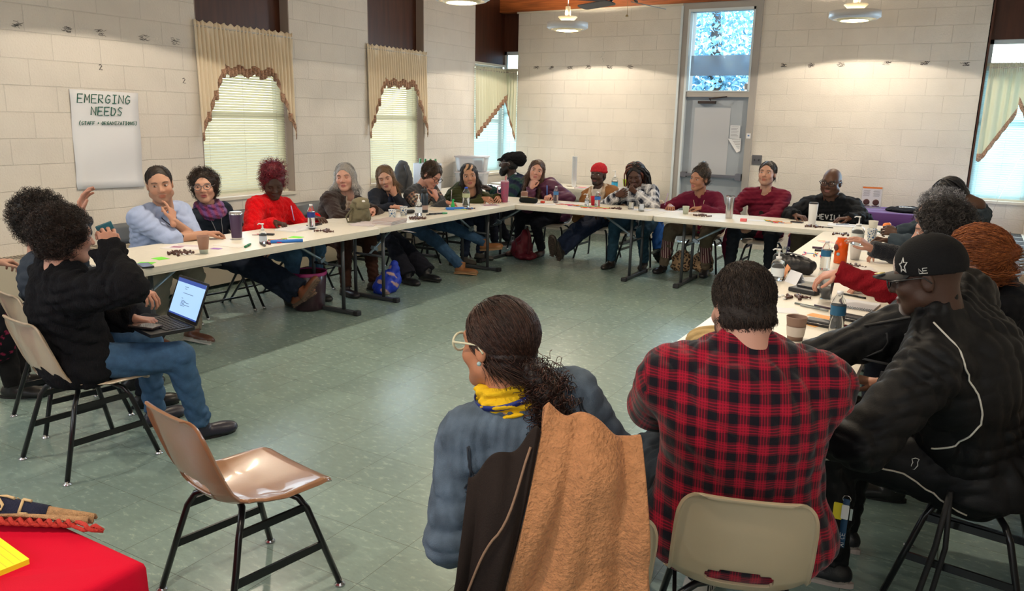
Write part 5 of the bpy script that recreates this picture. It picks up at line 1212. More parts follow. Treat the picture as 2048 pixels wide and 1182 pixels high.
PE['maroon'] = i = person('woman in a maroon top with dark hair pinned up, holding a pen', (3.9, -2.02), (3.87, -2.27, 1.09), -92, -112, -6, -8, s=1.0, b=1.15, w=1.06, skin=(.33, .16, .10), fem=True, lip=(.33, .10, .09), hs=1.12, bust=1.05,
  hair=dict(kind='pony', strands=900, line=.07, bun=(0, -.03, .115, .052), flow='back', to=(0, -.05, .13), mess=.3), hcol=(.018, .013, .011), hcol2=(.20, .15, .11), shirt=dict(name='maroon_top', kind='plain', col=(.11, .007, .026), g=.014, vneck=.19, wr=.006), pants=dict(col=(.13, .098, .066), kind='plain'),
  shoes=dict(name='rain_boot', col=(.015, .013, .015), sole=(.01, .01, .01), high=.20, bulk=1.1), Rw=(3.62, -2.50, .785), Rh=((.5, -.85, -.1), DOWN), Rc=.75, Lw=(3.98, -2.52, .785), Lh=((-1, -.1, 0), DOWN), Lp=(1, 0, -.6), Rp=(-1, 0, -.6), La=(4.02, -2.30, .085), Ra=(3.55, -2.38, .085), gaze=(-.1, 0), seed=14)
lanyard(i, (.55, .45, .32), .24, r=.0035)
for sd in (-1, 1):
    f = MB(); A_, K_ = (i['AL'], i['KL']) if sd > 0 else (i['AR'], i['KR']); d_ = nrm(K_-A_)
    f.tube([Vector(A_+d_*t_) for t_ in (.10, .2, .30)], [.062, .066, .072], 16, cap=False); m_bs = mat('boot_stripe', (.10, .09, .08), .6); o = f.build('striped_boot_shaft', m_bs, i['ob'])
bt = m_bs.node_tree; wv = bt.nodes.new('ShaderNodeTexWave'); wv.wave_type = 'BANDS'; wv.bands_direction = 'X'; wv.inputs['Scale'].default_value = 13; cr = bt.nodes.new('ShaderNodeValToRGB'); cr.color_ramp.elements[0].color = (.012, .01, .012, 1); cr.color_ramp.elements[1].color = (.42, .38, .32, 1); e_ = cr.color_ramp.elements.new(.55); e_.color = (.22, .02, .04, 1); tc_ = bt.nodes.new('ShaderNodeTexCoord'); bt.links.new(tc_.outputs['Object'], wv.inputs[0]); bt.links.new(wv.outputs[0], cr.inputs[0]); bt.links.new(cr.outputs[0], bt.nodes['Principled BSDF'].inputs['Base Color'])
PE['vneck'] = i = person('man with short dark hair in a maroon V neck shirt, hands clasped between his knees', (4.55, -1.92), (4.55, -2.03, 1.165), -92, -92, 7, -2, s=1.06, b=1.08, w=1.12, skin=(.50, .28, .20), hs=1.12, jaw=1.05, nose=1.08, beard=((.12, .08, .07), .3, 'full'),
  hair=dict(kind='short', th=.006, strands=600, step=.007, line=.078), hcol=(.025, .018, .014), hcol2=(.12, .10, .085), shirt=dict(name='maroon_shirt', kind='plain', col=(.13, .008, .024), g=.022, vneck=.14, sl=.85, wr=.010), pants=dict(col=(.016, .018, .024), kind='plain'), shoes=dict(col=(.02, .02, .02)),
  Lw=(4.53, -2.42, .66), Lh=((-.35, -.3, -.9), (-.9, .3, .2)), Rw=(4.38, -2.42, .68), Rh=((.35, -.3, -.9), (.9, .3, .2)), Lc=.5, Rc=.5, Lp=(1, .2, -.3), Rp=(-1, .2, -.3), La=(4.72, -2.30, .085), Ra=(4.30, -2.35, .085), gaze=(-.1, .15), seed=15)
f = MB(); N, TR = i['N'], i['TR']; c_ = N+TR[1]*.16-TR[2]*.20
for dz in (0, -.055): f.tube([Vector(c_+TR[2]*dz+TR[0]*.022*cos(a)+TR[2]*.022*sin(a)) for a in np.linspace(0, 2*pi, 12, endpoint=False)], .003, 5, closed=True); f.prism([(.02*cos(a), .02*sin(a)) for a in np.linspace(0, 2*pi, 12, endpoint=False)], -.001, .001, Matrix.Translation(Vector(c_+TR[2]*dz)) @ Matrix((Vector(TR[0]), Vector(TR[2]), Vector(TR[1]))).transposed().to_4x4())
f.build('hanging_glasses', mat('frame_tortoise', (.02, .012, .01), .3), i['ob'])
PE['bald'] = i = person('bald man with black glasses in a black hooded sweatshirt with white lettering', (5.25, -1.88), (5.23, -2.08, 1.115), -92, -98, -6, -3, s=1.1, b=1.42, w=1.25, skin=(.095, .045, .029), hs=1.22, fat=1.18, jaw=1.1, lip=(.20, .08, .07), beard=((.03, .018, .014), .35, 'goatee'),
  hair=None, shirt=dict(name='hooded_sweatshirt', kind='plain', col=(.004, .005, .007), g=.030, hood=1.1, wr=.010), pants=dict(col=(.09, .065, .04), kind='plain'), shoes=dict(col=(.02, .02, .02)), Lw=(5.48, -2.50, .79), Rw=(4.98, -2.50, .78), Lh=((-.8, -.5, 0), DOWN), Rh=((.8, -.5, 0), DOWN), Lp=(1, .2, -.5), Rp=(-1, .2, -.5), La=(5.45, -2.3, .085), Ra=(4.98, -2.3, .085), seed=16)
glasses(i['ob'], i['H'], i['HR'], 1.22, (.006, .006, .008), r=.0255, thick=.0036, rz=.72)
text_on(i, 'hooded_sweatshirt', 'ASHEVILLE', .050, .0, -.14, (.50, .50, .52), arc=.35, bold=.0062)
# --- right side, facing -X
PE['locs'] = i = person('person with black locs and glasses pushed up, bending over the table in a slate hoodie', (6.62, -3.72), (6.37, -3.86, 1.17), 178, 172, -62, 0, s=1.05, b=1.0, w=1.1, skin=(.07, .035, .022), hs=1.14,
  hair=dict(kind='locs', nb=110, len=.34, br=.0095, strands=0, fallw=(.75, .05, -.75)), hcol=(.008, .008, .010), hcol2=(.016, .015, .016), shirt=dict(name='hooded_sweatshirt', kind='plain', col=(.035, .05, .065), g=.026, hood=1.1, wr=.008), pants=dict(col=(.02, .02, .03)), shoes=dict(col=(.02, .02, .02)),
  Rw=(5.92, -3.82, .80), Rh=((-1, .0, .2), (0, .5, -.3)), Lw=(5.98, -4.02, .80), Lh=((-1, .1, .1), (0, -.3, -.8)), Lc=.7, Rc=.6, seed=17)
f = MB(); H, R = i['H'], i['HR']; glasses(i['ob'], H, R, 1.14, (.02, .02, .02), r=.027, dy=-.065, dz=.10)
PE['greyc'] = i = person('person with grey curly hair and dark sleeves raising a hand on the right side', (6.62, -5.0), (6.32, -5.06, 1.15), 180, 196, -12, 0, s=1.0, b=1.0, skin=(.48, .27, .2), hs=1.12,
  hair=dict(kind='curly', vol=.020, n=70, strands=1600, curl=.006, clen=.03), hcol=(.09, .09, .10), hcol2=(.62, .63, .68), shirt=dict(name='dark_sweater', kind='knit', col=(.014, .016, .022), g=.02), pants=dict(col=(.02, .02, .03)), shoes=dict(col=(.02, .02, .02)),
  Lw=(5.98, -5.48, .93), Lh=((-.75, -.2, .62), (-.3, .2, -.9)), Lc=.3, Lp=(.2, -.6, -1), Rw=(6.05, -4.8, .79), seed=18)
glasses(i['ob'], i['H'], i['HR'], 1.12, (.4, .4, .42), r=.024)
PE['dark'] = i = person('person with short dark wavy hair in a red knit sweater reaching for a plastic cup', (6.60, -6.15), (6.375, -6.40, 1.18), 182, 175, -10, 0, s=1.02, b=1.0, w=1.05, skin=(.50, .27, .2), hs=1.14,
  hair=dict(kind='curly', vol=.012, n=55, strands=1500, curl=.011, clen=.04), hcol=(.016, .013, .013), hcol2=(.10, .09, .085), shirt=dict(name='red_sweater', kind='rib', col=(.20, .008, .014), g=.024, wr=.010, cuff=1), pants=dict(col=(.02, .02, .03)), shoes=dict(col=(.02, .02, .02)),
  Lw=(5.93, -6.52, .93), Lh=((-1, -.1, -.3), (-.1, .2, -1)), Lc=.35, Lp=(.1, -.9, -.8), Rw=(6.05, -6.05, .79), seed=19)
PE['redh'] = i = person('woman with coppery hair twisted up in a clip wearing a black hoodie', (6.80, -7.12), (6.53, -7.42, 1.195), 176, 172, -4, 0, s=.98, b=1.0, w=1.05, skin=(.52, .27, .19), hs=1.05, near=True, fem=True,
  hair=dict(kind='pony', noise=.006, th=.016, strands=2600, line=.07, bun=(0, -.118, .035, .032), flow='back', to=(0, -.17, .03), mess=.16, sr=.0016), hcol=(.15, .038, .010), hcol2=(.52, .17, .05), shirt=dict(name='hooded_jacket', kind='plain', col=(.008, .009, .012), g=.024, hood=1.1), pants=dict(col=(.02, .02, .03)), shoes=dict(col=(.02, .02, .02)), Rw=(6.2, -7.1, .79), Lw=(6.25, -7.55, .66), seed=20)
f = MB(); H, R = i['H'], i['HR']; c_ = H+1.05*(-.165*R[1]+.015*R[2]-.0*R[0])
for k in range(6): a = -.9+.36*k; f.tube([Vector(c_+.005*R[0]), Vector(c_+.03*(cos(a)*R[0]*.6+sin(a)*R[2])-.01*R[1]), Vector(c_+.045*(cos(a)*R[0]*.4+sin(a)*R[2])+.02*R[1])], .0035, 6)
f.build('claw_clip', mat('tortoise_clip', (.20, .14, .10), .25), i['ob'])
def trackline(pid, U, V_, L, W): return np.tile([.0028, .003, .004], (len(W), 1))
PE['cap'] = i = person('heavy man in a black cap and black track jacket with white piping at the right', (6.64, -7.86), (6.39, -8.08, 1.215), 170, 176, -14, 0, s=1.10, b=1.42, w=1.28, skin=(.055, .027, .018), hs=1.04, nk=.12, near=True, fat=1.15, sdrop=.075, beard=((.42, .40, .40), .85, 'goatee'), lip=(.20, .07, .07),
  shirt=dict(name='track_jacket', kind='track', col=trackline, g=.034, collar=.075, turtle=1, wr=.008, wl=.075), pants=dict(name='track_pants', col=(.0028, .003, .004), kind='track', g=.024), shoes=dict(name='sneaker', col=(.012, .012, .014), sole=(.45, .38, .34), bulk=1.1),
  Rw=(5.98, -7.86, .79), Rh=((-1, -.15, .05), (0, .5, -.7)), Rc=.55, Lw=(6.03, -8.30, .70), Lh=((-1, .2, 0), (0, .4, -.8)), Lp=(.1, -.8, -.7), Rp=(.2, .6, -1), La=(6.20, -8.05, .085), Ra=(6.2, -7.75, .085), seed=21)
CAPI = i
def plaid_mat(name, red=(.36, .006, .026), blk=(.006, .005, .010), per=.054):
    m, t, b = nodes_of(name); N, L = t.nodes, t.links
    a = N.new('ShaderNodeAttribute'); a.attribute_name = 'cl'; sp = N.new('ShaderNodeSeparateXYZ'); L.new(a.outputs['Vector'], sp.inputs[0])
    def M(op, x, y=None):
        q = N.new('ShaderNodeMath'); q.operation = op
        for k, v in enumerate((x, y)):
            if v is None: continue
            if isinstance(v, (int, float)): q.inputs[k].default_value = v
            else: L.new(v, q.inputs[k])
        return q.outputs[0]
    def band(s, c, w_): return M('LESS_THAN', M('ABSOLUTE', M('SUBTRACT', M('FRACT', M('ADD', M('MULTIPLY', s, 1/per), 50.)), c)), w_)
    red_d = []
    for ch in (0, 1):
        s = sp.outputs[ch]; blkb = band(s, .25, .22); ln = M('MAXIMUM', band(s, .60, .028), M('MAXIMUM', band(s, .74, .028), band(s, .88, .028))); red_d.append((blkb, ln))
    cnt = M('ADD', red_d[0][0], red_d[1][0])         # 0,1,2 dark bands
    ln = M('ADD', red_d[0][1], red_d[1][1])
    v = M('SUBTRACT', M('ADD', .50, M('MULTIPLY', ln, .42)), M('MULTIPLY', cnt, .34)); cl = N.new('ShaderNodeClamp'); L.new(v, cl.inputs[0])
    nz = N.new('ShaderNodeTexNoise'); nz.inputs['Scale'].default_value = 220; L.new(N.new('ShaderNodeTexCoord').outputs['Object'], nz.inputs[0])
    vv = M('MULTIPLY', cl.outputs[0], M('ADD', .7, M('MULTIPLY', nz.outputs[0], .6)))
    mx = N.new('ShaderNodeMix'); mx.data_type = 'RGBA'; mx.inputs[6].default_value = (*blk, 1); mx.inputs[7].default_value = (*red, 1); L.new(vv, mx.inputs[0]); L.new(mx.outputs[2], b.inputs['Base Color'])
    b.inputs['Roughness'].default_value = .9; b.inputs['Specular IOR Level'].default_value = .15; b.inputs['Sheen Weight'].default_value = .15
    bp = N.new('ShaderNodeBump'); bp.inputs['Strength'].default_value = .3; bp.inputs['Distance'].default_value = .002; L.new(nz.outputs[0], bp.inputs['Height']); L.new(bp.outputs[0], b.inputs['Normal'])
    return m
def checks(a, b_, z, C):
    ck = ((np.floor(a/.013)+np.floor(b_/.013)) % 2 == 0) & (a > -.02) & (z > -.006); return np.where(ck[:, None], [.01, .01, .012], C)
PE['plaid'] = i = person('large man seen from behind in a red and black plaid flannel shirt', (5.99, -8.80), (5.945, -8.76, 1.19), 108, 124, -14, -3, s=1.08, b=1.45, w=1.16, skin=(.50, .26, .19), hs=1.0, nk=.115, sdrop=.105, near=True, fat=1.25, beard=((.03, .018, .014), .9, 'full'),
  hair=dict(kind='short', th=.008, strands=4600, step=.0035, gloss=.65, mess=.4, line=.07, sr=.0011), hcol=(.018, .012, .010), hcol2=(.07, .045, .032), shirt=dict(name='flannel_shirt', kind=plaid_mat('red_black_flannel'), col=(.4, .02, .04), g=.034, collar=.03, turtle=1, wr=.006, wl=.085, hem=.17), pants=dict(col=(.020, .028, .04), g=.02), shoes=dict(name='checked_slip_on', col=(.6, .58, .55), sole=(.62, .6, .56), bulk=1.08, high=.02, pat=checks, kind='plain'),
  Lw=(5.66, -8.36, .78), Rw=(5.95, -8.22, .79), Lh=((.2, 1, 0), DOWN), Rh=((-.4, 1, 0), DOWN), Lp=(-.7, -.3, -1), Rp=(.8, -.3, -1), La=(5.56, -8.45, .085), Ra=(5.80, -8.42, .085), seed=22, toe=((-.15, 1, 0), (.1, 1, 0)))
# cap on the man at the right
H, R = CAPI['H'], CAPI['HR']; hs_ = 1.04
W_ = lambda x, y, z: H+hs_*(x*R[0]+y*R[1]+z*R[2])
def cap_col(V):
    L_ = (V-H)@R.T/hs_; C = np.tile([.008, .008, .009], (len(V), 1)); C[(L_[:, 1] > .085) & (np.abs(L_[:, 0]) < .055)] = (.50, .42, .38); return C
S = SDF(); S.ell(W_(0, -.014, .045), np.array([.088, .109, .100])*hs_, R, .02); S.ell(W_(0, 0, -.055), np.array([.15, .17, .085])*hs_, R, .006, 's'); S.ell(W_(0, -.014, .0), np.array([.080, .100, .09])*hs_, R, .004, 's')
V, F = S.mesh(.0045); me = np_mesh('cap', V, F); set_col(me, cap_col(V)); cp = link('baseball_cap', me, clothmat('plain'), CAPI['ob'])
rows = []
for k in range(9):
    row = []
    for j in range(17):
        a = math.radians(-62+124*j/16); r_ = .0+k/8; rr = .098+.075*r_*(cos(a)**.35 if cos(a) > 0 else 0)
        row.append(Vector(W_((.080+.002*r_)*sin(a)*(1+.05*r_), -.012+rr*cos(a), .034-.010*r_-.022*(sin(a))**2*(.4+.6*r_))))
    rows.append(row)
f = MB(); f.grid(rows); br_ = f.build('brim', mat('brim_black', (.010, .010, .011), .7, bump=.1, bscale=300), cp, solid=.004)
f = MB(); f.lathe([(0, .002), (.017, .002), (.017, 0)], W_(0.02, .135, .034), 20, rot=Matrix((Vector(R[0]), Vector(R[1]), Vector(R[2]))).transposed().to_3x3()); f.build('gold_sticker', mat('gold_foil', (.55, .45, .16), .35, .5), cp)
f = MB(); f.ball(W_(0, -.014, .147), .008*hs_); f.build('cap_button', mat('brim_black', (.01, .01, .01), .7), cp)
def on_cap(v): # push a head-local direction onto the cap surface
    v = np.array(v, float)-np.array([0, -.014, .045]); e = math.sqrt((v[0]/.088)**2+(v[1]/.109)**2+(v[2]/.100)**2); return Vector(W_(*(np.array([0, -.014, .045])+v/e*1.012)))
f = MB(); st_ = []
for k in range(10):
    r_ = .030 if k % 2 == 0 else .013; a = pi/2+k*pi/5; st_.append((r_*cos(a), r_*sin(a)))
f.tube([on_cap((.075, .065+u_*.8, .058+v_)) for u_, v_ in st_], .0022, 5, closed=True); f.build('star_emblem', mat('thread_white', (.62, .62, .60), .7), cp)
f = MB()
ls = [[(0, 0), (0, 1), (.55, 0), (.55, 1)], [(.55, 1), (1.2, 1)], [(.55, .5), (1.1, .5)], [(.0, 0), (1.2, 0)]]
for ln in ls: f.tube([on_cap((.085, .0-px*.020+.012*0+.01, .028+pz*.016)) for px, pz in ln], .0014, 5)
f.build('side_monogram', mat('thread_white', (.62, .62, .60), .7), cp)
glasses(CAPI['ob'], H, R, hs_, (.012, .012, .014), r=.024, thick=.003, rz=.8)
# piping and emblem on the track suit
def paint_line(info, which, pts, r, col, name):
    V, F, q = info[which]; bv = BVHTree.FromPolygons([Vector(v) for v in V], [tuple(int(k) for k in f) for f in F]); out = []
    for a, b_ in zip(pts, pts[1:]):
        for t in np.linspace(0, 1, 8, endpoint=False):
            h = bv.find_nearest(Vector(lerp(a, b_, t))); out.append(h[0]+h[1]*.002)
    m = MB(); m.tube(out, r, 6); return m.build(name, mat('piping_%d' % int(col[0]*99), col, .6), q)
N, TR, P_, SL_ = CAPI['N'], CAPI['TR'], CAPI['P'], CAPI['SL']
paint_line(CAPI, 'track_jacket', [N+TR[0]*.13-TR[1]*.02+TR[2]*.05, SL_-TR[0]*.02-TR[1]*.10+TR[2]*.02, SL_-TR[0]*.0-TR[1]*.14-TR[2]*.10, SL_-TR[1]*.12-TR[2]*.22, SL_-TR[1]*.02-TR[2]*.30, SL_+TR[1]*.08-TR[2]*.33], .0032, (.60, .58, .52), 'white_piping')
paint_line(CAPI, 'track_pants', [CAPI['P']+TR[0]*.24-TR[2]*.03, lerp(CAPI['P'], CAPI['KL'], .5)+np.array([0, -.14, -.02]), CAPI['KL']+np.array([.02, -.10, -.02]), CAPI['KL']+np.array([-.05, -.08, -.04])], .0035, (.55, .50, .42), 'trouser_piping')
V, F, q = CAPI['track_pants']; c0 = lerp(CAPI['P'], CAPI['KL'], .42)+np.array([0, -.2, .03]); bv = BVHTree.FromPolygons([Vector(v) for v in V], [tuple(int(k) for k in f_) for f_ in F]); h = bv.find_nearest(Vector(c0)); f = MB()
f.tube([h[0]+h[1]*.003+Vector((dx*.001, 0, dz*.001)) for dx, dz in ((0, 22), (12, 20), (8, 8), (10, -4), (2, -20), (-8, -20), (-10, -8), (-6, 4), (-10, 16))], .0016, 5, closed=True); f.build('embroidered_emblem', mat('thread_white', (.62, .62, .60), .7), q)
lanyard(CAPI, (.02, .02, .022), .2, badge=False, r=.006, w0=.09)
f = MB(); d_ = nrm(CAPI['WR']-CAPI['ER']); a1 = nrm(np.cross(d_, [0, 0, 1])); a2 = np.cross(d_, a1)
for k in range(14): a = 2*pi*k/14; f.ball(CAPI['WR']-d_*.012+.037*(cos(a)*a1+sin(a)*a2), .0075)
f.build('bead_bracelet', mat('bead_grey', (.12, .12, .11), .4), CAPI['ob'])
f = MB(); f.tube([(6.55, -8.13, .50), (6.53, -8.16, .30), (6.50, -8.17, .12), (6.49, -8.18, .01)], .010, 6); f.tube([(6.55, -8.13, .50), (6.56, -8.15, .30), (6.54, -8.15, .12), (6.55, -8.16, .01)], .009, 6); f.build('hanging_strap', mat('strap_black', (.012, .012, .013), .6), CAPI['ob'])

# --- woman in the denim jacket, foreground
def denim_col(pid, U, V_, L, W):
    C = np.tile([.085, .115, .155], (len(W), 1)); g = np.random.default_rng(2); k = np.sin(W@np.array([60, 35, 22]))+np.sin(W@np.array([-25, 70, 41])+1); C = C*(1+.10*k[:, None]); return C
PE['denim'] = i = person('woman in a denim jacket and yellow scarf with a low curly ponytail, seen from behind', (5.56, -9.13), (5.415, -9.25, 1.105), 132, 168, -6, 3, s=.97, b=1.02, w=.98, skin=(.40, .17, .09), hs=1.04, nk=.155, near=True, fem=True,
  hair=dict(kind='pony', th=.008, strands=4200, line=.068, flow='back', to=(.0, -.115, -.065), mess=.05, sr=.0011, fy=.122, part=(0, .03, .12)), hcol=(.016, .007, .005), hcol2=(.075, .030, .018), shirt=dict(name='denim_jacket', kind='denim', col=denim_col, g=.022, collar=.0, wr=.005, wl=.05, hem=.10), pants=dict(name='corduroy_trousers', col=(.16, .115, .09), kind='plain', g=.018), shoes=dict(col=(.05, .04, .04)),
  Lw=(5.25, -9.20, .62), Rw=(5.45, -8.85, .66), seed=23, gaze=(0, 0))
H, R, N, TR = i['H'], i['HR'], i['N'], i['TR']; hs_ = 1.04; W_ = lambda x, y, z: H+hs_*(x*R[0]+y*R[1]+z*R[2])
glasses(i['ob'], H, R, hs_, (.55, .52, .36), r=.026, thick=.0035)
# curly ponytail
g_ = np.random.default_rng(8); S = SDF(); pts = [(-.0, -.11, -.06), (-.02, -.14, -.11), (-.03, -.15, -.17), (-.035, -.145, -.23)]
for a, b_ in zip(pts, pts[1:]): S.cap(W_(*a), W_(*b_), .036, .036, .02)
V, F = S.mesh(.005, wr=.006, wl=.03); C = np.tile([.016, .008, .006], (len(V), 1)); n_ = 900; idx = g_.integers(0, len(V), n_); p0 = V[idx]; Nn = normals(V, F)[idx]; d = nrm_rows(Nn*.6-TR[2]*1.0+g_.normal(size=(n_, 3))*.5); a_ = nrm_rows(np.cross(d, g_.normal(size=(n_, 3)))); b2 = np.cross(d, a_); ph = g_.uniform(0, 6, n_)
P3 = np.stack([p0-Nn*.004+d*(t*.055)+(a_*np.cos(ph+t*13)[:, None]+b2*np.sin(ph+t*13)[:, None])*.008 for t in np.linspace(0, 1, 16)], 1)
v, f_, c = tubes(P3, .0011, np.array([.02, .010, .007])+(np.array([.11, .045, .03])-.01)*g_.random((n_, 1))**3); me = np_mesh('ponytail', np.concatenate([V, v]), np.concatenate([F, f_+len(V)])); set_col(me, np.concatenate([C, c])); link('ponytail', me, hair_mat(.45), i['ob'])
f = MB(); f.tube([Vector(W_(0, -.112, -.062)+.030*(cos(a)*R[0]+sin(a)*nrm(R[2]+R[1]))) for a in np.linspace(0, 2*pi, 14, endpoint=False)], .006, 6, closed=True); f.build('hair_tie', mat('brim_black', (.01, .01, .01), .7), i['ob'])
f = MB(); f.ball(W_(.082, -.006, -.036), .0065); f.build('stud_earring', mat('opal', (.30, .42, .42), .2), i['ob'])
S = SDF()
for k in range(3):
    for a in np.linspace(0, 2*pi, 22, endpoint=False):
        p = N+TR[0]*cos(a)*(.068+.007*k)+TR[1]*(sin(a)*(.068+.007*k)+.005)+TR[2]*(.062-.026*k-.014*max(0, sin(a))); S.ell(p, (.019, .019, .017), None, .012)
V, F = S.mesh(.005, wr=.007, wl=.035, seed=9); me = np_mesh('yellow_scarf', V, F); set_col(me, np.tile([.70, .42, .012], (len(V), 1))); sc_ = link('yellow_scarf', me, clothmat('plain'), i['ob'])
f = MB(); ringp = [(N+TR[0]*cos(a)*.099+TR[1]*(sin(a)*.099+.005)+TR[2]*(.036)) for a in np.linspace(0, 2*pi, 30)]
f.grid([[Vector(p+TR[2]*dz) for p in ringp] for dz in (-.008, .008)]); f.build('blue_lanyard', mat('lanyard_blue', (.008, .02, .16), .6), i['ob'], solid=.002)
f = MB()
for k in range(18):
    a = pi*1.28+.035*k; p = N+TR[0]*cos(a)*.1012+TR[1]*(sin(a)*.1012+.005)+TR[2]*.036; tdir = nrm(-TR[0]*sin(a)+TR[1]*cos(a))
    f.tube([Vector(p-TR[2]*.003), Vector(p+TR[2]*.003+tdir*.0015*(k % 3))], .0007, 4)
f.build('lanyard_print', mat('thread_white', (.62, .62, .60), .7), i['ob'])
# jacket seams
V, F, q = i['denim_jacket']; bv = BVHTree.FromPolygons([Vector(v) for v in V], [tuple(int(k) for k in f_) for f_ in F])
def seam(pts, w_=.006, dbl=True, name='stitched_seam'):
    m = MB(); off = (-w_, w_) if dbl else (0,)
    for o_ in off:
        out = []
        for a, b_ in zip(pts, pts[1:]):
            for t in np.linspace(0, 1, 14):
                x, z = lerp(np.array(a), np.array(b_), t); dv = np.array([b_[0]-a[0], b_[1]-a[1]]); pn = np.array([-dv[1], dv[0]])/(np.linalg.norm(dv)+1e-9)*o_
                p = N+TR[0]*(x+pn[0])+TR[2]*(z+pn[1])-TR[1]*.14; h = bv.find_nearest(Vector(p))
                if h[0]: out.append(h[0]+(Vector(p)-h[0]).normalized()*.0012)
        if len(out) > 1: m.tube(out, .0026, 5)
    return m.build(name, mat('denim_thread', (.02, .025, .035), .8), q)
seam([(-.20, -.125), (.20, -.125)]); seam([(-.18, -.02), (-.19, -.24)]); seam([(.18, -.02), (.19, -.24)]); seam([(-.075, -.125), (-.045, -.36)]); seam([(.075, -.125), (.045, -.36)])
# coats hung over the chair back
def drape(name, label, cat, paths, h, wr, wl, col, kind, seed, cuts=()):
    S = SDF()
    for a, b_, ra, rb in paths: S.cap(a, b_, ra, rb, .05, flat=np.array([-.55, .80, 0]) if len(a) == 3 else None, fs=.55)
    V, F = S.mesh(h, wr=wr, wl=wl, seed=seed, minz=.03); me = np_mesh(name, V, F); set_col(me, np.tile(col, (len(V), 1))); o = link(name, me, clothmat(kind)); return tag(o, label, cat)
def coat(name, label, A, B, C, D, nf, amp, thick, col, kind, seed, bulge=0., nu=90, nv=110):
    A, B, C, D = map(np.array, (A, B, C, D)); u = np.linspace(0, 1, nu)[None, :, None]; v = np.linspace(-.10, 1, nv)[:, None, None]; n = np.array([.56, -.83, 0.]); g = np.random.default_rng(seed)
    vv = np.clip(v, 0, 1); top = A*(1-u)+B*u; bot = C*(1-u)+D*u; P = top*(1-vv)+bot*vv
    ph = g.uniform(0, 6, 6); w_ = u*(1-.25*vv)+.10*vv
    fold = np.sin(2*pi*nf*w_+ph[0]+1.1*np.sin(3.1*vv+ph[1]))+.5*np.sin(2*pi*nf*1.9*w_+ph[2]+2*vv)+.35*np.sin(9*vv+5*u+ph[3])
    P = P+n*(amp*fold*(.35+.65*vv)+.035*np.sin(pi*np.clip(vv*1.3, 0, 1))+bulge*np.exp(-((u-.55)/.25)**2-((vv-.18)/.16)**2))
    P = P+np.array([0, 0, 1.])*(.014*np.sin(2*pi*1.7*u+ph[4])*(1-vv)+.02*np.sin(2*pi*2.1*u+ph[5])*vv)
    back = np.clip(-v/.10, 0, 1); P = P-n*(.05*back+.0)-np.array([0, 0, 1.])*.075*back**2+np.array([0, 0, 1.])*.0
    V = P.reshape(-1, 3); i = (np.arange(nv-1)[:, None]*nu+np.arange(nu-1)[None]).ravel(); F = np.stack([i, i+1, i+nu+1, i+nu], 1)
    me = np_mesh(name, V, F); set_col(me, np.tile(col, (len(V), 1))); o = link(name, me, clothmat(kind)); md = o.modifiers.new('solid', 'SOLIDIFY'); md.thickness = thick; md.offset = 0; md = o.modifiers.new('sub', 'SUBSURF'); md.levels = md.render_levels = 1
    return tag(o, label, 'coat'), P
coat('teddy_coat', 'tan curly fleece coat hanging over the chair back behind the denim jacket', (5.655, -9.43, 1.035), (5.865, -9.335, .955), (5.60, -9.60, .42), (5.93, -9.40, .62), 2.3, .016, .022, (.42, .19, .085), 'fleece', 34, .03)
o, P_ = coat('dark_coat', 'dark brown coat with a drawcord hood slung over the left of the same chair back', (5.50, -9.53, .85), (5.66, -9.47, .98), (5.50, -9.63, .42), (5.62, -9.60, .44), 1.6, .015, .014, (.016, .010, .008), 'plain', 33, .02)
f = MB(); f.tube([Vector(P_[int(t*60)+14, int(80-t*62)])+Vector((.010, -.016, .002)) for t in np.linspace(0, 1, 16)], .003, 6); f.build('drawcord', mat('cord_tan', (.22, .13, .08), .8), o)
# --- person with the laptop
PE['laptop'] = i = person('person with dark curls in a black ribbed cardigan, phone at face and laptop on knees', (2.84, -8.90), (2.90, -8.93, 1.135), 72, 76, -8, -6, s=1.0, b=1.0, w=1.05, skin=(.46, .24, .17), hs=1.04, nk=.16, near=True,
  hair=dict(kind='curly', vol=.012, n=90, strands=3800, curl=.007, clen=.028, sr=.0013), hcol=(.012, .008, .007), hcol2=(.06, .035, .025), shirt=dict(name='cardigan', kind='rib', col=(.010, .010, .012), g=.036, wr=.010, cuff=1, hem=.12), pants=dict(name='jeans', col=(.045, .10, .19), g=.016), shoes=dict(name='boot', col=(.02, .02, .035), sole=(.01, .01, .012), high=.06),
  Rw=(3.11, -8.87, 1.075), Rh=((-.3, .25, .85), (-.8, .3, 0)), Rc=[.5, .55, .6, .7], Rp=(.8, -.5, -.9), Lw=(2.90, -8.63, .675), Lh=((.75, .6, -.12), DOWN), Lc=.35, La=(2.72, -8.43, .085), Ra=(3.10, -8.43, .085), toe=((0, 1, 0), (.35, .95, 0)), knee=((0, .3, 1), (.25, .3, 1)), seed=24)
f = MB(); c_ = Vector((3.03, -8.80, 1.12)); RM = Matrix(((.5, .85, .1), (-.2, .2, .95), (.8, -.5, .2))).transposed(); f.box(c_, (.072, .012, .148), Matrix.Rotation(math.radians(60), 3, 'Z') @ Matrix.Rotation(math.radians(-20), 3, 'Y'), bev=.003); tag(f.build('mobile_phone', mat('phone_teal', (.01, .10, .14), .3)), 'phone with a teal case held up to the face of the curly haired person', 'phone')
ob = i['ob']; f = MB()
for k in range(4):
    t_ = i['tipsL'][k]; f.ball(Vector(t_)+Vector((0, 0, .004)), (.0065, .0065, .003))
f.build('painted_nails', mat('nail_black', (.01, .01, .012), .2), ob)
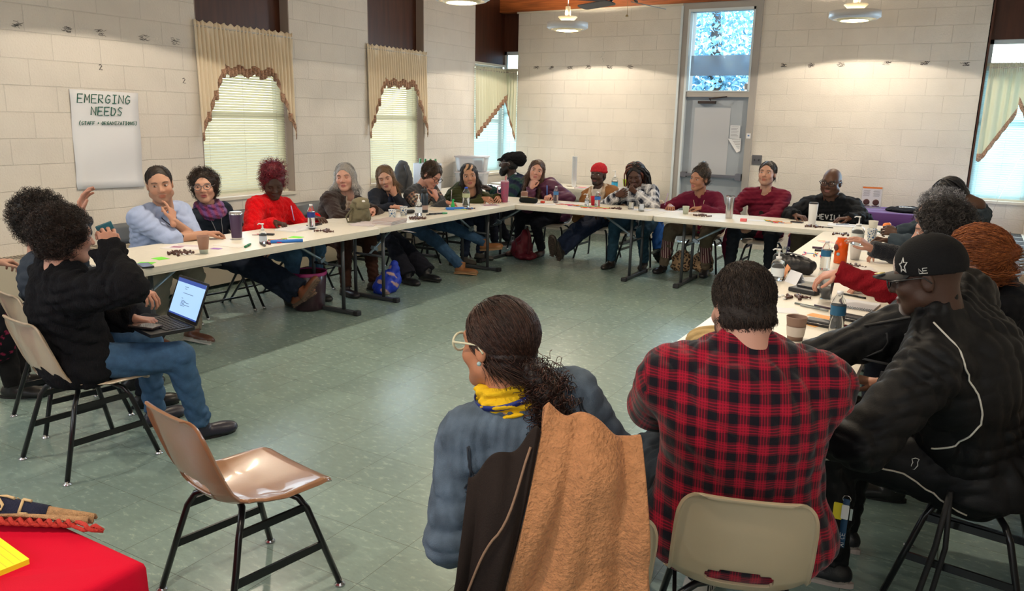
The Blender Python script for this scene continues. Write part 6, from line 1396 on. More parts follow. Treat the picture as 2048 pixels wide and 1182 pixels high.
# laptop computer
lp = empty('laptop_computer', (3.02, -8.575, .645), math.radians(-13), 'open black laptop with a lit document on the knees of the curly haired person', 'laptop')
f = MB(); f.prism(rrect(.165, .112, .01), -.009, .008); f.build('base', mat('laptop_black', (.015, .015, .017), .4), lp)
f = MB()
for r_ in range(6):
    for c__ in range(14): f.box((-.135+.0207*c__, .082-.0205*r_, .0095), (.017, .016, .003))
kb = f.build('keyboard', mat('key_black', (.008, .008, .009), .5), lp)
f = MB(); f.prism(rrect(.05, .026, .004), .008, .009, Matrix.Translation((0, -.075, 0))); f.build('touchpad', mat('pad_dark', (.03, .03, .035), .3), lp)
LM = Matrix.Translation((0, .114, .008)) @ Matrix.Rotation(math.radians(-22), 4, 'X')
f = MB(); f.prism(rrect(.165, .11, .008), -.003, .003, LM @ Matrix.Translation((0, 0, .112)) @ Matrix.Rotation(math.radians(90), 4, 'X')); lid = f.build('lid', MATS['laptop_black'], lp)
m_scr = mat('screen_light', (.1, .1, .1), .3, emit=(.36, .58, .92), estr=.95); m_bar = mat('screen_bar', (.02, .02, .05), .3, emit=(.03, .07, .30), estr=.9)
def scr(mb, x0, x1, z0, z1, d): mb.prism([(x0, z0), (x1, z0), (x1, z1), (x0, z1)], d, d+.0004, LM @ Matrix.Translation((0, 0, .112)) @ Matrix.Rotation(math.radians(90), 4, 'X'))
f = MB(); scr(f, -.152, .152, -.085, .098, .0032); f.build('screen', m_scr, lid)
f = MB(); scr(f, -.152, .152, .078, .098, .0038); scr(f, -.152, .152, -.093, -.085, .0038); f.build('menu_bar', m_bar, lid)
f = MB(); g_ = random.Random(5)
for z_, x0, x1 in ((.058, -.06, -.02), (.048, -.055, -.03), (.026, -.06, .05), (-.002, -.06, -.045), (-.014, -.055, -.015), (-.020, -.055, .03), (-.027, -.055, -.02), (-.033, -.055, .04), (-.040, -.055, -.01)): scr(f, x0, x1, z_, z_+.0022, .0039)
f.build('typed_lines', mat('typed_text', (.02, .04, .08), .5), lid)
f = MB(); f.box((3.025, -8.655, .664), (.15, .075, .010), Matrix.Rotation(math.radians(12), 3, 'Z'), bev=.003); tag(f.build('mobile_phone', mat('phone_brown', (.05, .035, .03), .2, coat=.5)), 'dark phone lying on the laptop keyboard edge', 'phone')
# --- person beyond, raising a hand
PE['behind'] = i = person('person with dark curls in a slate grey jacket raising a hand, beyond the laptop user', (2.24, -8.60), (2.19, -8.62, 1.12), 62, 50, 0, 0, s=1.0, b=1.05, w=1.05, skin=(.46, .24, .17), hs=1.12,
  hair=dict(kind='curly', vol=.014, n=70, strands=1800, curl=.007, clen=.035), hcol=(.012, .009, .008), hcol2=(.06, .04, .03), shirt=dict(name='jacket', kind='plain', col=(.030, .038, .052), g=.026, wr=.008), pants=dict(col=(.012, .014, .02)), shoes=dict(name='dark_shoe', col=(.012, .012, .014), sole=(.01, .01, .01)),
  Rw=(2.52, -8.62, 1.16), Rh=((.05, .1, 1), (.7, .6, 0)), Rc=.2, Rp=(.3, -.6, -1), Lw=(2.62, -8.25, .68), Lh=((.9, .1, -.2), DOWN), La=(2.12, -8.15, .085), Ra=(2.45, -8.30, .085), toe=((.3, .9, 0), (.5, .8, 0)), seed=25)
f = MB(); d_ = nrm(i['WR']-i['ER']); a1 = nrm(np.cross(d_, [0, 1, 0])); a2 = np.cross(d_, a1); f.tube([Vector(i['WR']-d_*.015+.034*(cos(a)*a1+sin(a)*a2)) for a in np.linspace(0, 2*pi, 12, endpoint=False)], .008, 6, closed=True); f.build('red_scrunchie', mat('scrunchie_red', (.55, .01, .03), .8), i['ob'])
def dots(pid, U, V_, L, W):
    w_ = ((pid == 1) | (pid == 3)); d = (((U/.022) % 1-.5)**2+((V_/.022) % 1-.5)**2) < .06; C = np.where(w_[:, None], [.62, .62, .64], [.012, .012, .014]); C = np.where((w_ & d)[:, None], [.01, .01, .012], C); return np.where(((pid == 2) | (pid == 4))[:, None], [.42, .48, .62], C)
PE['dots'] = i = person('person with polka dot and pale blue sleeves folded at the left edge of the view', (1.28, -8.90), (1.20, -8.92, 1.18), 50, 50, 0, 0, s=1.0, b=1.1, skin=(.5, .3, .22), hair=dict(kind='short', strands=0), hcol=(.05, .03, .02), shirt=dict(name='blouse', kind='plain', col=dots, g=.024, wr=.008), pants=dict(col=(.015, .014, .014)), shoes=dict(col=(.02, .02, .02)),
  Rw=(1.52, -8.55, .80), Lw=(1.50, -8.80, .78), Rh=((-.3, 1, 0), DOWN), Lh=((.5, -.8, 0), DOWN), seed=26)
# ------------------------------------------------------------------ things on and under the tables
TZ = .7405
m_clear = mat('clear_plastic', (.92, .95, .97), .05, trans=.92, ior=1.12, spec=.6)
m_water = mat('water', (.95, .98, 1), .02, trans=1, ior=1.2)
m_white = mat('plain_white', (.72, .72, .72), .45); m_cupw = mat('cup_white', (.70, .66, .58), .6)
m_pink = mat('note_pink', (.75, .30, .30), .8); m_steel = mat('brushed_steel', (.55, .55, .56), .22, .95)
def rz(a): return Matrix.Rotation(a, 3, 'Z')
def put(root, x, y, z=TZ, a=0): root.location = (x, y, z); root.rotation_euler = (0, 0, a); return root
def pump(label, x, y, h=.17, r=.032, z=TZ, lc=(.12, .25, .5), square=False):
    e = empty('sanitizer_bottle', (x, y, z), .3, label, 'bottle'); f = MB(); b = h*.66
    prof = [(r*.9, 0), (r, .004), (r, b*.78), (r*.86, b*.92), (r*.38, b), (r*.36, b+.006)]
    f.lathe(prof, n=20); f.build('bottle', m_clear, e)
    f = MB(); f.lathe([(r*.92, .004), (r*.92, b*.72), (r*.4, b*.8)], n=18); f.build('gel', m_water, e)
    f = MB(); f.lathe([(r+.0006, b*.22), (r+.0006, b*.62)], n=20, cap=False); f.build('label_band', mat('lbl_%d_%d_%d' % tuple(int(c*99) for c in lc), lc, .5), e)
    f = MB(); f.lathe([(r*.42, b), (r*.42, b+.018), (.006, b+.02), (.005, h-.01), (.011, h-.008), (.011, h), (0, h)], n=14); f.tube([(0, 0, h-.004), (-.028, 0, h-.002), (-.040, 0, h-.010)], .0045, 6); f.build('pump', m_white, e); return e
def water(label, x, y, h=.20, r=.032, lc=(.03, .14, .30), z=TZ, cap=(.75, .75, .77), fill=.7, cat='bottle'):
    e = empty('water_bottle', (x, y, z), 0, label, cat); P = [(r*.85, 0), (r, .008)]; n_ = 7
    for k in range(n_): zz = .012+k*(h*.42)/n_; P += [(r, zz), (r*.93, zz+h*.42/n_*.5)]
    P += [(r, h*.46), (r, h*.70), (r*.8, h*.80), (r*.42, h*.92), (r*.40, h*.94)]
    f = MB(); f.lathe(P, n=20); f.build('bottle', m_clear, e)
    f = MB(); f.lathe([(r*.8, .004), (r*.88, .012), (r*.88, h*fill)], n=16); f.build('water_fill', m_water, e)
    f = MB(); f.lathe([(r+.0008, h*.48), (r+.0008, h*.69)], n=20, cap=False); f.build('label_band', mat('lbl_%d_%d_%d' % tuple(int(c*99) for c in lc), lc, .5), e)
    f = MB(); f.lathe([(r*.43, h*.935), (r*.43, h), (0, h)], n=14); f.build('bottle_cap', mat('capc_%d_%d' % (int(cap[0]*99), int(cap[2]*99)), cap, .4), e); return e
def cup(label, x, y, h=.10, r=.040, col=(.70, .66, .58), sleeve=None, lid=None, z=TZ, pat=None):
    e = empty('paper_cup', (x, y, z), 0, label, 'cup'); f = MB(); f.lathe([(0, .003), (r*.72, .003), (r*.98, h-.004), (r*1.0, h), (r*1.035, h-.001), (r*1.0, h-.005), (r*.74, 0), (0, 0)], n=28, cap=False)
    f.build('cup_wall', pat or mat('cup_%d_%d_%d' % tuple(int(c*99) for c in col), col, .6), e)
    if sleeve: f = MB(); f.lathe([(r*.74+.002+.26*r*.18, h*.18), (r*.74+.002+.26*r*.62, h*.60)], n=28, cap=False); f.build('sleeve', sleeve, e)
    if lid: f = MB(); f.lathe([(0, h+.012), (r*.8, h+.012), (r*.9, h+.003), (r*1.06, h), (r*1.06, h-.004)], n=28); f.build('lid', lid, e)
    return e
def tumbler(label, x, y, h, r, body, top, z=TZ, straw=None, handle=False, steel=True):
    e = empty('tumbler', (x, y, z), .4, label, 'tumbler'); f = MB(); f.lathe([(0, 0), (r*.74, 0), (r*.76, .004), (r, h*.92), (r*.99, h*.93)], n=28); f.build('body', body, e)
    if steel: f = MB(); f.lathe([(r*.755, .001), (r*.775, .014)], n=28, cap=False); f.lathe([(r*1.005, h*.90), (r*1.01, h*.955), (r*.95, h*.96)], n=28, cap=False); f.build('steel_band', m_steel, e)
    f = MB(); f.lathe([(r*.98, h*.93), (r*.98, h*.97), (r*.9, h), (0, h)], n=28); f.build('lid', top, e)
    if straw: f = MB(); f.tube([(.01, 0, h*.9), (.012, 0, h*1.22)], .004, 6); f.build('straw', straw, e)
    if handle: f = MB(); f.tube([(-r*.9, 0, h*.75), (-r*1.7, 0, h*.72), (-r*1.7, 0, h*.42), (-r*.85, 0, h*.38)], .007, 8); f.build('handle', body if not top else top, e)
    return e
def sheet(label, x, y, w_, d_, a=0, col=(.74, .74, .74), z=TZ, t=.0012, cat='paper', nm='paper_sheet', lines=None, lc=(.25, .25, .28)):
    e = empty(nm, (x, y, z), a, label, cat) if lines else None
    f = MB(); f.prism([(-w_/2, -d_/2), (w_/2, -d_/2), (w_/2, d_/2), (-w_/2, d_/2)], 0, t); o = f.build('page' if lines else nm, mat('paper_%d_%d_%d' % tuple(int(c*99) for c in col), col, .75), e)
    if not lines: o.location = (x, y, z); o.rotation_euler = (0, 0, a); return tag(o, label, cat)
    f = MB()
    for (lx, ly, lw, lh) in lines: f.prism([(lx*w_-lw*w_/2, ly*d_-lh*d_/2), (lx*w_+lw*w_/2, ly*d_-lh*d_/2), (lx*w_+lw*w_/2, ly*d_+lh*d_/2), (lx*w_-lw*w_/2, ly*d_+lh*d_/2)], t, t+.0003)
    f.build('print', mat('print_%d_%d_%d' % tuple(int(c*99) for c in lc), lc, .7), e); return e
TXT = [(0, .38-.09*k, .75-.1*(k % 3), .02) for k in range(8)]
def phone(label, x, y, a, z=TZ, col=(.015, .015, .02), w_=.075, d_=.155):
    e = empty('mobile_phone', (x, y, z), a, label, 'phone'); f = MB(); f.prism(rrect(w_/2, d_/2, .012), 0, .010); f.build('phone_case', mat('phonec_%d_%d' % (int(col[0]*99), int(col[2]*99)), col, .4), e)
    f = MB(); f.prism(rrect(w_/2-.004, d_/2-.004, .010), .010, .0106); f.build('phone_screen', mat('phone_glass', (.01, .012, .015), .05, coat=1), e); return e
def marker(label, x, y, a, col, capc=None, l_=.135, r=.0085, z=TZ, cat='marker'):
    e = empty('marker' if r > .006 else 'pen', (x, y, z+r), a, label, cat); f = MB(); f.tube([(-l_/2, 0, 0), (l_*.22, 0, 0)], r, 10); f.build('barrel', mat('mk_%d_%d_%d' % tuple(int(c*99) for c in col), col, .4), e)
    c2 = capc or col; f = MB(); f.tube([(l_*.22, 0, 0), (l_/2, 0, 0)], [r*1.12, r*1.02], 10); f.build('marker_cap' if r > .006 else 'tip', mat('mk_%d_%d_%d' % tuple(int(c*99) for c in c2), c2, .4), e); return e
m_foil = mat('wrapper_brown', (.07, .022, .015), .3, bump=.5, bscale=90, coat=.4); m_foil2 = mat('wrapper_silver', (.62, .60, .60), .3, .3, bump=.5, bscale=90)
def candy_proto():
    e = empty('wrapped_candy'); f = MB(); f.ball((0, 0, .008), (.017, .009, .008)); f.build('candy', m_foil, e)
    for s_ in (-1, 1): f = MB(); f.lathe([(.002, 0), (.011, .013), (.0, .012)], (s_*.016, 0, .008), 7, rot=Matrix.Rotation(s_*pi/2, 3, 'Y')); f.build('twisted_end', m_foil, e)
    return e
CP = candy_proto(); cfirst = [True]; crnd = random.Random(12)
def candies(label, x, y, n, spread=.06, grp='wrapped candies'):
    for k in range(n):
        if cfirst[0]: c = CP; cfirst[0] = False
        else: c = dup(CP)
        r_ = spread*math.sqrt((k+.5)/n); a = k*2.4+crnd.random(); c.location = (x+r_*cos(a), y+r_*sin(a), TZ); c.rotation_euler = (0, 0, crnd.uniform(0, 6)); tag(c, label, 'candy', grp)
def mints(label, x, y, n, spread=.05):
    for k in range(n):
        f = MB(); f.ball((0, 0, .006), (.011, .008, .006)); o = f.build('mint', m_white); r_ = spread*math.sqrt((k+.5)/n); a = k*2.4; o.location = (x+r_*cos(a), y+r_*sin(a), TZ); tag(o, label, 'candy', label)
PC = [(.70, .12, .03), (.80, .30, .02), (.70, .02, .04), (.05, .25, .60), (.60, .65, .05), (.05, .35, .12), (.75, .10, .25)]
def cleaners(label, x, y, n, spread=.10, a0=0, cols=PC, ln=.16):
    for k in range(n):
        c = cols[k % len(cols)]; a = a0+crnd.uniform(-.6, .6); ox, oy = crnd.uniform(-spread, spread), crnd.uniform(-spread*.4, spread*.4); f = MB()
        f.tube([(-ln/2+ln*t, .012*sin(t*5+k), .004+.006*abs(sin(t*4+k))) for t in np.linspace(0, 1, 8)], .003, 5); o = f.build('pipe_cleaner', mat('chenille_%d_%d_%d' % tuple(int(q*99) for q in c), c, 1, bump=.5, bscale=400)); o.location = (x+ox, y+oy, TZ); o.rotation_euler = (0, 0, a)
        nm = {PC[0]: 'red orange', PC[1]: 'orange', PC[2]: 'red', PC[3]: 'blue', PC[4]: 'yellow green', PC[5]: 'green', PC[6]: 'pink'}.get(c, 'bright'); tag(o, '%s pipe cleaner %s' % (nm, label), 'pipe cleaner', 'fuzzy pipe cleaners')
m_bluepat = mat('cup_blue_pattern', (.7, .7, .7), .6); t = m_bluepat.node_tree; vo = t.nodes.new('ShaderNodeTexVoronoi'); vo.inputs['Scale'].default_value = 75; cr = t.nodes.new('ShaderNodeValToRGB'); cr.color_ramp.interpolation = 'CONSTANT'; cr.color_ramp.elements[0].color = (.02, .10, .28, 1); cr.color_ramp.elements[1].color = (.72, .74, .74, 1); cr.color_ramp.elements[1].position = .42; tc = t.nodes.new('ShaderNodeTexCoord'); t.links.new(tc.outputs['Object'], vo.inputs[0]); t.links.new(vo.outputs[0], cr.inputs[0]); t.links.new(cr.outputs[0], t.nodes['Principled BSDF'].inputs['Base Color'])
m_greenpat = mat('cup_green_pattern', (.5, .6, .5), .6)
# table 1 (nearest left)
phone('dark phone near the corner of the left table beside green notes', 2.02, -7.93, 1.2)
for (x, y, a, l_) in ((1.90, -8.02, .2, 'bright green sticky note nearest the table end'), (1.93, -7.86, .5, 'bright green sticky note behind the dark phone'), (1.86, -7.70, -.1, 'bright green sticky note beside the pile of candy wrappers'), (1.88, -6.48, .2, 'bright green sticky note in front of the red fleece woman')): sheet(l_, x, y, .10, .076, a, (.18, .72, .05), cat='sticky note', nm='sticky_note')
candies('brown wrapped candy in the pile beside the stacked paper cups', 1.80, -7.50, 11, .085); mints('white mint beside the stacked paper cups', 1.87, -7.53, 5)
cup('lower patterned paper cup of the stacked pair before the blue shirt man', 1.92, -7.40, .085, .036, col=(.45, .50, .45)); cup('brown coffee cup standing in another cup before the blue shirt man', 1.92, -7.40, .095, .042, col=(.36, .20, .15), z=TZ+.030)
sheet('small purple note beside the stacked coffee cups', 1.83, -7.22, .075, .05, .3, (.30, .16, .45), cat='sticky note', nm='sticky_note')
sheet('printed brochure in front of the blue shirt man', 1.60, -7.30, .28, .2, .4, (.70, .68, .70), lines=TXT[:4]+[(-.2, -.1, .3, .3)], lc=(.35, .15, .25)); sheet('blank pale sheet between the purple scarf woman and green marker', 1.80, -7.05, .24, .14, .1, (.74, .68, .66))
tumbler('purple insulated tumbler with a steel rim beside the scarf woman', 1.60, -6.83, .215, .050, mat('tumbler_purple', (.055, .03, .075), .35), mat('lid_grey', (.25, .24, .24), .3), handle=False)
e = empty('key_bunch', (1.57, -6.58, TZ), 0, 'bunch of keys on the left table beside the bracelets', 'keys'); f = MB()
for k in range(4): f.box((.03*cos(k*1.3), .03*sin(k*1.3), .003), (.05, .018, .003), rz(k*1.3))
f.build('key', m_steel, e); f = MB(); f.box((.07, .05, .008), (.07, .03, .014), rz(.4), bev=.004); f.build('key_fob', m_blk, e)
pump('small clear sanitizer pump bottle in front of the red fleece woman', 1.93, -6.87, .155, .028, lc=(.55, .62, .72))
marker('green marker lying beside the black markers', 1.93, -7.02, -1.0, (.01, .16, .07)); marker('black marker with grey cap on the left table', 1.98, -6.92, -.55, (.012, .012, .015), (.10, .10, .11)); marker('dark red marker half behind the black marker', 1.94, -6.84, -.45, (.10, .01, .03))
f = MB(); f.tube([(-.12, 0, .012), (.12, 0, .012)], .013, 10); o = f.build('blue_tube', mat('tube_blue', (.03, .18, .62), .4)); put(o, 2.02, -6.72, TZ, .95+pi/2*.0); tag(o, 'blue spiral tube lying at the table edge before the red fleece woman', 'tube')
cleaners('in the tangle beside the blue tube', 1.94, -6.70, 7, .06, 1.2)
e = empty('notebook', (1.56, -6.16, TZ), .15, 'open white notebook under the hand of the red fleece woman', 'notebook'); f = MB(); f.prism(rrect(.11, .15, .004), 0, .012); f.build('pages', paper, e); f = MB()
for k in range(9): f.box((0, .11-.028*k, .0125), (.18, .0012, .0006))
f.build('ruled_lines', mat('ruled_grey', (.45, .42, .50), .7), e)
water('clear water bottle with a round dark blue label behind the brown candies', 1.66, -6.08, .215, .033, (.012, .03, .20))
candies('brown wrapped candy beside the round label water bottle', 1.84, -6.12, 7, .07)
phone('dark phone beside the water bottle near the grey haired woman', 1.50, -5.88, .2)
f = MB(); f.tube([(0, 0, 0), (.0, -.03, .13)], .004, 6); o = f.build('pen', mat('pen_lilac', (.42, .28, .50), .4)); put(o, 1.46, -6.08, .80); tag(o, 'lilac pen held by the woman in red fleece', 'pen')
# table 2
S = SDF(); S.ell((0, 0, .11), (.055, .10, .11), None, .03); S.cap((0, -.06, .03), (0, .06, .03), .05, .05, .03); S.ell((.045, 0, .075), (.03, .07, .06), None, .02); V, F = S.mesh(.006, wr=.006, wl=.07, seed=41)
e = empty('small_backpack', (1.63, -5.42, TZ), -.35, 'small olive backpack standing on the table before the grey haired woman', 'bag'); me = np_mesh('bag_body', V, F); set_col(me, np.tile([.15, .135, .085], (len(V), 1))); link('bag_body', me, clothmat('plain'), e)
S = SDF(); S.ell((.012, 0, .185), (.062, .085, .038), None, .02); S.cap((.062, -.045, .15), (.062, .045, .15), .03, .03, .02, flat=(1, 0, 0), fs=.5); V, F = S.mesh(.006, wr=.005, wl=.05, seed=42); me = np_mesh('bag_flap', V, F); set_col(me, np.tile([.19, .17, .11], (len(V), 1))); link('bag_flap', me, clothmat('plain'), e)
f = MB(); f.ball((.07, 0, .19), (.006, .02, .014)); f.build('bag_badge', m_white, e); f = MB(); f.tube([(.03, -.09, .13), (.05, -.17, .06), (.06, -.16, .012), (.09, -.05, .010)], .009, 6); f.build('bag_strap', mat('strap_olive', (.10, .09, .055), .8), e)
for k in range(6): sheet(('bottom magazine of the glossy stack', 'second magazine from the bottom of the glossy stack', 'third magazine from the bottom of the glossy stack', 'third magazine from the top of the glossy stack', 'second magazine from the top of the glossy stack', 'top magazine of the glossy stack')[k]+' before the cheek leaning woman', 1.93-.004*(k % 2), -5.36+.003*k, .20, .27, .10+.03*(k % 3), (.42, .34, .32) if k % 2 else (.60, .58, .60), z=TZ+.006*k, t=.0055, cat='magazine', nm='magazine')
for k in range(2): sheet(('lower', 'upper')[k]+' of two flat magazines beside the glossy magazine stack', 1.80-.01*k, -5.55+.02*k, .2, .27, .5-.3*k, (.55, .50, .52), z=TZ+.003*k, t=.003, cat='magazine', nm='magazine')
cup('blue and white patterned cup beside the magazine stack', 1.74, -5.08, .088, .038, pat=m_bluepat); cup('blue and white patterned cup half behind the sanitizer pump', 1.66, -4.80, .088, .038, pat=m_bluepat)
candies('brown wrapped candy beside the sanitizer pump on the second table', 1.92, -4.94, 9, .085)
pump('tall clear sanitizer pump bottle beside the black bottle', 1.80, -4.74, .215, .034, lc=(.66, .72, .78))
e = empty('black_bottle', (1.68, -4.48, TZ), 0, 'tall black metal bottle before the man writing', 'bottle'); f = MB(); f.lathe([(0, 0), (.035, 0), (.037, .01), (.037, .17), (.030, .195), (.026, .20)], n=24); f.build('bottle_body', mat('bottle_black', (.012, .02, .03), .35), e)
f = MB(); f.lathe([(.030, .198), (.030, .23), (.026, .24), (0, .24)], n=20); f.tube([(-.02, 0, .24), (-.012, 0, .262), (.012, 0, .262), (.02, 0, .24)], .005, 6); f.build('bottle_lid', m_blk, e); f = MB(); f.lathe([(.0376, .03), (.0376, .075)], n=24, cap=False); f.build('sticker', mat('sticker_tan', (.35, .25, .22), .6), e)
f = MB(); f.box((0, 0, .02), (.15, .06, .035), bev=.015); put(tag(f.build('eyeglass_case', m_blk), 'black rounded case behind the sanitizer pump', 'case'), 1.60, -4.66, TZ, 1.2)
marker('long black marker on the second table pointing at the blue tool', 1.88, -4.52, 1.05, (.012, .012, .015), (.05, .30, .14), l_=.20)
marker('black felt pen beside the long black marker', 1.86, -4.60, 1.3, (.02, .02, .022), l_=.14, r=.0055, cat='pen')
f = MB(); f.box((0, 0, .014), (.20, .045, .026), bev=.006); f.tube([(.1, 0, .014), (.20, .0, .012)], .005, 6); put(tag(f.build('blue_ruler_tool', MATS['tube_blue']), 'blue plastic tool tangled with cord near the blue capped bottle', 'tool'), 1.79, -4.08, TZ, .9)
S = SDF(); S.ell((0, 0, .03), (.022, .018, .03), None, .02); S.ell((0, 0, .07), (.010, .010, .028), None, .02); S.ell((.006, 0, .095), (.014, .009, .009), None, .01); V, F = S.mesh(.003); me = np_mesh('toy_figure', V, F); set_col(me, np.tile([.03, .42, .10], (len(V), 1))); o = link('toy_figure', me, clothmat('puffer')); put(o, 1.72, -4.02, TZ); tag(o, 'small green toy figure standing behind the blue tool', 'toy')
cleaners('draped round the blue tool', 1.80, -4.08, 5, .06, .6, cols=[(.30, .62, .40), (.25, .40, .70), PC[3], (.5, .7, .5), PC[4]])
candies('brown wrapped candy right of the blue tool', 1.87, -3.93, 4, .04)
water('clear bottle with a bright blue sports cap and yellow label', 1.72, -3.76, .215, .042, (.45, .50, .30), cap=(.01, .08, .65))
for x, y, a, l_ in ((1.60, -3.62, .2, 'sheet of paper under the hand of the writing man'), (1.66, -4.20, .4, 'sheet of paper left of the blue tool')): sheet(l_, x, y, .21, .28, a, (.62, .52, .40))
sheet('printed leaflet under the hands of the olive jacket woman', 1.72, -3.02, .20, .13, .2, (.55, .50, .52), lines=[(0, .2, .8, .3)], lc=(.2, .08, .1)); sheet('printed leaflet right of the blue capped bottle', 1.84, -3.45, .2, .14, .8, (.5, .46, .5), lines=[(0, .0, .8, .6)], lc=(.2, .05, .1))
# table 3
m_flor = mat('floral_pink', (.5, .03, .10), .4); t = m_flor.node_tree; nz = t.nodes.new('ShaderNodeTexNoise'); nz.inputs['Scale'].default_value = 38; cr = t.nodes.new('ShaderNodeValToRGB'); cr.color_ramp.elements[0].color = (.10, .11, .16, 1); cr.color_ramp.elements[0].position = .50; cr.color_ramp.elements[1].color = (.60, .03, .12, 1); cr.color_ramp.elements[1].position = .54; t.links.new(nz.outputs[0], cr.inputs[0]); t.links.new(cr.outputs[0], t.nodes['Principled BSDF'].inputs['Base Color'])
tumbler('pink and grey floral tumbler with a straw and handle', 1.80, -3.06, .25, .050, m_flor, mat('lid_clearpink', (.45, .25, .30), .2), straw=mat('straw_pink', (.65, .02, .10), .4), handle=True, steel=False)
cup('brown coffee cup with patterned sleeve beside the floral tumbler', 1.92, -2.80, .105, .042, col=(.30, .16, .12), sleeve=mat('sleeve_cream', (.42, .42, .36), .7), lid=mat('lid_brown', (.26, .14, .10), .5))
S = SDF(); S.cap((-.085, 0, .032), (.085, 0, .032), .033, .033, .01); V, F = S.mesh(.005, wr=.004, wl=.06); e = empty('pencil_pouch', (2.06, -2.95, TZ), .1, 'black zipped pouch with green trim before the purple jacket woman', 'pouch'); me = np_mesh('pouch_body', V, F); set_col(me, np.tile([.012, .016, .016], (len(V), 1))); link('pouch_body', me, clothmat('plain'), e); f = MB(); f.tube([(-.09, -.012, .060), (0, -.014, .068), (.09, -.012, .060)], .004, 6); f.build('zip', mat('zip_gold', (.30, .18, .07), .4, .5), e)
water('small water bottle beside the long haired woman in purple', 2.30, -2.72, .195, .030, (.05, .18, .40))
f = MB(); f.box((0, 0, .014), (.05, .035, .026), bev=.008); put(tag(f.build('red_clip', mat('clip_red', (.62, .06, .03), .5)), 'small red clip beside the black pouch', 'clip'), 2.20, -2.86)
for x, y, a, l_ in ((2.44, -2.60, .1, 'white folded handout before the red beanie man'), (2.28, -2.95, .5, 'white handout behind the red pipe cleaners'), (3.36, -2.72, .1, 'white sheet right of the glass on the third table')): sheet(l_, x, y, .25, .17, a, (.72, .70, .72), lines=TXT[:5])
cleaners('on the table before the red beanie man', 2.78, -2.95, 12, .22, .1); cleaners('left of the small water bottles', 2.45, -2.88, 4, .14, .0, cols=[PC[6], (.75, .35, .45), PC[0]])
pump('small sanitizer bottle beside the red cup', 2.72, -2.76, .135, .024, lc=(.6, .65, .75)); cup('red plastic cup between the two clear bottles', 2.76, -2.66, .105, .036, col=(.60, .012, .03)); water('clear pump bottle with blue label right of the red cup', 2.86, -2.78, .17, .034, (.03, .16, .55), cap=(.8, .8, .82))
candies('dark wrapped candy beside the drinking glass', 3.12, -2.84, 6, .06)
f = MB(); f.lathe([(0, .003), (.03, .003), (.036, .075), (.038, .075), (.032, 0), (0, 0)], n=20, cap=False); put(tag(f.build('drinking_glass', m_clear), 'short clear plastic glass on the third table', 'glass'), 3.26, -2.76); put(tag(dup(bpy.data.objects['drinking_glass']), 'short clear plastic glass lying near the table seam', 'glass'), 3.42, -2.86)
# table 4
cup('small pale green patterned paper cup before the maroon top woman', 3.90, -2.80, .085, .036, col=(.52, .58, .48)); candies('dark red wrapped candy beside the pale green cup', 4.10, -2.86, 7, .09)
sheet('white sheet under the pen of the maroon top woman', 3.70, -2.62, .28, .2, .1, (.74, .72, .74), lines=TXT[:4]); sheet('white sheet before the maroon top woman', 4.02, -2.66, .26, .18, -.1, (.72, .72, .74))
tumbler('tall steel tumbler with a clear lid', 4.38, -2.86, .235, .046, m_steel, m_clear, steel=False)
f = MB(); f.prism(rrect(.03, .024, .004), 0, .028); put(tag(f.build('sticky_note_pad', mat('pad_coral', (.75, .16, .17), .7)), 'small coral sticky note pad on the fourth table', 'note pad'), 4.57, -3.02); sheet('sheet of pale blue paper beside the coral pad', 4.66, -2.86, .24, .12, .1, (.66, .70, .76))
cleaners('before the man in the maroon V neck', 4.84, -2.90, 9, .12, -.3); phone('small black phone before the bald man', 5.04, -2.76, 1.5, w_=.065, d_=.12)
tumbler('white tumbler with a black lid before the bald man', 5.20, -2.88, .225, .044, m_white, m_blk, steel=False); candies('brown wrapped candy before the white tumbler', 5.24, -3.02, 7, .07)
sheet('stack of white sheets beside the white tumbler', 5.48, -2.72, .30, .22, .1, (.74, .75, .78), t=.008, lines=TXT[:6]); marker('blue pen on the stack of white sheets', 5.46, -2.70, .7, (.30, .36, .48), l_=.14, r=.004, z=TZ+.009, cat='pen'); marker('black pen lying before the stack of white sheets', 5.34, -2.98, -.1, (.02, .02, .02), l_=.15, r=.004, cat='pen')
cup('plain cream paper cup behind the blue patterned cup', 5.76, -2.98, .10, .042); S = SDF()
for k in range(9): a = k*2.4; S.ell((.018*cos(a), .018*sin(a), .03+.006*(k % 3)), (.020, .020, .026), None, .004)
V, F = S.mesh(.004); me = np_mesh('folded_paper_flower', V, F); set_col(me, np.tile([.85, .24, .05], (len(V), 1))); o = link('folded_paper_flower', me, clothmat('puffer')); put(o, 5.86, -2.74, TZ); tag(o, 'orange folded paper flower on the far right table', 'paper flower')
e = empty('notebook', (5.90, -3.16, TZ), .0, 'closed notebook with pens on it by the orange paper flower', 'notebook'); f = MB(); f.prism(rrect(.12, .09, .005), 0, .012); f.build('pages', paper, e); marker('green pen on the closed notebook', 5.80, -3.10, .4, (.01, .12, .07), l_=.14, r=.004, z=TZ+.013, cat='pen'); marker('black pen on the closed notebook', 5.90, -3.18, -.3, (.01, .01, .01), l_=.14, r=.004, z=TZ+.013, cat='pen')
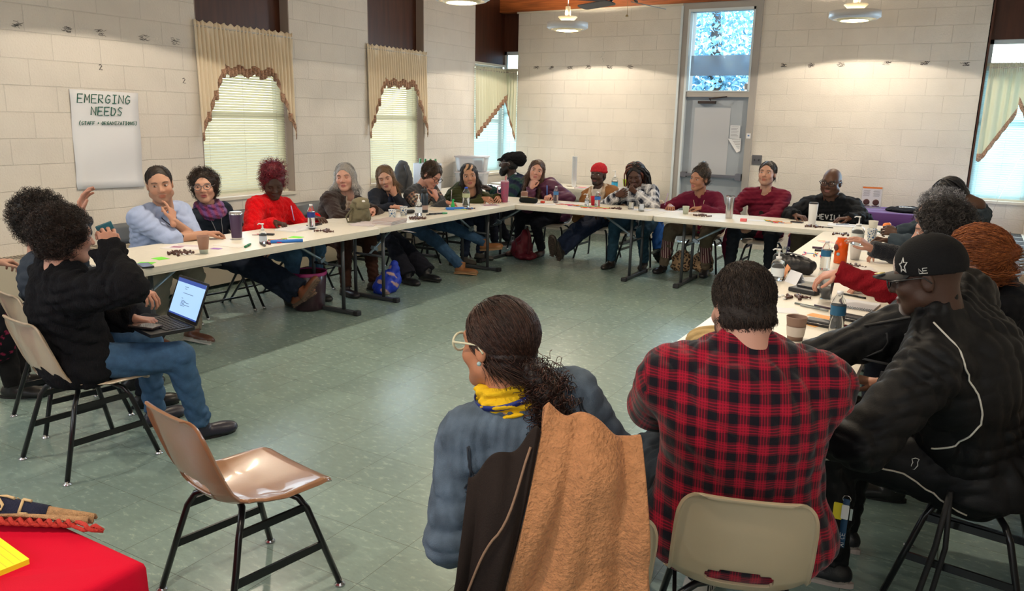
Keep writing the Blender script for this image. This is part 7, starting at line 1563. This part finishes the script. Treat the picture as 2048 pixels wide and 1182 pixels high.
# table 5
pump('large clear sanitizer pump bottle before the blue patterned cup on the right table', 5.74, -3.98, .235, .050, lc=(.55, .58, .56)); cup('blue and white patterned cup behind the large sanitizer', 5.83, -3.80, .12, .040, pat=m_bluepat); candies('brown wrapped candy near the inner corner of the tables', 5.54, -3.42, 6, .08)
sheet('white sheet under the hands of the locs person', 5.92, -4.20, .3, .24, .1, (.72, .74, .78)); sheet('orange and blue flag sticker on the right table', 5.50, -3.98, .11, .13, .5, (.62, .55, .60), cat='sticker', nm='flag_sticker', lines=[(-.1, .3, .7, .2), (.1, -.1, .7, .15)], lc=(.75, .30, .03)); sheet('orange striped sticker beside the blue patterned cup', 5.84, -4.22, .08, .06, .1, (.8, .35, .05), cat='sticker', nm='flag_sticker')
e = empty('sport_bottle', (5.75, -5.02, TZ), 0, 'bright orange translucent bottle with a round dark emblem', 'bottle'); f = MB(); f.lathe([(0, 0), (.042, 0), (.045, .008), (.045, .075), (.0435, .085), (.045, .095), (.045, .145), (.040, .160), (.034, .165), (.034, .185), (.030, .185)], n=28); f.build('bottle_body', mat('orange_plastic', (.95, .12, .008), .15, trans=.35, emit=(1, .12, .01), estr=.0), e)
f = MB(); f.lathe([(0, .0), (.024, .0), (.024, .0015), (0, .0015)], (-.032, -.032, .115), 20, rot=Matrix.Rotation(-pi/4, 3, 'Z') @ Matrix.Rotation(pi/2, 3, 'X')); f.build('round_emblem', mat('emblem_dark', (.09, .02, .02), .5), e)
f = MB(); f.lathe([(0, .0), (.012, .0), (.012, .002), (0, .002)], (-.012, -.045, .07), 16, rot=Matrix.Rotation(pi/2, 3, 'X')); f.build('blue_sticker', mat('sticker_blue', (.35, .50, .62), .5), e)
e = empty('bottle_lid', (5.60, -4.60, TZ), 0, 'white screw lid with a loop beside the orange bottle', 'lid'); f = MB(); f.lathe([(0, .02), (.032, .02), (.034, 0)], (0, 0, 0), 20); f.tube([(.04+.028*cos(a), .02+.028*sin(a), .02+.02*sin(a)) for a in np.linspace(0, 2*pi, 14, endpoint=False)], .004, 6, closed=True); f.build('screw_lid', m_white, e)
marker('dark purple marker behind the orange bottle', 5.53, -4.42, .1, (.05, .02, .05)); marker('black marker beside the purple marker', 5.57, -4.55, .2, (.012, .012, .012)); cup('white paper cup right of the orange bottle', 5.82, -4.78, .10, .042, col=(.72, .73, .74)); cleaners('left of the orange bottle', 5.50, -4.78, 4, .05, 1.9, cols=[PC[2], PC[4], PC[6], PC[3]])
f = MB(); f.ball((0, 0, .012), .013); put(tag(f.build('pompom', mat('pompom_pink', (.80, .04, .16), 1)), 'pink pompom on the right table left of the orange bottle', 'pompom'), 5.60, -4.86)
water('water bottle with a blue label before the orange bottle', 5.70, -5.38, .20, .033, (.02, .13, .27)); candies('brown wrapped candy right of the orange bottle', 5.85, -5.12, 7, .07); phone('phone with a pale screen under the raised hand', 5.96, -4.42, .2, col=(.25, .22, .2)); sheet('small notepad under the raised hand', 5.93, -5.22, .14, .2, .3, (.70, .66, .62), t=.010, nm='notepad', cat='notepad')
sheet('white printed sheets between the two raised hands', 5.92, -5.60, .34, .26, .2, (.74, .76, .80), lines=TXT[:6]+[(-.2, -.35, .3, .15)], lc=(.35, .2, .2))
S = SDF(); S.cap((-.115, 0, .055), (.115, 0, .055), .058, .055, .02, flat=(0, 1, 0), fs=.9); S.ell((0, -.045, .045), (.10, .035, .04), None, .02); V, F = S.mesh(.005, wr=.006, wl=.06, seed=55); e = empty('belt_bag', (5.53, -5.58, TZ), -.55, 'black belt bag with a printed strap on the right table', 'bag'); me = np_mesh('bag_body', V, F); set_col(me, np.tile([.010, .010, .012], (len(V), 1))); link('bag_body', me, clothmat('puffer'), e)
f = MB(); f.grid([[Vector((x, y, .062+.058*cos(x*7)+dz)) for y in (-.018, .018)] for x, dz in zip(np.linspace(-.16, .16, 14), [0]*14)]); f.build('strap', mat('strap_black', (.012, .012, .013), .6), e, solid=.003); f = MB(); ls, _ = stroke('UNI', .02, .001)
for ln in ls: f.tube([(-.06+px, -.012+pz, .124) for px, pz in ln], .0014, 4)
for ln in stroke('UNI', .02, .001)[0]: f.tube([(.03+px, -.012+pz, .121-.25*px) for px, pz in ln], .0014, 4)
f.build('strap_print', m_white, e)
def tent(label, x, y, w_, h_, a, col):
    f = MB(); f.grid([[Vector((-w_/2, -.035, 0)), Vector((w_/2, -.035, 0))], [Vector((-w_/2, 0, h_)), Vector((w_/2, 0, h_))], [Vector((-w_/2, .035, 0)), Vector((w_/2, .035, 0))]], smooth=False); o = f.build('name_tent_card', mat('card_%d_%d' % (int(col[0]*99), int(col[2]*99)), col, .7), solid=.001); put(o, x, y, TZ, a); return tag(o, label, 'card')
tent('orange folded card standing by the belt bag', 5.55, -5.86, .13, .085, 1.9, (.85, .35, .14)); tent('white folded card standing before the white bowl', 5.62, -5.98, .13, .075, 2.3, (.74, .75, .80))
f = MB(); f.lathe([(0, .003), (.045, .003), (.072, .035), (.080, .038), (.080, .040), (.070, .038), (.044, 0), (0, 0)], n=28, cap=False); put(tag(f.build('foam_bowl', mat('foam_white', (.74, .76, .78), .6)), 'white foam bowl on the right table', 'bowl'), 5.74, -6.00)
# table 6
pump('clear sanitizer pump bottle behind the head of the plaid shirt man', 5.50, -5.94, .20, .042, lc=(.70, .74, .76))
f = MB(); f.box((0, 0, .014), (.17, .08, .026), bev=.006); put(tag(f.build('sunglasses_case', m_blk), 'black case with a phone on it before the white bowl', 'case'), 5.72, -6.24, TZ, -.35); phone('black phone lying on the black case', 5.75, -6.20, 1.2, z=TZ+.028)
f = MB(); f.lathe([(0, .003), (.028, .003), (.040, .12), (.042, .12), (.030, 0), (0, 0)], n=24, cap=False); o = put(tag(f.build('plastic_cup', m_clear), 'clear plastic cup under the hand with the red knit sleeve', 'cup'), 5.85, -6.34); f = MB(); f.lathe([(.0, .005), (.028, .005), (.033, .055), (0, .055)], n=20); f.build('drink', mat('milky_drink', (.42, .40, .38), .3), o)
candies('brown wrapped candy left of the clear plastic cup', 5.70, -6.42, 6, .06); mints('white mint left of the clear plastic cup', 5.60, -6.46, 8, .08)
marker('black pen right of the clear plastic cup', 5.98, -6.18, -.4, (.015, .02, .03), l_=.15, r=.0055, cat='pen'); marker('silver pen in the bundle before the spiral notebook', 5.84, -6.64, -.35, (.30, .31, .30), l_=.16, r=.0055, cat='pen'); marker('green grey pen in the bundle before the spiral notebook', 5.80, -6.60, -.30, (.12, .14, .12), l_=.15, r=.005, cat='pen'); marker('dark pen in the bundle before the spiral notebook', 5.90, -6.60, -.38, (.04, .02, .035), l_=.15, r=.0055, cat='pen')
e = empty('spiral_notebook', (6.02, -6.42, TZ), -.1, 'open white spiral notebook under the red knit sleeve', 'notebook'); f = MB(); f.prism(rrect(.11, .10, .004), 0, .010); f.build('pages', paper, e); f = MB()
for k in range(18): f.tube([(-.10+.012*k+.004*cos(a), -.102, .006+.007*sin(a)) for a in np.linspace(0, 2*pi, 8, endpoint=False)], .0011, 4, closed=True)
f.build('spiral_binding', m_blk, e)
sheet('blank white card left of the bundle of pens', 5.70, -6.78, .15, .12, .4, (.74, .76, .80)); sheet('orange lined note nearer the water bottle', 5.88, -6.98, .125, .10, -.5, (.85, .42, .14), cat='sticky note', nm='sticky_note', lines=[(0, .35-.12*k, .9, .015) for k in range(6)], lc=(.7, .3, .15)); sheet('orange note behind the black phones', 5.90, -6.80, .125, .07, -.3, (.85, .40, .14), cat='sticky note', nm='sticky_note'); sheet('yellow note peeking under the orange note', 5.82, -6.94, .06, .05, .2, (.80, .75, .20), z=TZ-.0004, cat='sticky note', nm='sticky_note')
def case(label, x, y, a, l_=.15, w_=.07, h=.028):
    e = empty('phone_wallet', (x, y, TZ), a, label, 'phone'); f = MB(); f.box((0, 0, h/2), (l_, w_, h), bev=.007); f.build('wallet_case', m_blk, e); f = MB(); f.tube([(-l_/2+.01, -w_/2, h*.55), (l_/2-.01, -w_/2, h*.55)], .0016, 5); f.build('zip', m_steel, e)
case('black zipped case left of the near water bottle', 5.93, -7.00, -.2); case('black zipped case right of the near water bottle', 6.04, -6.80, -.3); phone('black phone touching the near water bottle', 6.02, -6.98, 1.2)
water('ribbed water bottle with a dark blue label nearest the plaid shirt man', 6.02, -7.16, .215, .034, (.015, .10, .20), fill=.5); candies('brown wrapped candy by the table edge near the cap wearing man', 6.10, -6.98, 3, .045)
cup('brown striped coffee cup right of the plaid shirt man', 5.87, -7.34, .11, .046, col=(.26, .16, .12), sleeve=mat('cup_line', (.55, .48, .42), .6))
S = SDF(); S.ell((0, 0, .04), (.09, .065, .045), None, .02); S.ell((.05, .02, .05), (.06, .05, .035), None, .02); V, F = S.mesh(.005, wr=.012, wl=.06, seed=9); me = np_mesh('crumpled_bag', V, F); set_col(me, np.tile([.42, .30, .14], (len(V), 1))); o = link('crumpled_bag', me, clothmat('plain')); put(o, 5.55, -7.66, TZ); tag(o, 'crumpled tan paper bag at the left shoulder of the plaid shirt man', 'bag')
candies('dark wrapped candy near the corner of the nearest table', 5.50, -7.92, 2, .02)
f = MB(); f.tube([(0, 0, 0), (.02, .03, .13)], .004, 6); put(tag(f.build('pen', MATS['pen_lilac']), 'pale pen held by the maroon top woman', 'pen'), 3.60, -2.62, .80); f = MB(); f.tube([(0, 0, 0), (-.02, .03, .12)], .005, 6); put(tag(f.build('pen', MATS['tube_blue']), 'blue pen held by the purple jacket woman', 'pen'), 2.10, -2.56, .80); f = MB(); f.tube([(0, 0, 0), (-.01, .03, .13)], .004, 6); put(tag(f.build('pen', m_steel), 'silver pen held by the man in the patterned sweater', 'pen'), 1.60, -3.88, .80)
# near red table
e = empty('legal_pad', (4.72, -10.305, .743), -.1, 'yellow lined writing pad on the red cloth', 'notepad'); f = MB(); f.prism(rrect(.075, .11, .002), 0, .012); f.build('pages', mat('pad_yellow', (.85, .68, .01), .7), e); f = MB()
for k in range(14): f.box((0, .095-.0145*k, .0122), (.145, .0008, .0004))
f.build('ruled_lines', mat('ruled_olive', (.50, .42, .03), .7), e)
rows = []
for j in range(30):
    row = []
    for k in range(24):
        u, v_ = 1-k/23, j/29; vv = v_*(.25+.75*u); x = 4.78-.42*u-.09*vv; y = -10.055-.255*u+.15*vv; row.append(Vector((x, y, .754+.026*abs(sin(u*5+v_*3))*u+.010*sin(v_*9+u*4)+.008-.05*max(0, v_-.7)*(1-u))))
    rows.append(row)
e = empty('burlap_sack', (4.6, -10.1, .743), 0, 'tan burlap sack with dark printing on the red cloth', 'sack'); f = MB(); f.grid(rows); o = f.build('sack_cloth', mat('burlap', (.48, .27, .13), .95, bump=.9, bscale=380, var=.2, vscale=120), e, solid=.006); o.matrix_parent_inverse = Matrix.Translation((-4.6, 10.1, -.743))
def sackp(u, v_, d=.006): j, k = min(int(v_*29), 28), min(int(u*23), 22); return rows[j][k].lerp(rows[min(j+1, 29)][min(k+1, 23)], .5)+Vector((0, 0, d))
f = MB(); f.grid([[sackp(u, v_, .0055) for u in np.linspace(.24, .74, 12)] for v_ in np.linspace(.30, .95, 12)]); o = f.build('printed_panel', mat('burlap_navy', (.018, .020, .05), .95, bump=.9, bscale=380), e, solid=.001); o.matrix_parent_inverse = Matrix.Translation((-4.6, 10.1, -.743))
f = MB(); ls, _ = stroke('BASI', .05, .004)
for ln in ls: f.tube([sackp(.28+px*2.4, .42+pz*5.5, .010) for px, pz in ln], .0038, 5)
ls, _ = stroke('FROM THE', .02, .002)
for ln in ls: f.tube([sackp(.28+px*2.4, .78+pz*5, .010) for px, pz in ln], .0016, 5)
o = f.build('printed_lettering', mat('burlap_print', (.55, .38, .20), .9), e); o.matrix_parent_inverse = Matrix.Translation((-4.6, 10.1, -.743))
f = MB()
for ph_ in (0, pi): f.tube([rows[0][0].lerp(rows[0][23], t_)+Vector((.03 if t_ > .95 else 0, .006*cos(t_*70+ph_)-.004, .006*sin(t_*70+ph_))) for t_ in np.linspace(0, 1, 120)]+[Vector((4.825, -10.045, .752))], .0052, 6)
o = f.build('red_braided_hem', mat('braid_red', (.42, .03, .02), .9, bump=.5, bscale=200), e); o.matrix_parent_inverse = Matrix.Translation((-4.6, 10.1, -.743))
# ---- bags under the tables
e = empty('tote_bin', (1.50, -5.98, 0), 0, 'dark bucket bag with a magenta rim under the first left table', 'bag'); f = MB(); f.lathe([(0, 0), (.125, 0), (.14, .02), (.16, .33), (.155, .335), (.135, .03), (0, .02)], n=28, cap=False); f.build('bag_body', mat('bag_plum', (.035, .014, .022), .35, coat=.3), e)
f = MB(); f.lathe([(.163, .315), (.166, .345), (.158, .345), (.155, .315)], n=28, cap=False); f.build('rim', mat('rim_magenta', (.26, .012, .12), .5), e)
for s_ in (-1, 1): f = MB(); f.tube([(s_*.05+.0, -.15, .31), (s_*.06, -.19, .25), (s_*.03, -.2, .16)], .006, 6); f.build('handle', MATS['rim_magenta'], e)
def softbag(name, label, x, y, parts, col, kind='plain', h=.008, wr=.02, wl=.13, seed=1, cat='bag', z=0, a=0):
    wr *= .7
    S = SDF()
    for q in parts: S.ell(q[:3], q[3:], None, .03)
    V, F = S.mesh(h, wr=wr, wl=wl, seed=seed, minz=.002); me = np_mesh(name, V, F); set_col(me, np.tile(col, (len(V), 1)) if not callable(col) else col(V)); o = link(name, me, kind if not isinstance(kind, str) else clothmat(kind)); put(o, x, y, z, a); return tag(o, label, cat)
o = softbag('shopping_bag', 'shiny blue shopping bag on the floor under the second left table', 1.66, -5.06, [(0, 0, .10, .10, .15, .12), (.02, .08, .20, .05, .06, .12), (0, -.08, .05, .10, .1, .06)], lambda V: np.where((np.sin(V@np.array([40, 22, 30]))+np.sin(V@np.array([-22, 35, 50])) > .9)[:, None] & (V[:, 1] < .04)[:, None], [.45, .30, .28], [.012, .04, .45]), 'puffer', wr=.025, seed=61)
o = softbag('backpack', 'dark red backpack slumped on the floor beside the striped sock leg', 1.78, -2.58, [(0, 0, .13, .12, .15, .14), (.03, .03, .26, .07, .08, .10), (.08, -.05, .05, .16, .10, .05)], (.14, .010, .022), 'puffer', wr=.02, seed=62); f = MB(); f.tube([(.06, .02, .38), (.14, -.06, .30), (.16, -.10, .15), (.14, -.12, .03)], .014, 6); f.build('shoulder_strap', mat('strap_wine', (.10, .008, .016), .7), o); f = MB(); f.tube([(-.04, -.12, .27), (.0, -.14, .20), (.0, -.15, .10)], .004, 5); f.build('zip', m_blk, o)
m_leo = mat('leopard_print', (.35, .2, .1), .7); t = m_leo.node_tree; vo = t.nodes.new('ShaderNodeTexVoronoi'); vo.inputs['Scale'].default_value = 38; vo.feature = 'F1'; cr = t.nodes.new('ShaderNodeValToRGB'); cr.color_ramp.elements[0].color = (.30, .13, .06, 1); cr.color_ramp.elements[1].color = (.42, .26, .13, 1); e_ = cr.color_ramp.elements.new(.25); e_.color = (.02, .012, .01, 1); e_ = cr.color_ramp.elements.new(.42); e_.color = (.025, .015, .01, 1); e_ = cr.color_ramp.elements.new(.5); e_.color = (.45, .28, .15, 1); tc = t.nodes.new('ShaderNodeTexCoord'); t.links.new(tc.outputs['Object'], vo.inputs[0]); t.links.new(vo.outputs[0], cr.inputs[0]); t.links.new(cr.outputs[0], t.nodes['Principled BSDF'].inputs['Base Color'])
for x, y, l_ in ((3.70, -2.18, 'leopard print tote on the floor left of the table leg'), (3.93, -2.10, 'leopard print tote on the floor right of the table leg')):
    o = softbag('leopard_tote', l_, x, y, [(0, 0, .12, .12, .08, .13), (0, 0, .05, .13, .09, .06)], (.3, .2, .1), m_leo, wr=.012, seed=int(x*10)); f = MB(); f.tube([(-.06, -.03, .23), (-.04, -.05, .33), (.04, -.05, .33), (.06, -.03, .23)], .006, 6); f.build('handle', m_blk, o)
softbag('black_bag', 'black bag on the floor behind the legs of the braided person', 3.32, -1.75, [(0, 0, .14, .13, .10, .15)], (.010, .010, .012), seed=64); softbag('floral_bag', 'black bag with embroidered flowers hanging at the left edge', 1.72, -8.72, [(0, 0, .17, .10, .13, .17), (0, 0, .30, .07, .1, .08)], lambda V: np.where((np.sin(V@np.array([70, 55, 80]))*np.sin(V@np.array([-60, 75, 40])) > .62)[:, None], [.35, .03, .09], [.010, .010, .014]), z=.25, seed=65)
softbag('magenta_coat', 'bright magenta coat hanging over a chair at the left edge', 1.95, -9.30, [(0, 0, .30, .13, .10, .30), (.02, 0, .60, .10, .08, .12)], (.20, .008, .13), seed=66, wr=.02)
softbag('blue_sweater', 'bright blue jacket hanging on the chair of the braided person', 3.36, -2.05, [(0, 0, .14, .05, .16, .22), (0, 0, .36, .05, .15, .06)], (.02, .10, .36), seed=67, z=.22); softbag('maroon_jacket', 'dark maroon jacket hanging on the chair beside the leopard totes', 4.20, -2.02, [(0, 0, .20, .06, .16, .22)], (.10, .008, .024), seed=68, z=.16)
# ---- keys and lanyard on the plaid shirt man
e = empty('key_lanyard', (6.26, -8.47, .56), 0, 'keys with a dark blue lanyard hanging from the belt of the plaid shirt man', 'keys'); f = MB(); f.grid([[Vector((.010*s_, 0, z_)) for s_ in (-1, 1)] for z_ in np.linspace(-.02, -.19, 6)]); f.build('lanyard_strap', mat('lanyard_navy', (.01, .05, .12), .6), e, solid=.003)
f = MB(); ls, _ = stroke('ANCE', .014, .001)
for ln in ls: f.tube([(.004-pz+.003, -.0025, -.185+px) for px, pz in ln], .0009, 4)
f.build('lanyard_lettering', m_white, e); f = MB(); f.prism(rrect(.014, .028, .004), -.002, .002, Matrix.Translation((-.022, -.004, -.065)) @ Matrix.Rotation(pi/2, 4, 'X')); f.build('yellow_tag', mat('tag_yellow', (.75, .62, .03), .5), e); f = MB(); f.prism(rrect(.011, .024, .004), -.002, .002, Matrix.Translation((.0, -.008, -.062)) @ Matrix.Rotation(pi/2, 4, 'X')); f.build('white_tag', m_white, e)
f = MB(); f.tube([(.012*cos(a), .0, -.02+.012*sin(a)) for a in np.linspace(0, 2*pi, 14, endpoint=False)], .0015, 5, closed=True); f.box((.018, 0, -.07), (.008, .002, .04)); f.build('key_ring', m_steel, e)
# ---- back table, left corner, purple table
for k in range(18):
    if k == 0: f = MB(); f.lathe([(.028, 0), (.036, .088), (.038, .090), (.036, .088), (.030, .004)], n=20, cap=False); c0 = f.build('foam_cup', mat('foam_white', (.74, .76, .78), .6)); c = c0
    else: c = c0.copy(); COL.objects.link(c)
    c.location = (1.50, -.55, TZ+.0205*k); tag(c, 'white foam cup in the tall stack on the back table', 'cup', 'stack of foam cups')
for k in range(5):
    f = MB(); f.lathe([(0, .002), (.075, .002), (.11, .014), (.112, .015), (.075, 0), (0, 0)], n=28, cap=False); o = f.build('paper_plate', mat('plate_cream', (.66, .60, .50), .6)); put(o, 1.22+.0*k, -.66, TZ+.005*k); tag(o, 'cream paper plate in the pile left of the foam cups', 'plate', 'pile of paper plates')
for k in range(2): f = MB(); f.lathe([(0, .002), (.06, .002), (.085, .012), (.06, 0), (0, 0)], n=24, cap=False); o = f.build('paper_plate', MATS['plate_cream']); put(o, 1.0+.22*k*2, -.5, TZ); tag(o, 'small single plate %s the big pile of paper plates' % ('left of', 'right of')[k], 'plate')
sheet('magazine with red and blue cover on the back table', 1.74, -.66, .28, .2, .1, (.5, .45, .5), z=TZ, t=.012, cat='magazine', nm='magazine', lines=[(-.2, .1, .4, .5)], lc=(.6, .03, .04)); sheet('blue magazine under the red one on the back table', 1.82, -.60, .28, .2, -.2, (.05, .12, .4), z=TZ-.0003, t=.01, cat='magazine', nm='magazine')
pump('blue labelled sanitizer bottle on the back table beside the yellow bin', 2.16, -.60, .27, .045, lc=(.03, .35, .65)); f = MB(); f.lathe([(0, 0), (.08, 0), (.10, .15), (.105, .155), (.095, .15), (.075, .01)], n=4, cap=False); put(tag(f.build('yellow_bin', mat('bin_lime', (.45, .62, .02), .5)), 'lime yellow bin on the back table behind the red beanie', 'bin'), 2.36, -.55); f = MB(); f.lathe([(0, 0), (.06, 0), (.065, .02), (.065, .16), (.05, .21), (.02, .225), (0, .225)], n=20); put(tag(f.build('white_jug', m_white), 'white jug behind the braided head on the back table', 'jug'), 2.50, -.50)
def tote(label, x, y, z, a):
    e = empty('storage_box', (x, y, z), a, label, 'box'); f = MB(); f.prism(rrect(.19, .14, .03), 0, .004); 
    for k in range(1): f.grid([[Vector((p[0]*(1+.12*t_), p[1]*(1+.12*t_), .19*t_)) for p in rrect(.19, .14, .03)+[rrect(.19, .14, .03)[0]]] for t_ in (0, .5, 1)])
    f.build('box_body', mat('frosted_plastic', (.72, .72, .76), .25, trans=.55, ior=1.1), e); f = MB(); f.prism(rrect(.225, .17, .035), .19, .212); f.build('box_lid', mat('lid_frost', (.66, .62, .64), .35, trans=.3), e)
    f = MB(); f.box((-.05, 0, .06), (.12, .15, .10), bev=.01); f.build('packed_cloth', mat('packed_pink', (.55, .20, .18), .8), e); f = MB(); f.box((.08, .02, .08), (.09, .13, .14), bev=.01); f.build('packed_folder', mat('packed_blue', (.05, .15, .40), .8), e)
tote('lower frosted plastic storage box by the room corner', .34, -1.50, TZ-.0, .3); tote('upper frosted plastic storage box by the room corner, on top of the other', .34, -1.50, TZ+.217, .3)
o = softbag('grey_backpack', 'grey and black backpack against the wall behind the cheek leaning woman', .22, -2.95, [(0, 0, .20, .10, .13, .21), (.05, .0, .16, .08, .10, .14)], (.06, .062, .068), z=TZ, seed=71, wr=.012); f = MB(); f.tube([(.09, -.07, .36), (.14, -.07, .22), (.11, -.08, .06)], .012, 6); f.build('shoulder_strap', m_blk, o)
e = empty('paper_carrier_bag', (.30, -2.52, TZ), .3, 'large white carrier bag with bottle necks showing by the window', 'bag'); f = MB(); f.grid([[Vector((p[0]*(1+.04*t_), p[1], .36*t_)) for p in rrect(.16, .09, .01)+[rrect(.16, .09, .01)[0]]] for t_ in (0, .3, .7, 1)], smooth=False); f.build('bag_wall', mat('bag_white', (.55, .60, .70), .5), e, solid=.002)
for k in range(4): f = MB(); f.tube([(-.1+.07*k, 0, .2), (-.1+.07*k, 0, .42)], [.03, .014], 8); f.build('bottle_neck', mat('glass_green', (.03, .16, .05), .2), e)
f = MB(); ls, _ = stroke('BOOK', .04, .003)
for ln in ls: f.tube([(-.05+px, -.093, .12+pz) for px, pz in ln], .003, 5)
f.build('bag_print', mat('print_blue', (.1, .2, .45), .6), e)
f = MB(); f.lathe([(0, 0), (.04, 0), (.042, .13), (.03, .15), (.03, .18), (0, .18)], n=18); f.build('flask_body', mat('flask_blue', (.12, .16, .26), .4)); put(tag(bpy.data.objects['flask_body'], 'slate blue flask in front of the white carrier bag', 'flask'), .55, -2.75); bpy.data.objects['flask_body'].name = 'flask'
sheet('large white paper spread on the side table by the tote boxes', .62, -2.02, .4, .5, .1, (.72, .72, .76))
# purple table: shirts, sign holder
def tee(label, x, y, w_, d_, sd, col=(.010, .011, .016), z=TZ+.002, logo=True):
    o = softbag('folded_shirt', label, x, y, [(0, 0, .02, w_, d_, .035), (w_*.4, -.05, .03, w_*.5, d_*.7, .03)], col, z=z, wr=.012, wl=.08, seed=sd, cat='shirt')
    if logo:
        f = MB()
        for r_ in (1., .72, .45): f.tube([(.12*r_*cos(a), -d_*.35+.06*r_*sin(a), .058+.004*sin(3*a)) for a in np.linspace(0, 2*pi, 20, endpoint=False)], .004, 5, closed=True)
        f.build('shirt_emblem', mat('print_pale', (.55, .58, .62), .8), o)
    return o
tee('black shirt with a pale round emblem on the purple table left of the sign', 4.95, -.85, .20, .17, 81); tee('black shirt with a pale round emblem in the middle of the purple table', 5.95, -.86, .27, .20, 82); tee('navy shirts piled at the right end of the purple table', 6.48, -.72, .24, .24, 83, (.018, .03, .06)); tee('second navy shirt pile behind the locs', 6.35, -.58, .22, .16, 84, (.02, .035, .08), z=TZ+.05, logo=False)
e = empty('sign_holder', (5.50, -.62, TZ), .12, 'clear holder with an orange headed flyer on the purple table', 'sign'); f = MB(); f.box((0, .012, .125), (.235, .004, .25)); f.box((0, -.03, .003), (.235, .09, .005)); f.build('holder', m_clear, e); f = MB(); f.box((0, .006, .135), (.215, .002, .225)); f.build('flyer', paper, e); f = MB(); f.box((0, .0045, .238), (.215, .001, .020)); f.build('orange_header', mat('header_orange', (.80, .22, .04), .6), e)
f = MB()
for sx in (-.055, .055):
    for k in range(6): f.box((sx-.008*(k % 2), .0045, .205-.013*k), (.07, .001, .003))
f.build('text_lines', m_grey, e); f = MB()
for sx in (-.052, .052): f.lathe([(.020, 0), (.036, 0), (.036, .001), (.020, .001)], (sx, .004, .065), 24, rot=Matrix.Rotation(pi/2, 3, 'X')); f.box((sx, .0045, .065), (.03, .001, .008)); f.box((sx, .0045, .02), (.08, .001, .012))
f.build('round_logo', mat('logo_brown', (.08, .03, .03), .6), e)
for txt, x, z_, s_ in (('FOR Y', 4.80, .52, .075), ('HORIZONS', 4.80, .22, .04)):
    f = MB(); ls, wd = stroke(txt, s_, .005)
    for ln in ls: f.tube([(x-wd/2+px, -1.215, z_+pz) for px, pz in ln], .006, 5)
    f.build('cloth_lettering', mat('print_pale', (.55, .58, .62), .8), pt).matrix_parent_inverse = Matrix.Translation((-5.72, .80, 0))
f = MB(); f.tube([(.0+.11*cos(a)+4.80, -1.214, .36+.11*sin(a)) for a in np.linspace(.2, pi-.2, 14)], .008, 5); f.build('cloth_arc', mat('print_coral', (.6, .2, .15), .8), pt).matrix_parent_inverse = Matrix.Translation((-5.72, .80, 0))
f = MB(); f.tube([(XR-.03, -.25, 1.8), (XR-.25, -.2, 1.1), (XR-.42, -.18, .45)], .003, 5); tag(f.build('blind_cord', mat('rod_white', (.6, .55, .48), .5)), 'white cord hanging from the blind of the right window', 'cord')
f = MB(); f.box((-.006, 0, 0), (.012, .42, .62)); o = f.build('wall_board', mat('board_white', (.66, .68, .72), .5)); put(o, XR-.002, -1.75, 1.42); tag(o, 'white board fixed to the right wall', 'board')
